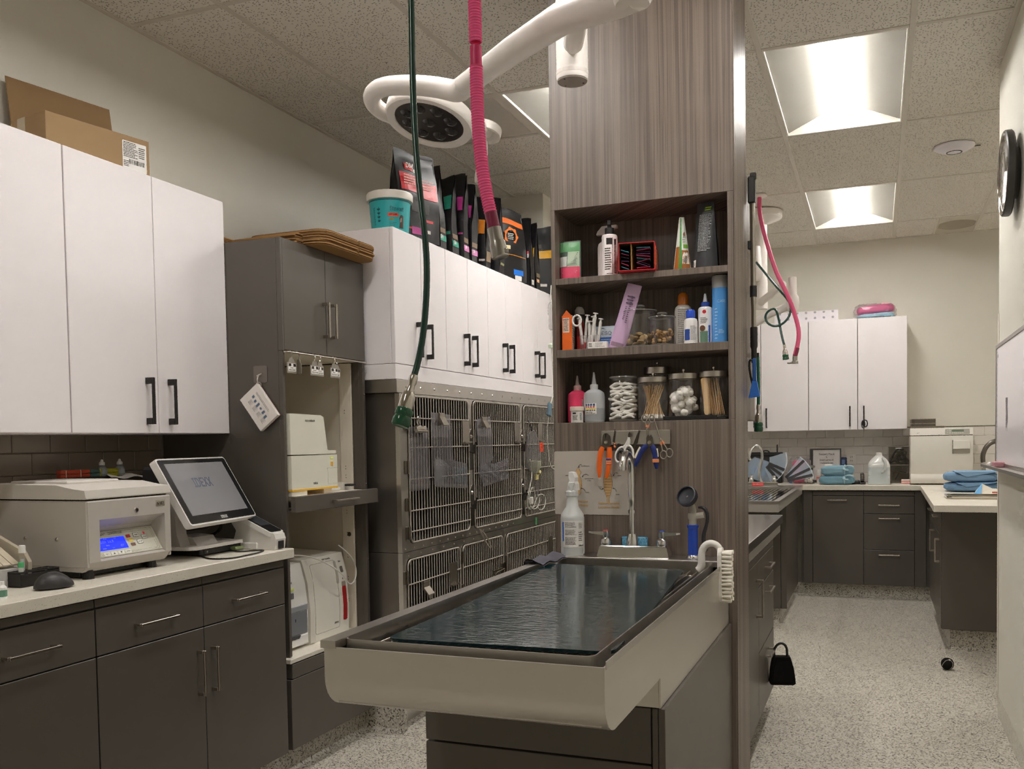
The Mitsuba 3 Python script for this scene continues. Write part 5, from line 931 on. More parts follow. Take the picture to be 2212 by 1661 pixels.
t = Thing('white_carton', 'small flat white carton lying at the front of the middle shelf', 'box'); R = lambda m: rot(m, 6, Z_, (-.926, 3.15, 0)); t.add('carton', R(box(-.962, -.893, 3.13, 3.165, S2+.0005, S2+.024, .0008)), '#e6e3e0'); t.add('print', R(lines(-.958, -.945, S2+.005, S2+.02, 3, 6, (0, 3.1299, 0), X_, Z_)), '#333333'); t.add('print', R(lines(-.935, -.9, S2+.004, S2+.021, 4, 7, (0, 3.1299, 0), X_, Z_)), '#8d8a88')
lv = pouch('lavender_packet', 'long lavender plastic packet leaning diagonally on the middle shelf', -.865, 3.17, S2, .062, .035, .24, 'f#c3a3c4', [(.12, .88, .06, .12, 'f#8f7488')], seed=11, pinch=.15)
for k in [k for k in scene if k.startswith(lv.key+'__')]:
    m = scene[k]; 
    scene[k] = {**m, 'to_world': T().translate([-.892, 3.17, S2]).rotate([0, 1, 0], 17).translate([.892, -3.17, -S2])}
def leanput(t, nm, m, col, ang=17, c=(-.892, 3.17, S2)): t.add(nm, rot(m, ang, Y_, c), col)
leanput(lv, 'print', cat(basis(meshkit_t('ZIP', .012, 0, 0, .03, True), (-.874, 3.1515, S2+.205), -Z_, X_, np.cross(-Z_, X_)) if False else lines(-.875, -.845, S2+.165, S2+.20, 3, 2, (0, 3.1575, 0), X_, Z_), lines(-.872, -.865, S2+.11, S2+.16, 8, 3, (0, 3.154, 0), X_, Z_), lines(-.86, -.852, S2+.10, S2+.20, 14, 8, (0, 3.1535, 0), X_, Z_)), '#4f3c58')
def glass_jar(name, label, x, y, z, r, h, knob=True):
    t = Thing(name, label, 'jar'); t.add('glass', lathe([(0, .002), (r-.004, .002), (r-.0015, .006), (r, .012), (r, h*.80), (r-.001, h*.84)], (x, y, z), 36), 'clear', 40); t.add('base_rim', lathe([(r-.006, 0), (r-.002, .001), (r, .005), (r-.003, .004), (r-.006, 0)], (x, y, z), 36), 'g#8a8a86', 40)
    if knob:
        l = t.add('lid', lathe([(r+.003, h*.84), (r+.004, h*.855), (r*.9, h*.885), (r*.3, h*.90), (.006, h*.91)], (x, y, z), 36), 'clear', 40); t.add('lid_rim', tube([(x+(r+.003)*math.cos(a), y+(r+.003)*math.sin(a), z+h*.85) for a in np.linspace(0, 2*math.pi, 33)[:-1]], .0016, 6, closed=True), 'glassy', 50, on=l); t.add('knob', lathe([(.006, h*.91), (.007, h*.93), (.017, h*.95), (.018, h*.975), (.014, h), (0, h)], (x, y, z), 20), 'glassy', 40, on=l)
    return t
scene['glassy'] = {'type': 'blendbsdf', 'weight': .35, 'a': {'type': 'thindielectric', 'int_ior': 1.7}, 'b': {'type': 'twosided', 'bsdf': {'type': 'principled', 'base_color': rgb('#a9a7a2'), 'roughness': .1, 'specular': .8}}}
def chunk(g, s):
    m = trimesh.creation.icosphere(1); m.vertices = m.vertices*np.array(s)*(1+.25*(meshkit.noise(m.vertices*2.1+g.random(3)*50)-.5))[:, None]; return rot(rot(m, g.uniform(0, 360), g.normal(size=3)), g.uniform(0, 360))
g = np.random.default_rng(21)
t = glass_jar('large_treat_jar', 'larger glass jar with a knobbed lid and pale treats at the bottom, middle shelf', -.782, 3.185, S2, .056, .150)
for k in range(42):
    a, r = g.uniform(0, 6.28), .043*math.sqrt(g.random()); t.add('treat', mv(chunk(g, (.011, .011, .005)), -.782+r*math.cos(a), 3.185+r*math.sin(a), S2+.012+.034*g.random()), ('m#9b8260', 'm#86704f', 'm#a8916d')[k % 3], 60)
t = glass_jar('small_treat_jar', 'smaller glass jar with a knobbed lid, half full of brown treats, middle shelf', -.699, 3.165, S2, .044, .116)
for k in range(60):
    a, r = g.uniform(0, 6.28), .034*math.sqrt(g.random()); t.add('treat', mv(chunk(g, (.007, .007, .006)), -.699+r*math.cos(a), 3.165+r*math.sin(a), S2+.010+.042*g.random()), ('m#92714a', 'm#7d5f3c', 'm#a07f56')[k % 3], 60)
t = bottle('ear_cleaner_bottle', 'white bottle with an amber cap and long fine print behind the small treat jar', -.637, 3.225, S2, [(0, 0), (.029, 0), (.030, .002), (.030, .125), (.027, .138), (.018, .145), (0, .145)], 'g#cfcbc6', [('cap', [(.019, .145), (.019, .165), (.0165, .180), (.009, .188), (0, .189)], 'g#b5641c')]); wrap(t, 'label_print', flines(-.022, .028, .01, .13, 18, 3), .030, '#8a8784')
t = bottle('blue_cap_bottle', 'small white bottle with a blue cap and a dark blue label corner, middle shelf', -.598, 3.16, S2, [(0, 0), (.0225, 0), (.0235, .002), (.0235, .078), (.020, .086), (.013, .089), (0, .089)], 'g#e9e7e5', [('cap', [(.0145, .089), (.0155, .092), (.0155, .112), (.012, .118), (0, .118)], 'g#2a4fc0')]); wrap(t, 'blue_label', flat(-.026, -.006, .012, .05), .0235, '#1f3f8c'); wrap(t, 'label_print', flines(-.004, .02, .012, .062, 12, 5), .0235, '#a3a3a8')
t = bottle('cone_tip_bottle', 'white bottle with a blue collar and grey cone tip beside the blue can', -.551, 3.178, S2, [(0, 0), (.0235, 0), (.0245, .002), (.0245, .118), (.021, .125), (.012, .128), (0, .128)], 'g#e6e3e2', [('collar', [(.0145, .128), (.0145, .143), (0, .143)], '#24418f'), ('cone_tip', [(.008, .143), (.0065, .153), (.0035, .172), (0, .173)], '#b9bcc0')])
wrap(t, 'red_dot', prism(Point(-.006, .108).buffer(.0062), 0, .0002), .0245, '#b8242e'); wrap(t, 'label_print', flines(-.02, .006, .068, .09, 4, 5), .0245, '#6e6c70'); wrap(t, 'green_picture', flat(-.022, .006, .004, .042), .0245, '#5b7a68'); wrap(t, 'blue_band', flat(.008, .015, .004, .062), .0245, '#2c4a9a'); wrap(t, 'brown_picture', prism(Point(-.013, .052).buffer(.010), 0, .0002), .0245, '#5d3a2a', dr=.0009)
t = bottle('blue_can', 'tall light blue aerosol can with a grey cap on the middle shelf', -.4985, 3.175, S2, [(0, 0), (.027, 0), (.028, .003), (.028, .186), (0, .186)], 'g#4f93d6', [('cap', [(.0285, .186), (.0285, .222), (.027, .228), (0, .228)], '#9b9a9b')], 'can'); wrap(t, 'label_print', cat(flines(-.024, -.012, .01, .12, 10, 5, .3), meshkit_t('CARE', .010, -.014, .135, .03), flines(-.01, .01, .03, .045, 3, 4)), .028, '#a9cdee')
# ---- bottom shelf
sq = lambda r, h, n=.42: [(0, 0), (r*.9, 0), (r, .008), (r, h*.78), (r*.93, h*.90), (r*.6, h*.98), (r*n, h)]
t = bottle('pink_bottle', 'pink squeeze bottle with a cone tip at the left end of the bottom shelf', -1.024, 3.20, S3, sq(.036, .118)+[(0, .118)], 'm#e2496e', [('collar', [(.0145, .118), (.0145, .136), (.010, .137), (0, .137)], '#d3a9a9'), ('cone_tip', [(.009, .137), (.007, .148), (.003, .172), (0, .173)], '#9a8f8d')])
wrap(t, 'label_panel', flat(.012, .034, .055, .085), .036, '#cfa5aa', .12)
t = bottle('clear_bottle', 'half full translucent squeeze bottle with a coloured pictogram label, bottom shelf', -.952, 3.172, S3, sq(.0385, .118)+[(0, .118)], 'g#b9bcc0', [('collar', [(.0145, .118), (.0145, .136), (.010, .137), (0, .137)], '#cfd0d2'), ('cone_tip', [(.009, .137), (.007, .150), (.003, .180), (0, .181)], '#a9aaac'), ('liquid_band', [(.0386, .008), (.0387, .05)], 'g#9a9da1')])
wrap(t, 'label_panel', flat(-.037, .008, .028, .068), .0385, '#ece8e4', 0, .001); wrap(t, 'label_blocks', cat(*[flat(-.034+.0098*k, -.027+.0098*k, .058, .066) for k in range(4)]), .0385, '#4a5a8e', 0, .0014); wrap(t, 'label_blocks', flat(-.034, .005, .047, .0505), .0385, '#e8c52a', 0, .0014); wrap(t, 'label_blocks', cat(*[flat(-.034+.0098*k, -.028+.0098*k, .052, .057) for k in range(4)]), .0385, '#c43f35', 0, .0014); wrap(t, 'label_print', cat(*[flat(-.034+.0066*k, -.030+.0066*k, .040, .045) for k in range(6)]+[flines(-.033, .005, .029, .038, 2, 4)]), .0385, '#2b2b2b', 0, .0014)
t = bottle('white_pot', 'small white screw-top pot in front of the pink bottle', -1.007, 3.138, S3, [(0, 0), (.022, 0), (.0225, .002), (.0225, .042), (0, .042)], 'g#e6e2de', [('lid', [(.0255, .042), (.0255, .055), (.0245, .057), (0, .057)], '#ded3c6')]); wrap(t, 'label_print', flines(-.016, .004, .008, .026, 5, 3), .0225, '#555555'); wrap(t, 'label_badge', flat(-.016, -.003, .030, .0355, .0025), .0225, '#15161a'); wrap(t, 'label_print', flines(.010, .02, .008, .034, 8, 4), .0225, '#6a7d90')
def lidded(name, label, x, y, z, r, h, lid=True):
    t = Thing(name, label, 'jar'); t.add('glass', lathe([(0, .003), (r-.005, .003), (r, .010), (r, h*.80), (r-.003, h*.85), (r-.006, h*.87)], (x, y, z), 36), 'clear', 40); t.add('base_rim', lathe([(r-.012, 0), (r-.002, .002), (r, .008), (r-.002, .006), (r-.012, .002)], (x, y, z), 36), 'g#77756f', 40)
    if lid:
        l = t.add('lid', lathe([(r-.004, h*.84), (r+.001, h*.845), (r+.001, h*.955), (r-.001, h*.965), (0, h*.967)], (x, y, z), 40), 'b#b9b3aa', 40, label='brushed steel lid'); t.add('knob', lathe([(.003, h*.967), (.0025, h*1.0), (.0055, h*1.02), (.006, h*1.05), (.004, h*1.07), (0, h*1.07)], (x, y, z), 14), 's#c9c4bb', 40, on=l)
    return t
t = lidded('gauze_jar', 'open glass jar stuffed with white gauze swabs, bottom shelf', -.846, 3.182, S3, .0525, .166, False); t.add('rim', tube([(-.846+.0475*math.cos(a), 3.182+.0475*math.sin(a), S3+.158) for a in np.linspace(0, 6.2832, 33)[:-1]], .0028, 6, closed=True), 'glassy', 50); t.add('neck', lathe([(.047, .144), (.0475, .158)], (-.846, 3.182, S3), 32), 'clear', 40)
g = np.random.default_rng(2)
for k in range(22):
    col_ = k % 2; z = S3+.012+.0115*(k//2); m = box(-.022, .022, -.03, .03, 0, .009, .003).subdivide().subdivide(); v = m.vertices; v[:, 2] += .004*np.sin(v[:, 0]*120+k)+.003*(meshkit.noise(v*90+k)-.5)
    t.add('swab', mv(rot(rot(m, g.uniform(-12, 12), Y_), g.uniform(-20, 20)), -.846+(-.021 if col_ == 0 else .021)+g.uniform(-.003, .003), 3.178+g.uniform(-.006, .006), z), 'm#e6e4de', 50)
t = lidded('cotton_swab_jar', 'glass jar of long wooden cotton-tipped sticks with a steel lid, bottom shelf', -.737, 3.18, S3, .053, .160); g = np.random.default_rng(7)
for k in range(64):
    a, r = g.uniform(0, 6.28), .042*math.sqrt(g.random()); b = a+math.pi*.55+g.uniform(-.5, .5); r2 = .040*math.sqrt(g.random())
    p = np.array([-.737+r*math.cos(a), 3.18+r*math.sin(a), S3+.010]); q = np.array([-.737+r2*math.cos(b), 3.18+r2*math.sin(b), S3+.118+.012*g.random()])
    s_ = t.add('stick', cyl(p, q, .0012, 5), 'm#cfae82', 60); t.add('cotton_tip', lathe([(0, -.004), (.0022, 0), (.0024, .008), (.0012, .014)], p, 6, tuple((q-p)/np.linalg.norm(q-p))), 'm#eee9df', 60, on=s_)
lidded('spare_jar', 'empty glass jar with a steel lid behind the jar of cotton-tipped sticks', -.748, 3.298, S3, .05, .205)
t = lidded('cotton_ball_jar', 'glass jar of white cotton balls with a steel lid, bottom shelf', -.629, 3.182, S3+.006, .052, .162); g = np.random.default_rng(8)
for k in range(58):
    a, r = g.uniform(0, 6.28), .039*math.sqrt(g.random()); m = trimesh.creation.icosphere(2); m.vertices *= (.0125*(1+.35*(meshkit.noise(m.vertices*2+k)-.5)))[:, None]
    t.add('cotton_ball', mv(m, -.629+r*math.cos(a), 3.182+r*math.sin(a), S3+.022+.085*(k/58)+.006*g.random()), 'm#efece6', 60)
t = lidded('tongue_depressor_jar', 'glass jar of flat wooden sticks with a steel lid, bottom shelf', -.524, 3.182, S3+.006, .048, .166); g = np.random.default_rng(6)
P = rrect(-.008, .008, 0, .128, .0075)
for k in range(34):
    x = -.562+.00225*k; t.add('stick', mv(rot(rot(basis(prism(P, -.0008, .0008), (0, 0, 0), Y_, Z_, X_), -9+g.uniform(-3, 3), Y_) if k > 12 else rot(basis(prism(P, -.0008, .0008), (0, 0, 0), X_, Z_, -Y_), -4+g.uniform(-3, 3), Y_), g.uniform(-8, 8)), x if k > 12 else -.545+.004*g.random(), 3.172+.02*g.random() if k > 12 else 3.148+.0018*k, S3+.016), ('m#d9b98c', 'm#cba878', 'm#e0c49a')[k % 3])
t = Thing('jar_tray', 'low black tray under the two right jars on the bottom shelf', 'tray'); t.add('base', box(-.69, -.475, 3.125, 3.245, S3+.0003, S3+.0055, .001), '#191716'); t.add('front_edge', box(-.69, -.505, 3.121, 3.125, S3+.0003, S3+.014, .001), '#191716')
# ================================================================ magnetic strip with tools, poster, tap and the things round the tub table
t = Thing('magnetic_strip', 'stainless magnetic tool strip on the wood column above the tap', 'tool strip'); t.add('strip', box(-.906, -.662, 3.097, 3.1145, 1.293, 1.342, .001), STEEL)
MY = 3.0945
def clipper(name, label, x, z, rotz, handle_l, handle_r, col, extra):
    t = Thing(name, label, 'nail clipper'); L_ = lambda p, y0=MY-.012, y1=MY: prism(p, y0, y1, 'xz')
    return t, L_
t, L_ = clipper('nail_clipper', 'orange-handled nail clipper held on the magnetic strip', 0, 0, 0, 0, 0, 0, 0)
t.add('head', cat(L_(Polygon([(-.902, 1.292), (-.898, 1.325), (-.893, 1.333), (-.882, 1.333), (-.874, 1.325), (-.870, 1.29), (-.88, 1.28), (-.895, 1.28)]), MY-.006, MY)), 'b#6f6b66'); t.add('rivet', lathe([(0, .004), (.006, .003), (.007, 0)], (-.886, MY-.006, 1.302), 14, (0, -1, 0)), 's#d8d3cb', 40); t.add('notch', L_(Polygon([(-.889, 1.334), (-.885, 1.334), (-.886, 1.316), (-.888, 1.316)]), MY-.0075, MY-.004), '#1b1a19')
OR = '#f06a1e'
def handle(pts, r0): return trimesh.Trimesh(*(lambda m: ((m.vertices-[0, MY-.010, 0])*[1, .62, 1]+[0, MY-.010, 0], m.faces))(tube(spline([(x, MY-.010, z) for x, z in pts], 20), r0, 12)))
rr_ = np.interp(np.linspace(0, 1, 20), [0, .2, .8, 1], [.008, .010, .0085, .004])
t.add('handle', handle([(-.897, 1.285), (-.906, 1.262), (-.910, 1.23), (-.911, 1.20), (-.910, 1.178)], rr_), OR, 40); h2 = t.add('handle', handle([(-.873, 1.285), (-.873, 1.255), (-.876, 1.22), (-.882, 1.19), (-.886, 1.176)], rr_), OR, 40)
for z, c in ((1.242, '#3a3a86'), (1.235, '#d9966a'), (1.228, '#f08a60')): t.add('marker_band', box(-.884, -.866, MY-.0175, MY-.003, z-.003, z+.003, .001), c, on=h2)
t = Thing('nail_clipper', 'dark blue nail clipper with cream grips held on the magnetic strip', 'nail clipper')
t.add('head', prism(Polygon([(-.742, 1.295), (-.742, 1.315), (-.736, 1.326), (-.731, 1.318), (-.727, 1.326), (-.722, 1.315), (-.718, 1.292), (-.727, 1.286), (-.738, 1.286)]), MY-.006, MY, 'xz'), 'b#77726c'); t.add('rivet', lathe([(0, .004), (.006, .003), (.007, 0)], (-.731, MY-.006, 1.299), 14, (0, -1, 0)), 's#d8d3cb', 40)
hl = t.add('handle', handle([(-.738, 1.288), (-.752, 1.278), (-.766, 1.255), (-.776, 1.232), (-.781, 1.216)], rr_*1.05), '#1d2a6b', 40); hr = t.add('handle', handle([(-.722, 1.288), (-.713, 1.27), (-.709, 1.245), (-.707, 1.222), (-.706, 1.208)], rr_*1.05), '#1d2a6b', 40)
t.add('grip', handle([(-.760, 1.282), (-.770, 1.265), (-.780, 1.245)], .0065), '#d8d2bb', 40, on=hl); t.add('grip', handle([(-.706, 1.278), (-.704, 1.262), (-.703, 1.25)], .005), '#d8d2bb', 40, on=hr); t.add('marker_band', box(-.718, -.698, MY-.018, MY-.003, 1.230, 1.242, .001), '#e08a58', on=hr)
def ringtool(name, label, tip, piv, r1, r2, rad, mat='s#b5b0a8', band=None, w=.0028, cat_n='surgical tool', rw=None):
    """scissors or forceps: two shanks crossing at the pivot, a ring on each"""
    t = Thing(name, label, cat_n); y = MY-.004; P = lambda q, dy=0: np.array([q[0], y+dy, q[1]])
    for k, r in enumerate((r1, r2)):
        d = np.array(r)-np.array(piv); d = d/np.linalg.norm(d); e = np.array(r)-d*rad
        s_ = t.add('shank', tube([P(tip, .001*k), P(piv, .001*k), P(e, .001*k)], [w*.5, w, w*.8], 8), mat, 50)
        t.add('ring', tube([P((r[0]+rad*.8*math.cos(a), r[1]+rad*math.sin(a)), .001*k) for a in np.linspace(0, 6.2832, 25)[:-1]], rw or w*.75, 8, closed=True), mat, 50, on=s_)
        if band: t.add('marker_band', cyl(P(np.array(piv)+(e-np.array(piv))*.3), P(np.array(piv)+(e-np.array(piv))*.55), w*1.25, 8), band, on=s_)
    t.add('pivot', lathe([(0, .004), (.003, .003), (.0035, 0)], P(piv, -.002), 10, (0, -1, 0)), 's#d8d3cb', 40); return t
ringtool('forceps', 'steel forceps hanging ring ends down at the right end of the magnetic strip', (-.716, 1.385), (-.695, 1.315), (-.683, 1.256), (-.662, 1.262), .014, band='#d98a62', w=.003)
ringtool('forceps', 'steel forceps with an orange band held point down, rings over the shelf edge', (-.741, 1.308), (-.739, 1.345), (-.748, 1.382), (-.722, 1.380), .012, band='#d98a62', w=.003)
ringtool('dark_scissors', 'slim dark scissors hanging between the orange clipper and the white scissors', (-.853, 1.348), (-.861, 1.30), (-.838, 1.282), (-.842, 1.256), .014, 's#5a5752', '#d98a62', w=.003, cat_n='scissors')
t = Thing('tweezers', 'dark pointed tweezers leaning on the magnetic strip beside the blue clipper', 'tweezers'); t.add('arm', prism(Polygon([(-.764, 1.353), (-.788, 1.296), (-.792, 1.282), (-.786, 1.284), (-.780, 1.30)]), MY-.004, MY-.001, 'xz'), 's#57534e'); t.add('arm', prism(Polygon([(-.764, 1.353), (-.783, 1.298), (-.785, 1.283), (-.780, 1.285), (-.776, 1.30)]), MY-.008, MY-.005, 'xz'), 's#6b6761')
t = Thing('white_scissors', 'white bandage scissors with large loops hanging on the magnetic strip', 'scissors'); wy = MY-.008
for k, (c, rx, rz, a0) in enumerate((((-.834, 1.258), .016, .027, .35), ((-.803, 1.262), .015, .027, -.05))):
    R_ = lambda x, z: (c[0]+x*math.cos(a0)+z*math.sin(a0), wy-.002*k, c[1]-x*math.sin(a0)+z*math.cos(a0))
    h = t.add('loop', tube([R_(rx*math.cos(a), rz*math.sin(a)) for a in np.linspace(0, 6.2832, 29)[:-1]], .0042, 8, closed=True), '#ece9e4', 50, label='white loop'); t.add('inner_ring', tube([R_(.6*rx*math.cos(a), .62*rz*math.sin(a)) for a in np.linspace(0, 6.2832, 29)[:-1]], .0045, 8, closed=True), '#3a3a3c', 50, on=h)
t.add('shank', tube(spline([(-.822, wy, 1.282), (-.808, wy, 1.300), (-.802, wy, 1.318)], 10), .006, 8), '#e4e1dc', 50); t.add('shank', tube(spline([(-.806, wy, 1.288), (-.803, wy, 1.305), (-.803, wy, 1.318)], 10), .006, 8), '#e4e1dc', 50)
t.add('blade', prism(Polygon([(-.806, 1.312), (-.797, 1.312), (-.795, 1.33), (-.799, 1.338), (-.805, 1.33)]), wy-.003, wy, 'xz'), 's#6f6b66')
# vaccine poster
t = Thing('poster', 'laminated white poster with two tan animal outlines on the wood column', 'poster'); py = 3.1135
t.add('laminate', prism(rrect(-1.088+.001, -.812, 1.045, 1.272, .004), py-.0008, py, 'xz'), 'f#bdb6ae'); sh_ = t.add('sheet', box(-1.085, -.817, 1.053, 1.268, py-.0014, py-.0008, 0), '#e6e1df')
def onpo(p, c, nm, d=.0018): t.add(nm, prism(p, py-d, py-.0013, 'xz'), c)
dog = [(.0, .085), (.006, .072), (.012, .066), (.008, .060), (.005, .054), (.010, .044), (.013, .03), (.012, .016), (.009, .004), (.010, -.004), (.006, -.014), (0, -.012), (-.010, -.008), (-.012, .0), (-.009, .01), (-.012, .03), (-.010, .044), (-.005, .054), (-.008, .060), (-.012, .066), (-.006, .072)]
for x, s in ((-.998, 1.0), (-.888, .0)):
    pl = Polygon([(x+a, 1.13+b) for a, b in dog]) if s else Polygon([(x+.0+.0155*math.sin(u*math.pi)**.8*(1), 1.10+.115*u) for u in np.linspace(0, 1, 14)]+[(x-.0155*math.sin(u*math.pi)**.8, 1.10+.115*u) for u in np.linspace(1, 0, 14)]).buffer(0).union(sbox(x-.003, 1.085, x+.003, 1.106))
    onpo(pl.buffer(.0008), '#5a4a38', 'outline', .0016); onpo(pl, '#c9a878' if s else '#c2a070', 'animal_picture', .0019)
for k in range(9): 
    w = .0145*math.sin((k+1.2)/11*math.pi); onpo(sbox(-.888-w, 1.112+.0098*k, -.888+w, 1.1138+.0098*k), '#8a6a42', 'stripe', .0022)
def arrow(x0, z0, x1, z1, b): 
    P = spline([(x0, z0, 0), ((x0+x1)/2, (z0+z1)/2+b, 0), (x1, z1, 0)], 8)[:, :2]; return LineString(P).buffer(.0007).union(Polygon([(x1, z1), (x1+.003, z1+.0035), (x1+.0035, z1-.002)]) if x0 > x1 else Polygon([(x1, z1), (x1-.003, z1+.0035), (x1-.0035, z1-.002)]))
for ar in (arrow(-.985, 1.224, -.996, 1.215, .004), arrow(-.96, 1.186, -.983, 1.18, .006), arrow(-.972, 1.128, -.988, 1.138, .004), arrow(-1.036, 1.182, -1.03, 1.176, .001), arrow(-.852, 1.192, -.868, 1.184, .005), arrow(-.918, 1.14, -.905, 1.138, -.004), arrow(-.858, 1.128, -.870, 1.138, .005)): onpo(ar, '#2a2826', 'arrow')
pt = lambda s, h, x, z, w, c='#4a4744', b=False: t.add('print', text(s, h, (x, py-.0014, z), X_, Z_, bold=b, width=w), c)
for s, x, z, w in (('Bordetella', -.986, 1.217, .03), ('Lepto', -1.047, 1.184, .014), ('DHPP / Lyme', -.974, 1.172, .032), ('1 year', -.964, 1.165, .014), ('Rabies', -.972, 1.123, .014), ('FVRCP', -.854, 1.182, .016), ('FeLV', -.922, 1.142, .012), ('Rabies', -.860, 1.116, .014), ('CIV', -1.05, 1.122, .008)): pt(s, .0035, x, z, w)
pt('Canine Vaccine', .0075, -1.04, 1.088, .078, '#c29a5c', True); pt('Location Guide', .0075, -1.04, 1.074, .078, '#c29a5c', True); pt('Feline Vaccine', .0075, -.925, 1.082, .078, '#c29a5c', True); pt('Location Guide', .0075, -.925, 1.068, .078, '#c29a5c', True)
# tap
RD = RZ+.003
t = Thing('tap', 'chrome deck-mounted tap with two lever handles and a tall spout on the tub table', 'tap'); ty_ = 3.06
t.add('base', trimesh.convex.convex_hull(np.array([(x, y, RD+z) for x, y, z in [(-.908, 3.03, 0), (-.656, 3.03, 0), (-.908, 3.092, 0), (-.656, 3.092, 0), (-.900, 3.035, .034), (-.664, 3.035, .034), (-.900, 3.088, .034), (-.664, 3.088, .034)]])), 'chrome', label='long chrome base')
t.add('base_top', box(-.897, -.667, 3.038, 3.085, RD+.034, RD+.037, .001), 'chrome')
t.add('spout_collar', lathe([(.021, .034), (.019, .06), (.015, .077), (0, .077)], (-.788, ty_, RD), 24), 'chrome', 40); sp = spline([(-.788, ty_, RD+.07), (-.7885, ty_, RD+.16), (-.789, ty_, RD+.26), (-.79, ty_-.004, RD+.31), (-.792, ty_-.035, RD+.353), (-.794, ty_-.075, RD+.345), (-.795, ty_-.095, RD+.30)], 40)
t.add('spout', tube(sp, np.interp(np.linspace(0, 1, 40), [0, .3, .31, 1], [.0095, .0095, .0125, .0125]), 18), 'chrome', 60); t.add('spout_ring', lathe([(.0135, 0), (.0135, .012)], (-.7885, ty_, RD+.148), 20), 'chrome')
for x, s, c, lc in ((-.8835, -1, '#c8474a', 'red'), (-.684, 1, '#35479a', 'blue')):
    h = t.add('handle', lathe([(.018, .037), (.0195, .045), (.017, .058), (.009, .064), (.011, .068), (.011, .086), (0, .086)], (x, ty_, RD), 22), 'chrome', 40, label=f'chrome lever handle with a {lc} cap')
    t.add('lever', trimesh.convex.convex_hull(np.array([(x+s*a, ty_+b, RD+z) for a, b, z in [(.0, -.009, .070), (.0, .009, .070), (0, -.009, .084), (0, .009, .084), (.05, -.008, .076), (.05, .008, .076), (.05, -.008, .083), (.062, 0, .078), (.062, 0, .083)]])), 'chrome', on=h); t.add('cap', lathe([(.010, .086), (.009, .089), (0, .0895)], (x, ty_, RD), 18), c, 40, on=h)
def f_sponge(p, n, uv): return m3(C('#86bcd8'), C('#4f8fb5'), mikit.smoothstep(.45, .6, mikit.noise(p.x*420, p.y*420, p.z*420)))
scene['sponge_mat'] = {'type': 'diffuse', 'reflectance': mikit.proc(f_sponge)}
solo('blue_sponge', rot(box(-.837, -.745, 3.094, 3.111, RD+.0005, RD+.062, .003), 0), 'sponge_mat', 'pale blue speckled sponge standing behind the tap', 'sponge')
# spray nozzle in its holder
t = Thing('rinse_sprayer', 'hand sprayer with a blue grip and round black head beside the tap', 'sprayer'); nx, ny = -.579, 3.062
t.add('holder', lathe([(.022, 0), (.021, .006), (.017, .01), (0, .01)], (nx, ny, RD), 20), 'chrome', 40); t.add('grip', lathe([(.0165, .008), (.0165, .10), (.0195, .103), (.0195, .110), (.016, .112), (0, .112)], (nx, ny, RD), 22), '#1e3f9e', 40, label='blue grip')
t.add('neck', cat(lathe([(.0125, .112), (.0125, .128), (.016, .134), (.016, .15), (0, .152)], (nx, ny, RD), 18), tube(spline([(nx, ny, RD+.145), (nx+.003, ny, RD+.165), (nx-.004, ny-.004, RD+.185), (nx-.010, ny-.008, RD+.20)], 12), .009, 12), cyl((nx+.005, ny, RD+.14), (nx+.038, ny, RD+.146), .0105, 12)), '#a8a398', 40)
hc = np.array([nx-.013, ny-.014, RD+.206]); hn = np.array([-.30, -.80, .45]); hn /= np.linalg.norm(hn)
t.add('head', lathe([(.014, -.012), (.033, -.008), (.035, -.002), (.035, .014), (.031, .015), (.030, .006), (.010, .004), (0, .004)], hc, 32, tuple(hn)), '#23252e', 40, label='round black spray head'); t.add('screw', lathe([(0, .007), (.003, .006), (.004, .004)], hc, 10, tuple(hn)), 's#d0ccc4')
t.add('lever', tube(spline([(nx+.020, ny, RD+.170), (nx+.042, ny-.004, RD+.165), (nx+.050, ny-.004, RD+.13), (nx+.038, ny, RD+.085), (nx+.036, ny, RD+.055), (nx+.047, ny, RD+.024)], 30), np.interp(np.linspace(0, 1, 30), [0, .1, .5, .9, 1], [.004, .006, .0055, .007, .004]), 10), '#26262a', 50, label='black squeeze lever')
# spray bottle with printed label
t = bottle('cleaner_spray_bottle', 'translucent white spray bottle with a printed label in front of the poster', -1.003, 3.055, RD, [(0, 0), (.037, 0), (.0415, .004), (.042, .010), (.042, .13), (.040, .142), (.022, .170), (.019, .20), (.020, .206), (.0225, .208), (.0225, .222), (.017, .228), (0, .228)], 'g#cfd2d2'); bt = t
wrap(t, 'label_panel', flat(-.038, .040, .030, .122), .042, '#e3e1de', .1, .0008); wrap(t, 'blue_band', flat(-.043, -.036, .05, .118), .042, '#2d5cb5', .1, .001)
wrap(t, 'label_print', cat(flines(-.030, .012, .098, .118, 6, 1, .35), flines(-.030, .012, .072, .092, 7, 2, .35), flines(-.030, .012, .038, .066, 9, 3, .4), flines(.018, .036, .095, .116, 5, 4, .35), flines(.018, .036, .05, .085, 5, 5, .4), meshkit_t('idexx', .006, .018, .033, .02, True)), .042, '#4c4c50', .1, .0014)
t.add('trigger_head', mv(prism(Polygon([(-.016, .226), (.016, .226), (.014, .250), (.010, .258), (.012, .272), (.004, .290), (-.010, .292), (-.012, .275), (-.008, .262), (-.014, .25)]), -.012, .030, 'xz'), -1.0, 3.055, RD), '#e4e5e4'); t.add('trigger', mv(prism(Polygon([(-.009, .254), (.011, .254), (.004, .232), (-.002, .232)]), -.022, -.010, 'xz'), -1.0, 3.055, RD), '#d5d6d6')
wrap(t, 'fill_line', flat(-.04, .04, .0, .028), .042, 'g#b7babb', .1, .0004)
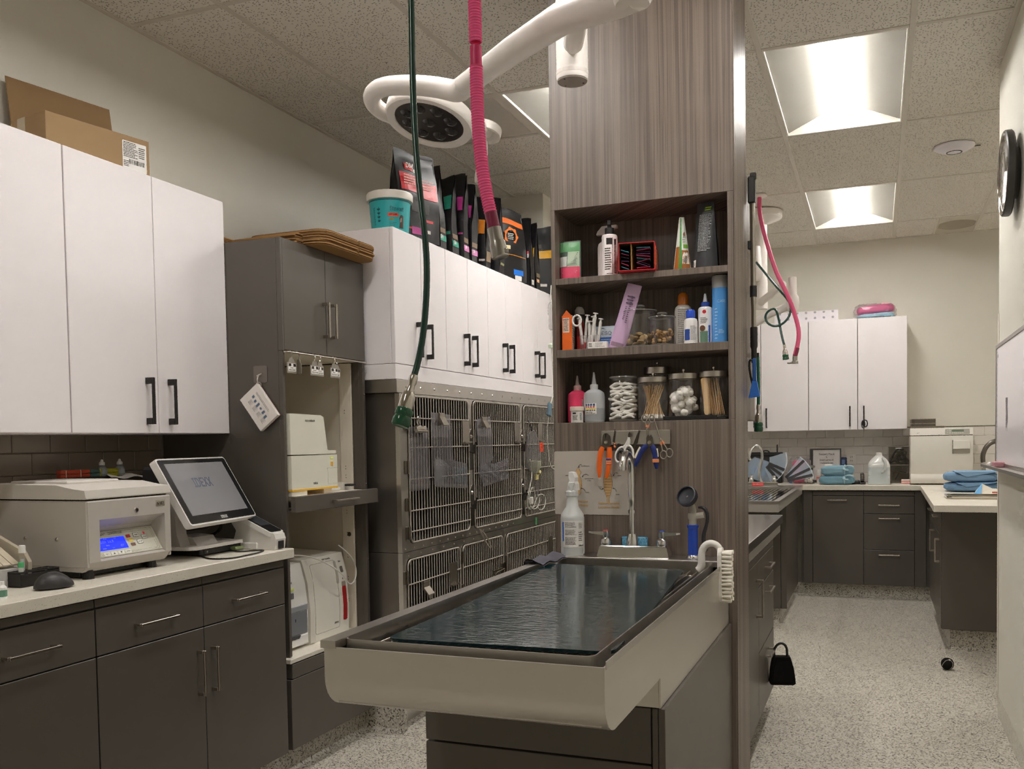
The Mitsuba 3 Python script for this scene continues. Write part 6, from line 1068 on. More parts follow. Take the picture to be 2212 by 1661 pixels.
# towel over the rim
g_ = np.array([(u, v) for u in np.linspace(0, 1, 16) for v in np.linspace(0, 1, 22)]); yy = 2.80+.235*g_[:, 0]
xx = np.interp(g_[:, 1], [0, .12, .35, .5, .75, 1], [-1.100, -1.096, -1.074, -1.050, -1.022, -1.012])+.02*(g_[:, 0]-.5); zz = np.interp(g_[:, 1], [0, .12, .35, .5, .75, 1], [.80, .875, .914, .912, .905, .902])+.005*(meshkit.fbm(np.column_stack([g_*[6, 5], 0*g_[:, :1]]), 3)-.4)+.004*np.sin(g_[:, 0]*14+g_[:, 1]*5)*(g_[:, 1] > .3)
f_ = np.array([q for i in range(15) for j in range(21) for q in ((i*22+j, (i+1)*22+j, (i+1)*22+j+1), (i*22+j, (i+1)*22+j+1, i*22+j+1))])
up = trimesh.Trimesh(np.column_stack([xx, yy, zz+.004]), f_, process=False); lo_ = trimesh.Trimesh(np.column_stack([xx+.002, yy, zz-.001]), f_[:, ::-1], process=False)
solo('towel', cat(up, lo_), 'm#5b5a63', 'dark grey towel draped over the far left corner of the tub table rim', 'towel', 60)
# scrubbing brush hooked on the rim
t = Thing('scrub_brush', 'white scrubbing brush with an arched handle hung on the right rim of the tub table', 'brush'); by = 2.93
t.add('back', basis(prism(rrect(-.088, .088, -.03, .03, .028), 0, .013), (-.457, by, .868), Z_, Y_, -X_) if False else basis(prism(rrect(-.085, .09, -.030, .030, .028), 0, .013), (-.4595, by, .872), -Z_ if False else Z_, Y_, np.cross(Z_, Y_)), '#e2dfda', 40)
t.add('handle', tube(spline([(-.468, by, .952), (-.478, by, .968), (-.505, by, .972), (-.522, by, .955), (-.527, by, .925), (-.53, by, .895), (-.538, by, .885)], 28), np.interp(np.linspace(0, 1, 28), [0, .3, 1], [.010, .011, .013]), 12), '#e2dfda', 50, label='arched white handle')
g = np.random.default_rng(12)
for i in range(13):
    for j in range(4):
        z = .795+.0125*i; y = by-.021+.014*j; p = np.array([-.4595, y, z]); q = p+np.array([.028+.004*g.random(), g.uniform(-.004, .004), g.uniform(-.004, .004)])
        t.add('bristle_tuft', cyl(p, q, .0045, 7, .0066), 'm#e6e2d8', 40)
# ================================================================ surgical lamps, hoses, pole and things along the aisle
LW_ = '#e9e4df'
t = Thing('surgical_lamp', 'white surgical lamp on a long jointed arm above the tub table', 'surgical lamp')
px, py_ = -.882, 2.75
post = t.add('post', lathe([(.049, .538), (.049, .25), (.0495, .245), (.0495, .012), (.047, .004), (0, .002)], (px, py_, 2.425), 36), LW_, 40); t.add('post_ring', lathe([(.0502, .0), (.0502, .012), (.0497, .0135)], (px, py_, 2.425+.018), 36), '#d8d2cc', 40, on=post); t.add('end_cap', lathe([(.047, .003), (.046, 0), (0, 0)], (px, py_, 2.4245), 36), '#8f877f', 40, on=post)
for a in (.6, 2.5, 4.3): t.add('screw', lathe([(0, -.0015), (.003, -.001), (.004, .001)], (px+.036*math.cos(a), py_+.036*math.sin(a), 2.4245), 8), '#3a3632', on=post)
e0, e1_ = np.array([px+.012, py_-.035, 2.505]), np.array([-.43, 1.62, 2.52])
t.add('upper_arm', tube([e0, e0+(e1_-e0)*.04, e0+(e1_-e0)*.12, e1_], [.012, .030, .032, .034], 18), LW_, 40); t.add('knuckle', lathe([(0, -.03), (.03, -.025), (.042, 0), (.042, .40), (.03, .43), (0, .435)], (-.40, 1.60, 2.10), 28), LW_, 40)
j0 = np.array([-.389, 1.60, 2.10])
arm = np.array([j0, (-.43, 1.635, 2.112), (-.60, 1.80, 2.17), (-.80, 2.03, 2.228), (-.96, 2.215, 2.268), (-1.03, 2.29, 2.281), (-1.062, 2.318, 2.283)])
t.add('long_arm', tube(arm, [.034, .036, .032, .031, .030, .030, .030], 20), LW_, 40)
yk = spline([(-1.045, 2.302, 2.282), (-1.085, 2.332, 2.283), (-1.125, 2.35, 2.300), (-1.19, 2.36, 2.322), (-1.28, 2.365, 2.340), (-1.355, 2.385, 2.350), (-1.41, 2.43, 2.348), (-1.428, 2.49, 2.340), (-1.41, 2.545, 2.330), (-1.37, 2.565, 2.322)], 60)
t.add('yoke', tube(yk, np.interp(np.linspace(0, 1, 60), [0, .3, .75, 1], [.030, .028, .026, .024]), 18), LW_, 60)
hc_ = np.array([-1.277, 2.54, 2.283]); hn_ = np.array([-.114, -.258, -.95]); hn_ /= np.linalg.norm(hn_)
hd_ = t.add('head', lathe([(0, -.085), (.05, -.083), (.095, -.07), (.118, -.045), (.134, -.04), (.137, -.034), (.137, -.008), (.132, .0), (.108, -.003), (.106, -.008)], hc_, 52, tuple(hn_)), LW_, 35, label='round white lamp head')
t.add('glass', lathe([(0, -.006), (.107, -.006)], hc_, 44, tuple(hn_)), 'g#2b2727', on=hd_, label='dark lens cover'); a_, b_, _ = frame(hn_)
for k in range(9): 
    q = hc_+(a_*math.cos(k*.785)+b_*math.sin(k*.785))*(.072 if k else 0)-hn_*.004
    t.add('lens', lathe([(0, .008), (.014, .005), (.019, 0), (.0225, -.003)], q, 16, tuple(hn_)), 'g#1d1a1a', 50, on=hd_)
hr_ = np.cross(hn_, [-.4, .85, 0]); hr_ /= np.linalg.norm(hr_); hr_ = hr_ if hr_[0] > 0 else -hr_
q = hc_+hr_*.128-hn_*.02; dc = np.array([-1.158, 2.69, 2.280])
t.add('side_arm', tube([hc_+hr_*.12-hn_*.03, dc-hn_*.02], [.030, .030], 14), LW_, 40); dk = t.add('handle_plate', lathe([(0, -.03), (.046, -.03), (.052, -.026), (.052, .0), (.047, .003), (.044, -.006), (.02, -.02), (0, -.02)], dc, 36, tuple(hn_)), LW_, 40); t.add('handle', lathe([(.012, -.01), (.014, .03), (.016, .10), (.021, .125), (.021, .15), (.017, .155), (0, .150)], dc, 24, (-.05, -.10, -1)), '#ddd8d2', 40, on=dk)
# the two hoses over the table
def hose_end(t, p, d, r, mat_ring='#1c4a33'):
    t.add('ferrule', lathe([(r*1.0, -.004), (r*1.25, 0), (r*1.25, .012), (r*1.05, .014), (r*1.05, .024), (r*1.3, .026), (r*1.3, .032)], p, 18, d), 's#cfcac2', 40); t.add('coupling', lathe([(r*1.35, .030), (r*2.1, .040), (r*2.15, .062), (r*1.8, .066)], p, 22, d), 's#c9c4bc', 40)
    t.add('green_ring', lathe([(r*2.0, .062), (r*2.5, .066), (r*2.55, .074), (r*2.25, .078), (r*2.6, .083), (r*2.65, .094), (r*2.2, .098), (0, .096)], p, 24, d), 'g'+mat_ring, 40, label='green end ring')
t = Thing('green_hose', 'dark green gas hose with a chrome and green end hanging over the tub table', 'hose'); P = spline([(-.857, 1.640, CZ+.003), (-.857, 1.640, 2.5), (-.856, 1.637, 2.184), (-.854, 1.632, 2.047), (-.842, 1.615, 1.903), (-.820, 1.593, 1.763), (-.807, 1.583, 1.671), (-.803, 1.570, 1.581), (-.809, 1.553, 1.483), (-.817, 1.540, 1.435)], 90)
t.add('hose', tube(P, .0062, 12), 'g#16392f', 60); d = P[-1]-P[-3]; hose_end(t, P[-1], tuple(d/np.linalg.norm(d)), .0068)
def corrugated(P, r, pitch, amp):
    from scipy.interpolate import interp1d
    s = np.r_[0, np.cumsum(np.linalg.norm(np.diff(P, axis=0), axis=1))]; n = int(s[-1]/pitch)*6; q = np.linspace(0, s[-1], n); return interp1d(s, P, axis=0)(q), r+amp*np.cos(q/pitch*2*math.pi)
PK = 'm#ea6798'
t = Thing('pink_hose', 'pink corrugated waste gas hose with a grey metal end hanging over the tub table', 'hose')
P = spline([(-.722, 1.640, CZ+.003), (-.721, 1.638, 2.5), (-.719, 1.635, 2.158), (-.717, 1.632, 2.069), (-.714, 1.629, 1.936), (-.706, 1.627, 1.838), (-.696, 1.627, 1.776), (-.690, 1.628, 1.747)], 160)
z_ = P[:, 2]; a = P[z_ > 2.07]; b = P[(z_ <= 2.031)]; q, R = corrugated(a, .0118, .0054, .0011); t.add('hose', tube(q, R, 16, cap=False), PK, 60); q, R = corrugated(b, .0120, .0054, .0011); t.add('hose', tube(q, R, 16, cap=False), PK, 60)
t.add('smooth_joint', tube(P[(z_ <= 2.075) & (z_ >= 2.026)], .0112, 18), '#c42d62', 60, label='smooth deep pink joint'); e = P[-1]; d = P[-1]-P[-6]; d = d/np.linalg.norm(d)
t.add('cuff', lathe([(.0122, -.002), (.0122, .030), (.011, .034)], e, 20, tuple(d)), '#7b1f3f', 40, label='maroon cuff'); m_ = t.add('metal_end', lathe([(.0135, .028), (.0135, .052), (.0155, .056), (.0165, .070), (.0168, .085), (.014, .087), (0, .083)], e, 26, tuple(d)), 'b#a39f98', 40); t.add('clip', box(e[0]+.012, e[0]+.034, e[1]-.006, e[1]+.006, e[2]-.078, e[2]-.068, .002), 'b#a39f98', on=m_)
# second lamp at the back
t = Thing('rear_surgical_lamp', 'white surgical lamp mount on the ceiling at the back, half hidden by the column', 'surgical lamp'); rx, ry = -.790, 6.95
t.add('ceiling_plate', lathe([(0, -.10), (.04, -.10), (.05, -.095), (.14, -.06), (.15, -.05), (.152, -.005), (0, 0)], (rx, ry, CZ), 44), LW_, 30); t.add('post', lathe([(.042, 0), (.042, .62), (.036, .62)], (rx, ry, 2.27), 26), LW_, 40); t.add('post_end', lathe([(0, -.02), (.043, -.015), (.044, .19), (.043, .195)], (rx, ry, 2.27), 26), LW_, 40)
t.add('arm_housing', tube([(rx-.03, ry-.07, 2.70), (rx-.02, ry-.08, 2.50)], [.03, .036], 16), LW_, 40); t.add('pivot', lathe([(0, .0), (.045, .01), (.05, .03), (.045, .06), (0, .07)], (rx-.02, ry-.05, 2.50), 24, (0, -1, 0)), LW_, 40)
t.add('upper_arm', tube([(rx+.0, ry-.05, 2.30), (-.60, 6.6, 2.372)], [.028, .022], 16), LW_, 40); t.add('elbow', lathe([(0, -.02), (.03, -.018), (.04, .0), (.045, .04), (.040, .08), (.028, .10), (.027, .215), (0, .217)], (-.537, 6.55, 2.19), 26), LW_, 40); t.add('lower_arm', tube([(-.55, 6.55, 2.215), (-.70, 6.6, 2.168), (-.80, 6.64, 2.125)], [.028, .026, .034], 16), LW_, 40)
t.add('lamp_head', lathe([(0, -.02), (.10, -.02), (.12, 0), (.11, .05), (.05, .08), (0, .085)], (-.93, 6.66, 2.09), 32), LW_, 40)
t = Thing('pink_hose', 'pink waste gas hose hanging from the ceiling at the back of the room', 'hose')
t.add('ceiling_socket', lathe([(.05, 0), (.05, -.012), (.02, -.016), (0, -.016)], (-.745, 6.47, CZ), 20), '#e6e0da', 40); P = spline([(-.745, 6.47, 2.955), (-.735, 6.45, 2.80), (-.69, 6.42, 2.62), (-.62, 6.40, 2.40), (-.575, 6.40, 2.30), (-.535, 6.42, 2.20), (-.505, 6.44, 2.10), (-.490, 6.44, 2.02), (-.505, 6.44, 1.90), (-.515, 6.44, 1.865)], 60)
t.add('hose', tube(P, .0145, 14), '#d4557c', 60); t.add('cuff', tube(P[-4:]+[0, 0, -.01], .0155, 14), '#7b1f3f', 60); t.add('metal_end', cat(lathe([(.016, 0), (.016, -.03), (.022, -.034), (.022, -.05), (0, -.052)], P[-1]-[0, 0, .01], 18), box(P[-1][0]-.05, P[-1][0]-.01, 6.43, 6.45, P[-1][2]-.06, P[-1][2]-.05, .002)), 'b#a39f98', 40)
t = Thing('green_hose', 'thin dark green hose looped over the arm of the rear lamp', 'hose'); P = spline([(-.775, 6.50, 2.52), (-.70, 6.48, 2.42), (-.60, 6.46, 2.29), (-.545, 6.46, 2.20), (-.57, 6.44, 2.10), (-.64, 6.44, 2.065), (-.70, 6.46, 2.10), (-.705, 6.48, 2.16), (-.655, 6.50, 2.19), (-.632, 6.48, 2.15), (-.612, 6.45, 2.06), (-.582, 6.42, 1.93)], 80)
t.add('hose', tube(P, .0075, 10), 'g#1b3f3a', 60); hose_end(t, P[-1], (.1, 0, -1), .008)
# telescopic pole, snaps and blue scoop along the side of the column
t = Thing('telescopic_pole', 'aluminium telescopic pole with black joints standing upright against the side of the column', 'pole'); qx, qy = -.424, 3.45
X = lambda z: qx+.006*(2.26-z)
for a, b, r, c in ((2.235, 1.80, .0095, 's#a9a49c'), (1.86, 1.63, .0085, 's#a9a49c')): t.add('tube', cyl((X(a), qy, a), (X(b), qy, b), r, 18), c, 40)
t.add('head', cat(box(X(2.22)-.014, X(2.22)+.012, qy-.016, qy+.012, 2.165, 2.262, .004), box(X(2.24)-.006, X(2.24)+.016, qy-.012, qy+.004, 2.25, 2.275, .003)), '#1b1a1a'); t.add('collar', cyl((X(1.84), qy, 1.866), (X(1.84), qy, 1.826), .0125, 16), '#161616', 40); t.add('grip', lathe([(.0135, 0), (.0135, -.07), (.010, -.08), (.010, -.13)], (X(1.70), qy, 1.715), 18), '#1a1919', 40)
t.add('hanging_loop', tube(spline([(X(1.6), qy-.01, 1.60), (X(1.6)+.004, qy-.012, 1.54), (X(1.6)+.006, qy-.012, 1.47), (X(1.6)-.004, qy-.012, 1.50), (X(1.6)-.002, qy-.01, 1.59)], 24), .004, 8), '#1c1b1b', 50); t.add('wall_clip', box(-.4395, X(2.0)-.006, qy-.012, qy+.012, 2.0, 2.03, .002), '#1b1a1a')
t = Thing('blue_scoop', 'small blue plastic scoop hanging below the telescopic pole', 'scoop'); t.add('blade', prism(Polygon([(-.438, 1.455), (-.398, 1.46), (-.408, 1.515), (-.424, 1.518)]), qy-.03, qy-.012, 'xz'), '#2f67bd'); t.add('grip', box(-.424, -.410, qy-.028, qy-.014, 1.515, 1.60, .003), '#244f8e')
t = Thing('green_hose', 'green gas hose end hanging beside the column below the blue scoop', 'hose'); P = spline([(-.419, 3.55, 1.62), (-.417, 3.55, 1.52), (-.418, 3.55, 1.43)], 16); t.add('hose', tube(P, .006, 10), 'g#1d5640', 60); hose_end(t, P[-1]-[0, 0, .0], (0, 0, -1), .0065); t.add('hook', box(-.4395, -.414, 3.542, 3.558, 1.615, 1.63, .002), '#222222')
# lock box on the lowest drawer handle, ball on the floor
t = Thing('lock_box', 'black key lock box hanging from the lowest drawer handle beside the aisle', 'lock box'); K = np.array([-.411, 4.30, .18])
bd_ = prism(Polygon([(-.036, .118), (.030, .122), (.046, .075), (.053, .04), (.058, .006), (.050, 0), (-.045, -.006), (-.052, .0), (-.050, .06), (-.044, .105)]).buffer(.003), -.021, .021, 'xz')
R = lambda m: mv(rot(rot(m, 12, Z_), 3, Y_), *K); t.add('body', R(bd_), 'm#161414'); t.add('front_cover', R(prism(Polygon([(-.030, .105), (.024, .108), (.040, .06), (.046, .012), (-.040, .006), (-.040, .06)]), -.025, -.020, 'xz')), 'm#191717')
t.add('shackle', R(tube(spline([(-.032, 0, .112), (-.040, 0, .14), (-.030, 0, .17), (-.008, 0, .183), (.010, 0, .172), (.018, 0, .145), (.024, 0, .114)], 30), .0055, 10)), '#161515', 50)
bp = np.array([.366, 5.535, .0335]); t = Thing('tennis_ball', 'black tennis ball with pale seams lying on the speckled floor', 'ball'); m = trimesh.creation.icosphere(4, radius=.0335); t.add('ball', mv(m, *bp), 'm#1b1a18', 60)
th = np.linspace(0, 2*math.pi, 81)[:-1]; aa, bb = .44, .44; sx_ = np.cos(th)*.75+np.cos(3*th)*.25; sy_ = np.sin(th)*.75-np.sin(3*th)*.25; sz_ = np.sqrt(.75)*np.sin(2*th); S = np.column_stack([sx_, sy_, sz_]); S /= np.linalg.norm(S, axis=1, keepdims=True)
Rm = trimesh.transformations.euler_matrix(.5, .3, .9)[:3, :3]; t.add('seam', tube(S@Rm.T*.0332+bp, .0016, 6, closed=True), 'm#b9b2a8', 60); pd = np.array([.3, -.55, .78]); pd /= np.linalg.norm(pd); t.add('print', lathe([(0, .0006), (.006, .0003), (.0065, -.001)], bp+pd*.0333, 12, tuple(pd)), 'm#a9a39b')
# clock, whiteboard on the right wall
t = Thing('wall_clock', 'black-rimmed round wall clock seen edge on, on the right wall', 'clock'); cc = np.array([RW, 4.13, 2.345]); ax_ = (-1, 0, 0)
t.add('case', lathe([(0, .001), (.10, .001), (.10, .018), (.160, .022), (.166, .028), (.166, .050), (.160, .055), (.155, .050), (.152, .046)], cc, 60, ax_), '#2b2926', 35); t.add('rim', lathe([(.152, .047), (.155, .053), (.158, .0545)], cc, 60, ax_), 's#d9d5cf', 40); t.add('face', lathe([(0, .040), (.153, .040)], cc, 60, ax_), '#c9c7ca'); t.add('glass', lathe([(0, .054), (.10, .052), (.154, .047)], cc, 60, ax_), 'clear', 60)
for k in range(12): a = k*math.pi/6; p = cc+np.array([-.0405, .128*math.cos(a), .128*math.sin(a)]); t.add('hour_mark', box(p[0]-.0008, p[0], p[1]-.006, p[1]+.006, p[2]-.006, p[2]+.006, 0), '#26252a')
for a, L in ((1.1, .11), (2.4, .075)): t.add('hand', tube([cc+[-.043, 0, 0], cc+[-.043, L*math.cos(a), L*math.sin(a)]], .003, 6), '#1f1e22')
t = Thing('whiteboard', 'whiteboard with an aluminium frame and tray on the right wall', 'whiteboard'); w0, w1, wz0, wz1 = 2.95, 4.69, 1.165, 1.712
t.add('board', box(RW-.012, RW-.001, w0, w1, wz0, wz1), 'g#dcd8dc'); t.add('frame', cat(box(RW-.016, RW, w1-.014, w1, wz0, wz1), box(RW-.016, RW, w0, w0+.014, wz0, wz1), box(RW-.016, RW, w0, w1, wz1-.018, wz1), box(RW-.016, RW, w0, w1, wz0, wz0+.016)), 'b#bab5b1')
t.add('tray', cat(box(RW-.075, RW-.002, w0+.05, w1-.01, wz0-.004, wz0, .001), box(RW-.077, RW-.072, w0+.05, w1-.01, wz0-.006, wz0+.008, .001)), 'b#b5b0ab')
t.add('ruled_marks', cat(*[box(RW-.0126, RW-.012, w1-.028, w1-.018, wz0+.03+.024*k, wz0+.034+.024*k, 0) for k in range(20)]+[box(RW-.0126, RW-.012, w1-.046, w1-.0445, wz0+.02, wz1-.03, 0), box(RW-.0126, RW-.012, w1-.075, w1-.05, wz1-.06, wz1-.045, 0)]), '#b0aebb')
g = np.random.default_rng(3); t.add('marker_smudges', cat(*[basis(prism(LineString(np.column_stack([4.30+.06*k/9+.006*np.sin(np.linspace(0, 6, 6)+k), np.linspace(1.46, 1.36-.05*g.random(), 6)])).buffer(.0012), 0, .0005), (RW-.0122, 0, 0), Y_, Z_, -X_) for k in range(9)]), '#77737a')
solo('marker', cyl((RW-.045, 4.56, wz0+.009), (RW-.045, 4.64, wz0+.009), .008, 12), '#e6e2e0', 'white marker pen lying on the whiteboard tray', 'marker'); solo('eraser', box(RW-.055, RW-.015, 4.36, 4.47, wz0+.0005, wz0+.024, .004), '#b7848c', 'pinkish eraser lying on the whiteboard tray', 'eraser')
struct('trim_4', cat(box(RW-.003, RW+.02, 4.7155, 4.719, .1, 1.86, 0), box(RW-.0035, RW-.0005, 4.69, 4.719, .1, 1.86, 0)), '#dcd6cb')
# ================================================================ things on the back counter
BC = .914
t = Thing('rear_tap', 'chrome gooseneck tap at the end of the second tub table', 'tap'); x, y = -.872, 7.60
t.add('base', box(-.985, -.745, 7.57, 7.63, .916, .95, .008), 'chrome'); t.add('spout', tube(spline([(x, y, .95), (x, y, 1.12), (x-.004, y-.01, 1.21), (x-.035, y-.03, 1.245), (x-.072, y-.05, 1.215), (x-.082, y-.055, 1.13)], 40), .0105, 12), 'chrome', 60)
for k in (-.955, -.775): t.add('handle', lathe([(.018, .0), (.02, .02), (.012, .035), (.016, .045), (0, .06)], (k, y, .95), 18), 'chrome', 40)
t.add('red_sticker', box(-.945, -.855, 7.5685, 7.57, .921, .943, 0), '#e2333c', label='red sticker with print'); t.add('sticker_print', text('ALWAYS', .011, (-.94, 7.5684, .926), X_, Z_, width=.08), '#f2b3b0')
def cone(label, apex, axis, r0, r1, L, a0, a1, col, bars, seed):
    """pet cone: part of a cone surface with black straps along it"""
    t = Thing('pet_cone', label, 'pet cone', 'clear pet cones on the back counter'); A, B, D = frame(axis); n = 20
    def pt(s, a, o=0.): r = r0+(r1-r0)*s+o; return np.array(apex)+D*(L*s)+r*(math.cos(a)*A+math.sin(a)*B)
    us = np.linspace(a0, a1, n); V = np.array([pt(s, a) for a in us for s in np.linspace(0, 1, 4)]); F = [q for i in range(n-1) for j in range(3) for q in ((i*4+j, (i+1)*4+j, (i+1)*4+j+1), (i*4+j, (i+1)*4+j+1, i*4+j+1))]
    t.add('sheet', trimesh.Trimesh(V, np.array(F), process=False), col, 60); t.add('rim', tube([pt(1, a) for a in us], .006, 6), '#1a1919' if seed % 2 else '#cfd3d8', 60); t.add('neck_rim', tube([pt(0, a) for a in us], .006, 6), '#1c1b1b', 60)
    for a in bars: t.add('strap', trimesh.Trimesh(np.array([pt(s, a+d_, .004) for s in (0, .95) for d_ in (-.07, .07)]), np.array([(0, 1, 3), (0, 3, 2)]), process=False), '#151414', label='black strap')
    return t
scene['cone_film'] = {'type': 'blendbsdf', 'weight': .38, 'a': {'type': 'thindielectric', 'int_ior': 1.5}, 'b': {'type': 'twosided', 'bsdf': {'type': 'principled', 'base_color': rgb('#aebfd0'), 'roughness': .2, 'specular': .6}}}
def fan(label, p, r0, r1, a0, a1, tilt, col, bars, strap_w=.022):
    """a folded flat pet cone standing like a fan, facing the camera"""
    t = Thing('pet_cone', label, 'pet cone', 'clear pet cones on the back counter'); p = np.array(p); ey = np.array([0, math.sin(tilt), math.cos(tilt)])
    th = np.linspace(a0, a1, 18); P_ = Polygon([(r1*math.cos(a), r1*math.sin(a)) for a in th]+[(r0*math.cos(a), r0*math.sin(a)) for a in th[::-1]])
    W = lambda m: basis(m, p, X_, ey, np.cross(X_, ey)); t.add('sheet', W(prism(P_, 0, .003)), col); t.add('rim', tube([p+r1*math.cos(a)*X_+r1*math.sin(a)*ey for a in th], .005, 6), '#c3cbd6', 50)
    for a in bars: t.add('strap', W(prism(Polygon([(r0*math.cos(a)-strap_w/2*math.sin(a)*-1*0-strap_w/2*math.sin(a), r0*math.sin(a)+strap_w/2*math.cos(a)), (r0*math.cos(a)+strap_w/2*math.sin(a), r0*math.sin(a)-strap_w/2*math.cos(a)), (r1*math.cos(a)+strap_w/2*math.sin(a), r1*math.sin(a)-strap_w/2*math.cos(a)), (r1*math.cos(a)-strap_w/2*math.sin(a), r1*math.sin(a)+strap_w/2*math.cos(a))]), .003, .008)), '#141313', label='black strap')
    return t
cone('blue-clear pet cone with a dark rim lying behind the gooseneck tap', (-.90, 7.86, 1.13), (-.35, -.1, -1), .06, .17, .19, 0, 6.28, 'cone_film', (), 1)
fan('clear pet cone with three short black straps beside the gooseneck tap', (-.885, 7.66, 1.125), .07, .205, -1.15, .3, .15, 'cone_film', (-.87, -.64, -.42), .022)
fan('large clear pet cone opened like a fan to the right with three long black straps', (-.74, 7.74, .935), .06, .262, .17, .95, .2, 'cone_film', (.25, .46, .78), .021)
solo('blue_strap_pack', cat(*[rot(box(-.99+.045*k, -.965+.045*k, 7.95, 7.96, .99, 1.12, .002), 12, Y_, (-.95, 7.95, 1.05)) for k in range(3)]), '#5d87b8', 'pack of blue straps inside the pet cone behind the gooseneck tap', 'straps')
t = Thing('black_device', 'black boxy device with a raised edge and a short antenna behind the pet cones', 'device'); t.add('case', box(-1.07, -.76, 8.10, 8.25, .9145, 1.165, .01), '#222122'); t.add('top_edge', box(-1.04, -.75, 8.085, 8.12, 1.15, 1.182, .006), '#1a1a1a'); t.add('front_panel', box(-1.03, -.95, 8.096, 8.10, .98, 1.13, .002), '#4a4a4c'); t.add('antenna', cyl((-.804, 8.16, 1.165), (-.804, 8.16, 1.245), .006, 8), '#1f1e1e'); t.add('cable', tube(spline([(-.93, 8.09, 1.17), (-.90, 8.08, 1.195), (-.87, 8.085, 1.19), (-.86, 8.09, 1.165)], 14), .006, 6), '#161616', 50)
t = Thing('pink_pouch_bag', 'clear bag of pink and blue supplies behind the straps of the large pet cone', 'bag'); t.add('bag', box(-.70, -.52, 7.98, 8.08, .9145, 1.14, .03), 'sleeve'); t.add('pink_pack', box(-.665, -.55, 8.0, 8.06, .918, 1.11, .02), 'm#d8637f'); t.add('blue_pack', box(-.695, -.668, 8.0, 8.05, .918, 1.03, .01), 'm#4a68a0'); t.add('label_panel', box(-.64, -.58, 7.997, 8.0, .97, 1.02, .001), '#d9a4b0')
t = lidded('cotton_jar', 'glass jar of cotton balls with a steel lid on the back counter', -.537, 8.0, BC, .054, .160); g = np.random.default_rng(4)
for k in range(30): a, r = g.uniform(0, 6.28), .038*math.sqrt(g.random()); m = trimesh.creation.icosphere(1); m.vertices *= .013; t.add('cotton_ball', mv(m, -.537+r*math.cos(a), 8.0+r*math.sin(a), BC+.02+.09*k/30), 'm#e6e2da', 60)
t = bottle('white_jar', 'small white jar with a red-striped label on the back counter', -.448, 8.0, BC, [(0, 0), (.022, 0), (.022, .095), (0, .095)], '#ddd8d2', [('lid', [(.023, .095), (.023, .118), (0, .118)], '#e5e1db'), ('label_panel', [(.0224, .03), (.0224, .07)], '#d8b3a9'), ('red_stripe', [(.0226, .045), (.0226, .055)], '#c25a50')], 'jar')
t = lidded('gauze_canister', 'wide clear canister of white gauze behind the blue wrapped packs', -.36, 8.05, BC, .064, .165, False)
for k in range(14): t.add('swab', mv(rot(box(-.03, .03, -.03, .03, 0, .011, .003), g.uniform(-30, 30)), -.36+g.uniform(-.02, .02), 8.05+g.uniform(-.02, .02), BC+.012+.0105*k), 'm#e3dfd8')
t = Thing('framed_sign', 'black-framed sign about surgery packs leaning on the back wall tiles', 'framed sign'); sx0, sx1, sz0, sz1 = -.538, -.282, BC, 1.205; R = lambda m: rot(m, -5, X_, (0, 8.22, BC))
t.add('frame', R(prism(sbox(sx0, sz0, sx1, sz1).difference(sbox(sx0+.026, sz0+.02, sx1-.010, sz1-.010)), 8.205, 8.225, 'xz')), '#2a2928'); sh2 = t.add('sheet', R(box(sx0+.026, sx1-.010, 8.213, 8.216, sz0+.02, sz1-.010, 0)), '#d3cfce')
for k, (s, w) in enumerate((('Surgery Pack', .13), ('&', .014), ('Instrument', .115), ('Guidelines', .11))): t.add('print', R(text(s, .015, (-.402-w/2, 8.2129, sz1-.055-.025*k), X_, Z_, bold=True, width=w)), '#3a3938', on=sh2)
t = Thing('handset', 'dark blue handset leaning beside the framed sign', 'handset'); t.add('case', box(-.288, -.236, 8.20, 8.24, BC, 1.13, .008), '#2b3550'); t.add('screen', box(-.278, -.252, 8.198, 8.20, 1.07, 1.11, .001), '#5a6c94')
t = Thing('wall_outlet', 'white wall outlet on the tiles behind the blue wrapped packs', 'outlet'); t.add('plate', box(-.240, -.166, 8.343, 8.351, 1.065, 1.155, .002), '#dcd6d0'); 
for z in (1.095, 1.128): t.add('socket', cat(box(-.213, -.209, 8.341, 8.3435, z-.006, z+.008, 0), box(-.199, -.195, 8.341, 8.3435, z-.006, z+.008, 0)), '#6a645d')
def pack(label, c, w, d, h, col, seed, tie=True, name='wrapped_pack', cat_n='surgical pack', grp='blue wrapped packs on the back counter'):
    t = Thing(name, label, cat_n, grp); m = trimesh.creation.icosphere(4); v = m.vertices; n = np.sign(v)*np.abs(v)**.62; n[:, :2] *= [w/2, d/2]; n[:, 2] = n[:, 2]*h/2+h/2
    n += (.012*(meshkit.fbm(v*3+seed, 3)-.5))[:, None]*v; m.vertices = np.clip(n, [-9, -9, 0], 9); t.add('pack', mv(m, *c), col, 70)
    f = []; 
    if tie:
        q = np.array(c)+[w*.22, 0, 0]; t.add('tie', cat(tube([q+np.array([.0, d*.52*math.cos(a)*1.0, h/2+h*.53*math.sin(a)]) for a in np.linspace(0, 6.28, 25)[:-1]], .006, 6, closed=True)), '#a8c4cf', 50); t.add('knot', cat(tube(spline([q+[0, -d*.42, h*.85], q+[.03, -d*.48, h*1.0], q+[.07, -d*.5, h*.85]], 10), .008, 6), tube(spline([q+[0, -d*.42, h*.85], q+[-.01, -d*.5, h*.7], q+[.03, -d*.55, h*.55]], 10), .007, 6)), '#9db9c4', 50)
    else:
        t.add('fold', trimesh.Trimesh(np.array(c)+np.array([(-w*.3, -d*.5, h*.98), (w*.5, -d*.48, h*1.02), (-w*.1, -d*.53, h*.55), (-w*.32, d*.2, h*1.03), (w*.5, d*.2, h*1.04)]), np.array([(0, 2, 1), (0, 1, 4), (0, 4, 3)]), process=False), col)
    return t
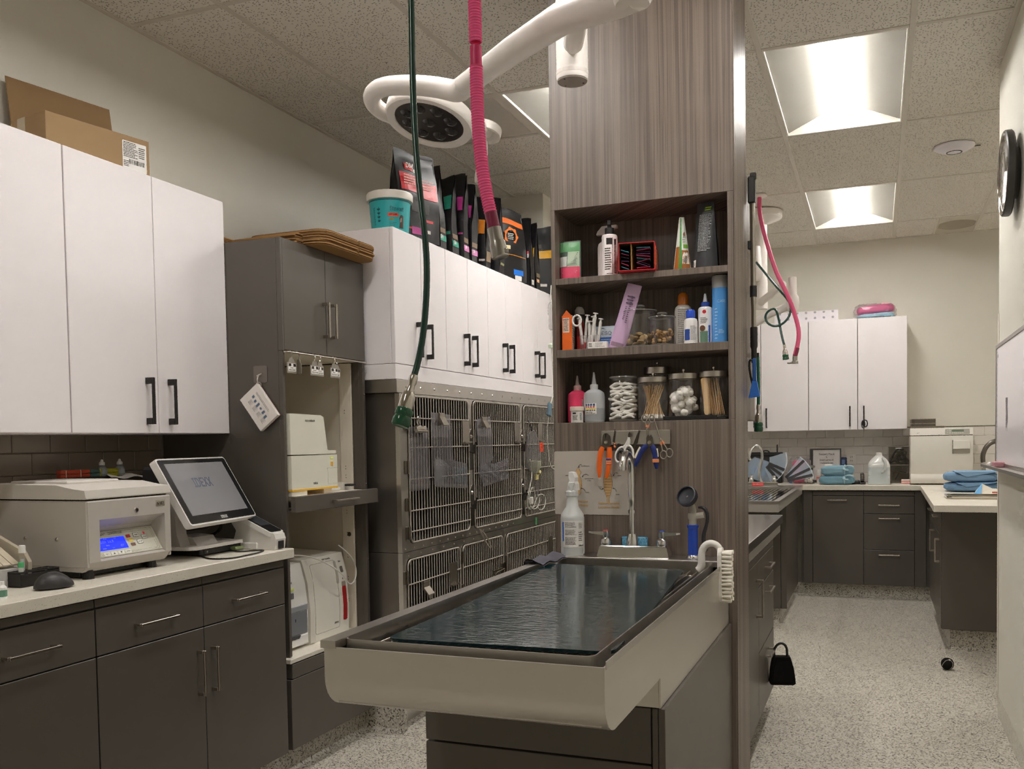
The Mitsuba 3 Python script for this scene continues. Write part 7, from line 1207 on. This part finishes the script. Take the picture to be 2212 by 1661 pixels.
pack('blue cloth wrapped pack, upper one of the tied pair left of the jug', (-.30, 7.90, .985), .26, .17, .085, 'm#7a9cab', 1); pack('blue cloth wrapped pack, lower one of the tied pair left of the jug', (-.305, 7.90, .9145), .28, .19, .078, 'm#6f93a3', 5)
pack('blue paper wrapped pack, upper one of the two in front of the steriliser', (.605, 7.0, .978), .34, .30, .075, 'm#7391ae', 9, False, grp='blue wrapped packs on the right return'); pack('blue paper wrapped pack, lower one of the two in front of the steriliser', (.605, 7.0, .9145), .335, .31, .066, 'm#6b8aa8', 14, False, grp='blue wrapped packs on the right return')
t = Thing('water_jug', 'translucent gallon jug half full of water on the back counter', 'jug'); jx, jy = .017, 7.93
def sec(h, s, r): return [(jx+(s-r)*sx+r*math.cos(a), jy+(s-r)*sy+r*math.sin(a), BC+h) for sx, sy, a0 in ((1, 1, 0), (-1, 1, math.pi/2), (-1, -1, math.pi), (1, -1, 1.5*math.pi)) for a in np.linspace(a0, a0+math.pi/2, 6)]
def loft(secs):
    n = len(secs[0]); V = np.array([p for s in secs for p in s]); F = []
    for k in range(len(secs)-1):
        for j in range(n): a, b = k*n+j, k*n+(j+1) % n; F += [(a, b, b+n), (a, b+n, a+n)]
    c0, c1 = len(V), len(V)+1; V = np.vstack([V, V[:n].mean(0), V[-n:].mean(0)])
    for j in range(n): F += [(c0, (j+1) % n, j), (c1, (len(secs)-1)*n+j, (len(secs)-1)*n+(j+1) % n)]
    return trimesh.Trimesh(V, np.array(F), process=False)
jg = [sec(0, .078, .02), sec(.004, .083, .022), sec(.07, .084, .022), sec(.075, .081, .022), sec(.08, .084, .022), sec(.15, .084, .03), sec(.175, .078, .04), sec(.20, .062, .05), sec(.225, .036, .035), sec(.235, .026, .025)]
t.add('jug', loft(jg), 'g#d6d7d4', 60); t.add('water', loft([sec(.003, .0845, .022), sec(.14, .0848, .03), sec(.141, .0848, .03)]), 'g#bfc6c7', 60, label='water line'); t.add('cap', lathe([(.024, .233), (.024, .258), (0, .258)], (jx, jy, BC), 20), '#d3d2ce', 40); t.add('handle', tube(spline([(jx+.03, jy-.05, BC+.21), (jx+.045, jy-.085, BC+.19), (jx+.045, jy-.092, BC+.13), (jx+.02, jy-.088, BC+.10)], 16), .011, 10), 'g#bfc2c0', 50)
t = Thing('stapler', 'black and grey desk stapler standing on the back counter beside the jug', 'stapler'); t.add('body', rot(box(-.125, -.095, 7.90, 8.04, .93, 1.0, .012), -10, X_, (0, 7.97, .96)), '#55504a'); t.add('base', box(-.13, -.085, 7.88, 8.05, .9145, .93, .004), '#1d1c1b'); t.add('nose', box(-.12, -.10, 7.885, 7.90, .955, .99, .003), 's#a9a49c')
solo('black_pad', box(-.20, -.13, 7.92, 8.02, .9145, .945, .006), '#22211f', 'small flat black box between the wrapped packs and the stapler', 'box')
t = Thing('acrylic_bin', 'clear stacked bins of tubing and small parts beside the steriliser', 'bin'); 
for z in (.9145, 1.068): t.add('bin', cat(box(.093, .245, 8.14, 8.142, z, z+.148, 0), box(.093, .095, 8.142, 8.28, z, z+.148, 0), box(.243, .245, 8.142, 8.28, z, z+.148, 0)), 'smoke'); t.add('rim', box(.092, .246, 8.138, 8.142, z+.146, z+.150, .0005), '#8d8981')
t.add('bin_shelf', box(.093, .245, 8.142, 8.28, 1.062, 1.067, .001), '#76726b'); t.add('label_tab', box(.145, .19, 8.1375, 8.1385, 1.198, 1.206, 0), '#e6e4e0')
g = np.random.default_rng(5)
for k in range(5): t.add('tubing', tube(spline(np.column_stack([g.uniform(.105, .235, 6), g.uniform(8.16, 8.25, 6), g.uniform(1.08, 1.18, 6)]), 30), .007, 6), ('#a49d94', '#77726b', '#2b2927', '#8d877e', '#5f5a54')[k], 50)
t.add('black_part', box(.15, .235, 8.15, 8.2, 1.075, 1.115, .006), '#1f1d1c'); t.add('part_label', box(.175, .21, 8.149, 8.15, 1.085, 1.10, 0), '#b9b5b0'); t.add('wire_part', tube([(.145, 8.2, .94), (.18, 8.2, 1.01), (.23, 8.2, 1.0)], .004, 6), '#35322e')
t = Thing('tape_pack', 'small clear and red pack of tape on the back counter in front of the steriliser', 'pack'); t.add('pack', box(.185, .250, 7.93, 7.98, .9145, .953, .003), '#e3d7cf'); t.add('red_stripe', cat(box(.184, .251, 7.929, 7.981, .922, .927, 0), box(.184, .251, 7.929, 7.981, .936, .941, 0)), '#c9544a')
# steriliser with trays on top
t = Thing('steriliser', 'white countertop steriliser with a control panel, in the back corner', 'steriliser'); a0_, a1_, ay = .25, .70, 7.86; WS = '#d9d5cc'
prof = Polygon([(ay+.004, .924), (ay-.012, .95), (ay-.010, .975), (ay+.006, 1.0), (ay-.004, 1.03), (ay-.012, 1.12), (ay-.014, 1.22), (ay, 1.300), (ay+.42, 1.300), (ay+.42, .924)]); t.add('door', prism(prof, a0_+.002, a1_-.002, 'yz'), WS, 40); t.add('top_housing', prism(Polygon([(ay-.004, 1.306), (ay+.012, 1.362), (ay+.42, 1.362), (ay+.42, 1.306)]), a0_, a1_, 'yz'), '#e0dcd4'); t.add('gap_line', box(a0_+.003, a1_-.003, ay+.004, ay+.41, 1.299, 1.307, 0), '#5d5850')
pl_ = t.add('control_panel', basis(box(.252, .425, .006, .046, 0, .003, .001), (a0_, ay-.0045, 1.306), X_, (0, .27, .963), (0, -.963, .27)), '#a3a197'); t.add('display', basis(box(.30, .385, .024, .040, .003, .004, 0), (a0_, ay-.0045, 1.306), X_, (0, .27, .963), (0, -.963, .27)), '#5d6b58', on=pl_)
for k in range(6): t.add('key', basis(box(.300+.0145*k, .310+.0145*k, .011, .018, .003, .0045, 0), (a0_, ay-.0045, 1.306), X_, (0, .27, .963), (0, -.963, .27)), '#c9c7bd', on=pl_)
for k in range(4): t.add('key', basis(box(.262+.018*(k % 2), .274+.018*(k % 2), .012+.015*(k//2), .021+.015*(k//2), .003, .0045, 0), (a0_, ay-.0045, 1.306), X_, (0, .27, .963), (0, -.963, .27)), '#bcbab0', on=pl_)
t.add('latch', cat(box(.556, .676, ay-.030, ay-.010, 1.195, 1.262, .003)), '#e3dfd7'); t.add('latch_slot', box(.556, .676, ay-.022, ay-.008, 1.162, 1.195, .002), '#8d877c'); t.add('latch_side', box(.552, .557, ay-.024, ay-.01, 1.16, 1.265, .001), '#6f6a60'); t.add('printed_name', text('M9', .008, (a0_+.05, ay-.002, 1.318), X_, (0, .27, .963)), '#77726a')
for x in (.29, .66): t.add('foot', cyl((x, ay+.05, BC), (x, ay+.05, .926), .018, 10), '#1e1d1b')
t = Thing('steel_tray', 'flat steel tray lying on top of the steriliser', 'tray'); t.add('tray', cat(box(.252, .50, 7.92, 8.18, 1.3625, 1.366, .001), box(.252, .50, 7.92, 7.923, 1.366, 1.378, .001)), 'b#8f8980')
t = Thing('steel_basin', 'rounded steel instrument pan stacked on the tray on top of the steriliser', 'pan')
for k in range(2): t.add('pan', prism(rrect(.256, .44, 7.94, 8.14, .03).difference(rrect(.259, .437, 7.943, 8.137, .028)), 1.3665+.036*k, 1.399+.036*k), 'b#77716a'); t.add('lip', prism(rrect(.253, .443, 7.937, 8.143, .032).difference(rrect(.259, .437, 7.943, 8.137, .028)), 1.397+.036*k, 1.402+.036*k), 's#b9b3a8')
t = Thing('instrument_tray', 'shallow stainless tray on the front of the right return counter', 'tray'); t.add('rim', prism(rrect(.40, .95, 6.12, 6.42, .04).difference(rrect(.415, .935, 6.135, 6.405, .03)), .918, .930), 's#c5beb2'); t.add('bottom', box(.42, .93, 6.14, 6.40, .9145, .918, .001), 's#a9a397')
t = Thing('wipe_packet', 'blue and white wipe packet lying in front of the blue wrapped packs', 'packet'); t.add('packet', trimesh.Trimesh(np.array([(.60, 6.62, .93), (.64, 6.60, .985), (.70, 6.58, .955), (.75, 6.55, .955), (.74, 6.50, .92), (.61, 6.55, .92)]), np.array([(0, 5, 1), (1, 5, 2), (2, 5, 4), (2, 4, 3)]), process=False), 'm#dcd6c8'); t.add('blue_end', trimesh.Trimesh(np.array([(.588, 6.55, .918), (.64, 6.595, .99), (.628, 6.53, .922), (.605, 6.52, .925)]), np.array([(0, 2, 1), (0, 3, 2)]), process=False), '#4d9fd8'); t.add('red_line', box(.69, .74, 6.51, 6.515, .93, .938, 0), '#b5473f')
t = Thing('pressure_dome', 'round-backed white machine with a chrome arch half hidden behind the right wall corner', 'machine'); t.add('body', box(.742, .95, 7.05, 7.4, .9145, 1.10, .008), '#dad6cf'); t.add('black_knob', box(.742, .80, 7.02, 7.05, .965, .995, .004), '#1c1b1b'); t.add('dome', lathe([(.19, 0), (.185, .03), (.13, .075), (.05, .095), (0, .098)], (.92, 7.6, 1.02), 32), 'b#9c978d', 40); t.add('dome_stand', cyl((.92, 7.6, BC), (.92, 7.6, 1.02), .18, 28), '#cfcac0', 40); t.add('arch', tube(spline([(.735, 7.5, 1.10), (.74, 7.5, 1.18), (.775, 7.5, 1.235), (.84, 7.5, 1.255)], 20), .017, 10), 'b#6f6a63', 50)
t = Thing('pegboard_strip', 'white tray strip with two rows of holes standing on the back wall cabinets', 'strip'); hl_ = unary_union([Point(-.775+.072*i, 2.315+.048*j).buffer(.010, quad_segs=4) for i in range(7) for j in range(2)]); t.add('strip', prism(sbox(-.82, 2.2765, -.30, 2.375).difference(hl_), 8.15, 8.156, 'xz'), '#e2dde2'); t.add('backing', box(-.815, -.305, 8.158, 8.164, 2.2765, 2.37, 0), '#a9a5ad')
t = Thing('plastic_wrap_pack', 'clear plastic pack of pink and pale blue pads on the rightmost back wall cabinet', 'pack'); 
for nm, c, z, h, x0 in (('pink_pads', 'm#e3709e', 2.315, .075, -.16), ('blue_pads', 'm#a9cfe0', 2.2765, .045, -.15)):
    m = trimesh.creation.icosphere(3); v = m.vertices; n = np.sign(v)*np.abs(v)**.6*[.145, .10, h/2]; n += (.01*(meshkit.noise(v*3+z)-.5))[:, None]*v; m.vertices = n+[0, 0, h/2]; t.add(nm, mv(rot(m, -4 if 'pink' in nm else -2, Y_), -.005, 8.16, z), c, 60)
m = trimesh.creation.icosphere(3); v = m.vertices; n = np.sign(v)*np.abs(v)**.55*[.165, .11, .062]; n += (.03*(meshkit.noise(v*4)-.5))[:, None]*v; n[:, 2] = np.maximum(n[:, 2], -.0585); m.vertices = n+[0, 0, .062]; t.add('plastic_film', mv(m, -.012, 8.16, 2.2735), 'sleeve', 60)
t = Thing('bandage_scissors', 'black-handled scissors hanging on the handle of the rightmost back wall cabinet', 'scissors'); t.add('ring', tube([(-.088+.018*math.cos(a), 7.985, 1.41+.028*math.sin(a)) for a in np.linspace(0, 6.28, 25)[:-1]], .0045, 8, closed=True), '#1a1919', 50); t.add('ring', tube([(-.102+.012*math.cos(a), 7.985, 1.405+.03*math.sin(a)) for a in np.linspace(0, 6.28, 25)[:-1]], .004, 8, closed=True), '#1a1919', 50); t.add('blade', prism(Polygon([(-.105, 1.38), (-.092, 1.38), (-.096, 1.335)]), 7.983, 7.986, 'xz'), 's#8d8982'); t.add('loop', tube([(-.098, 7.992, 1.37), (-.098, 7.985, 1.40), (-.095, 7.99, 1.44)], .003, 6), '#1a1919')
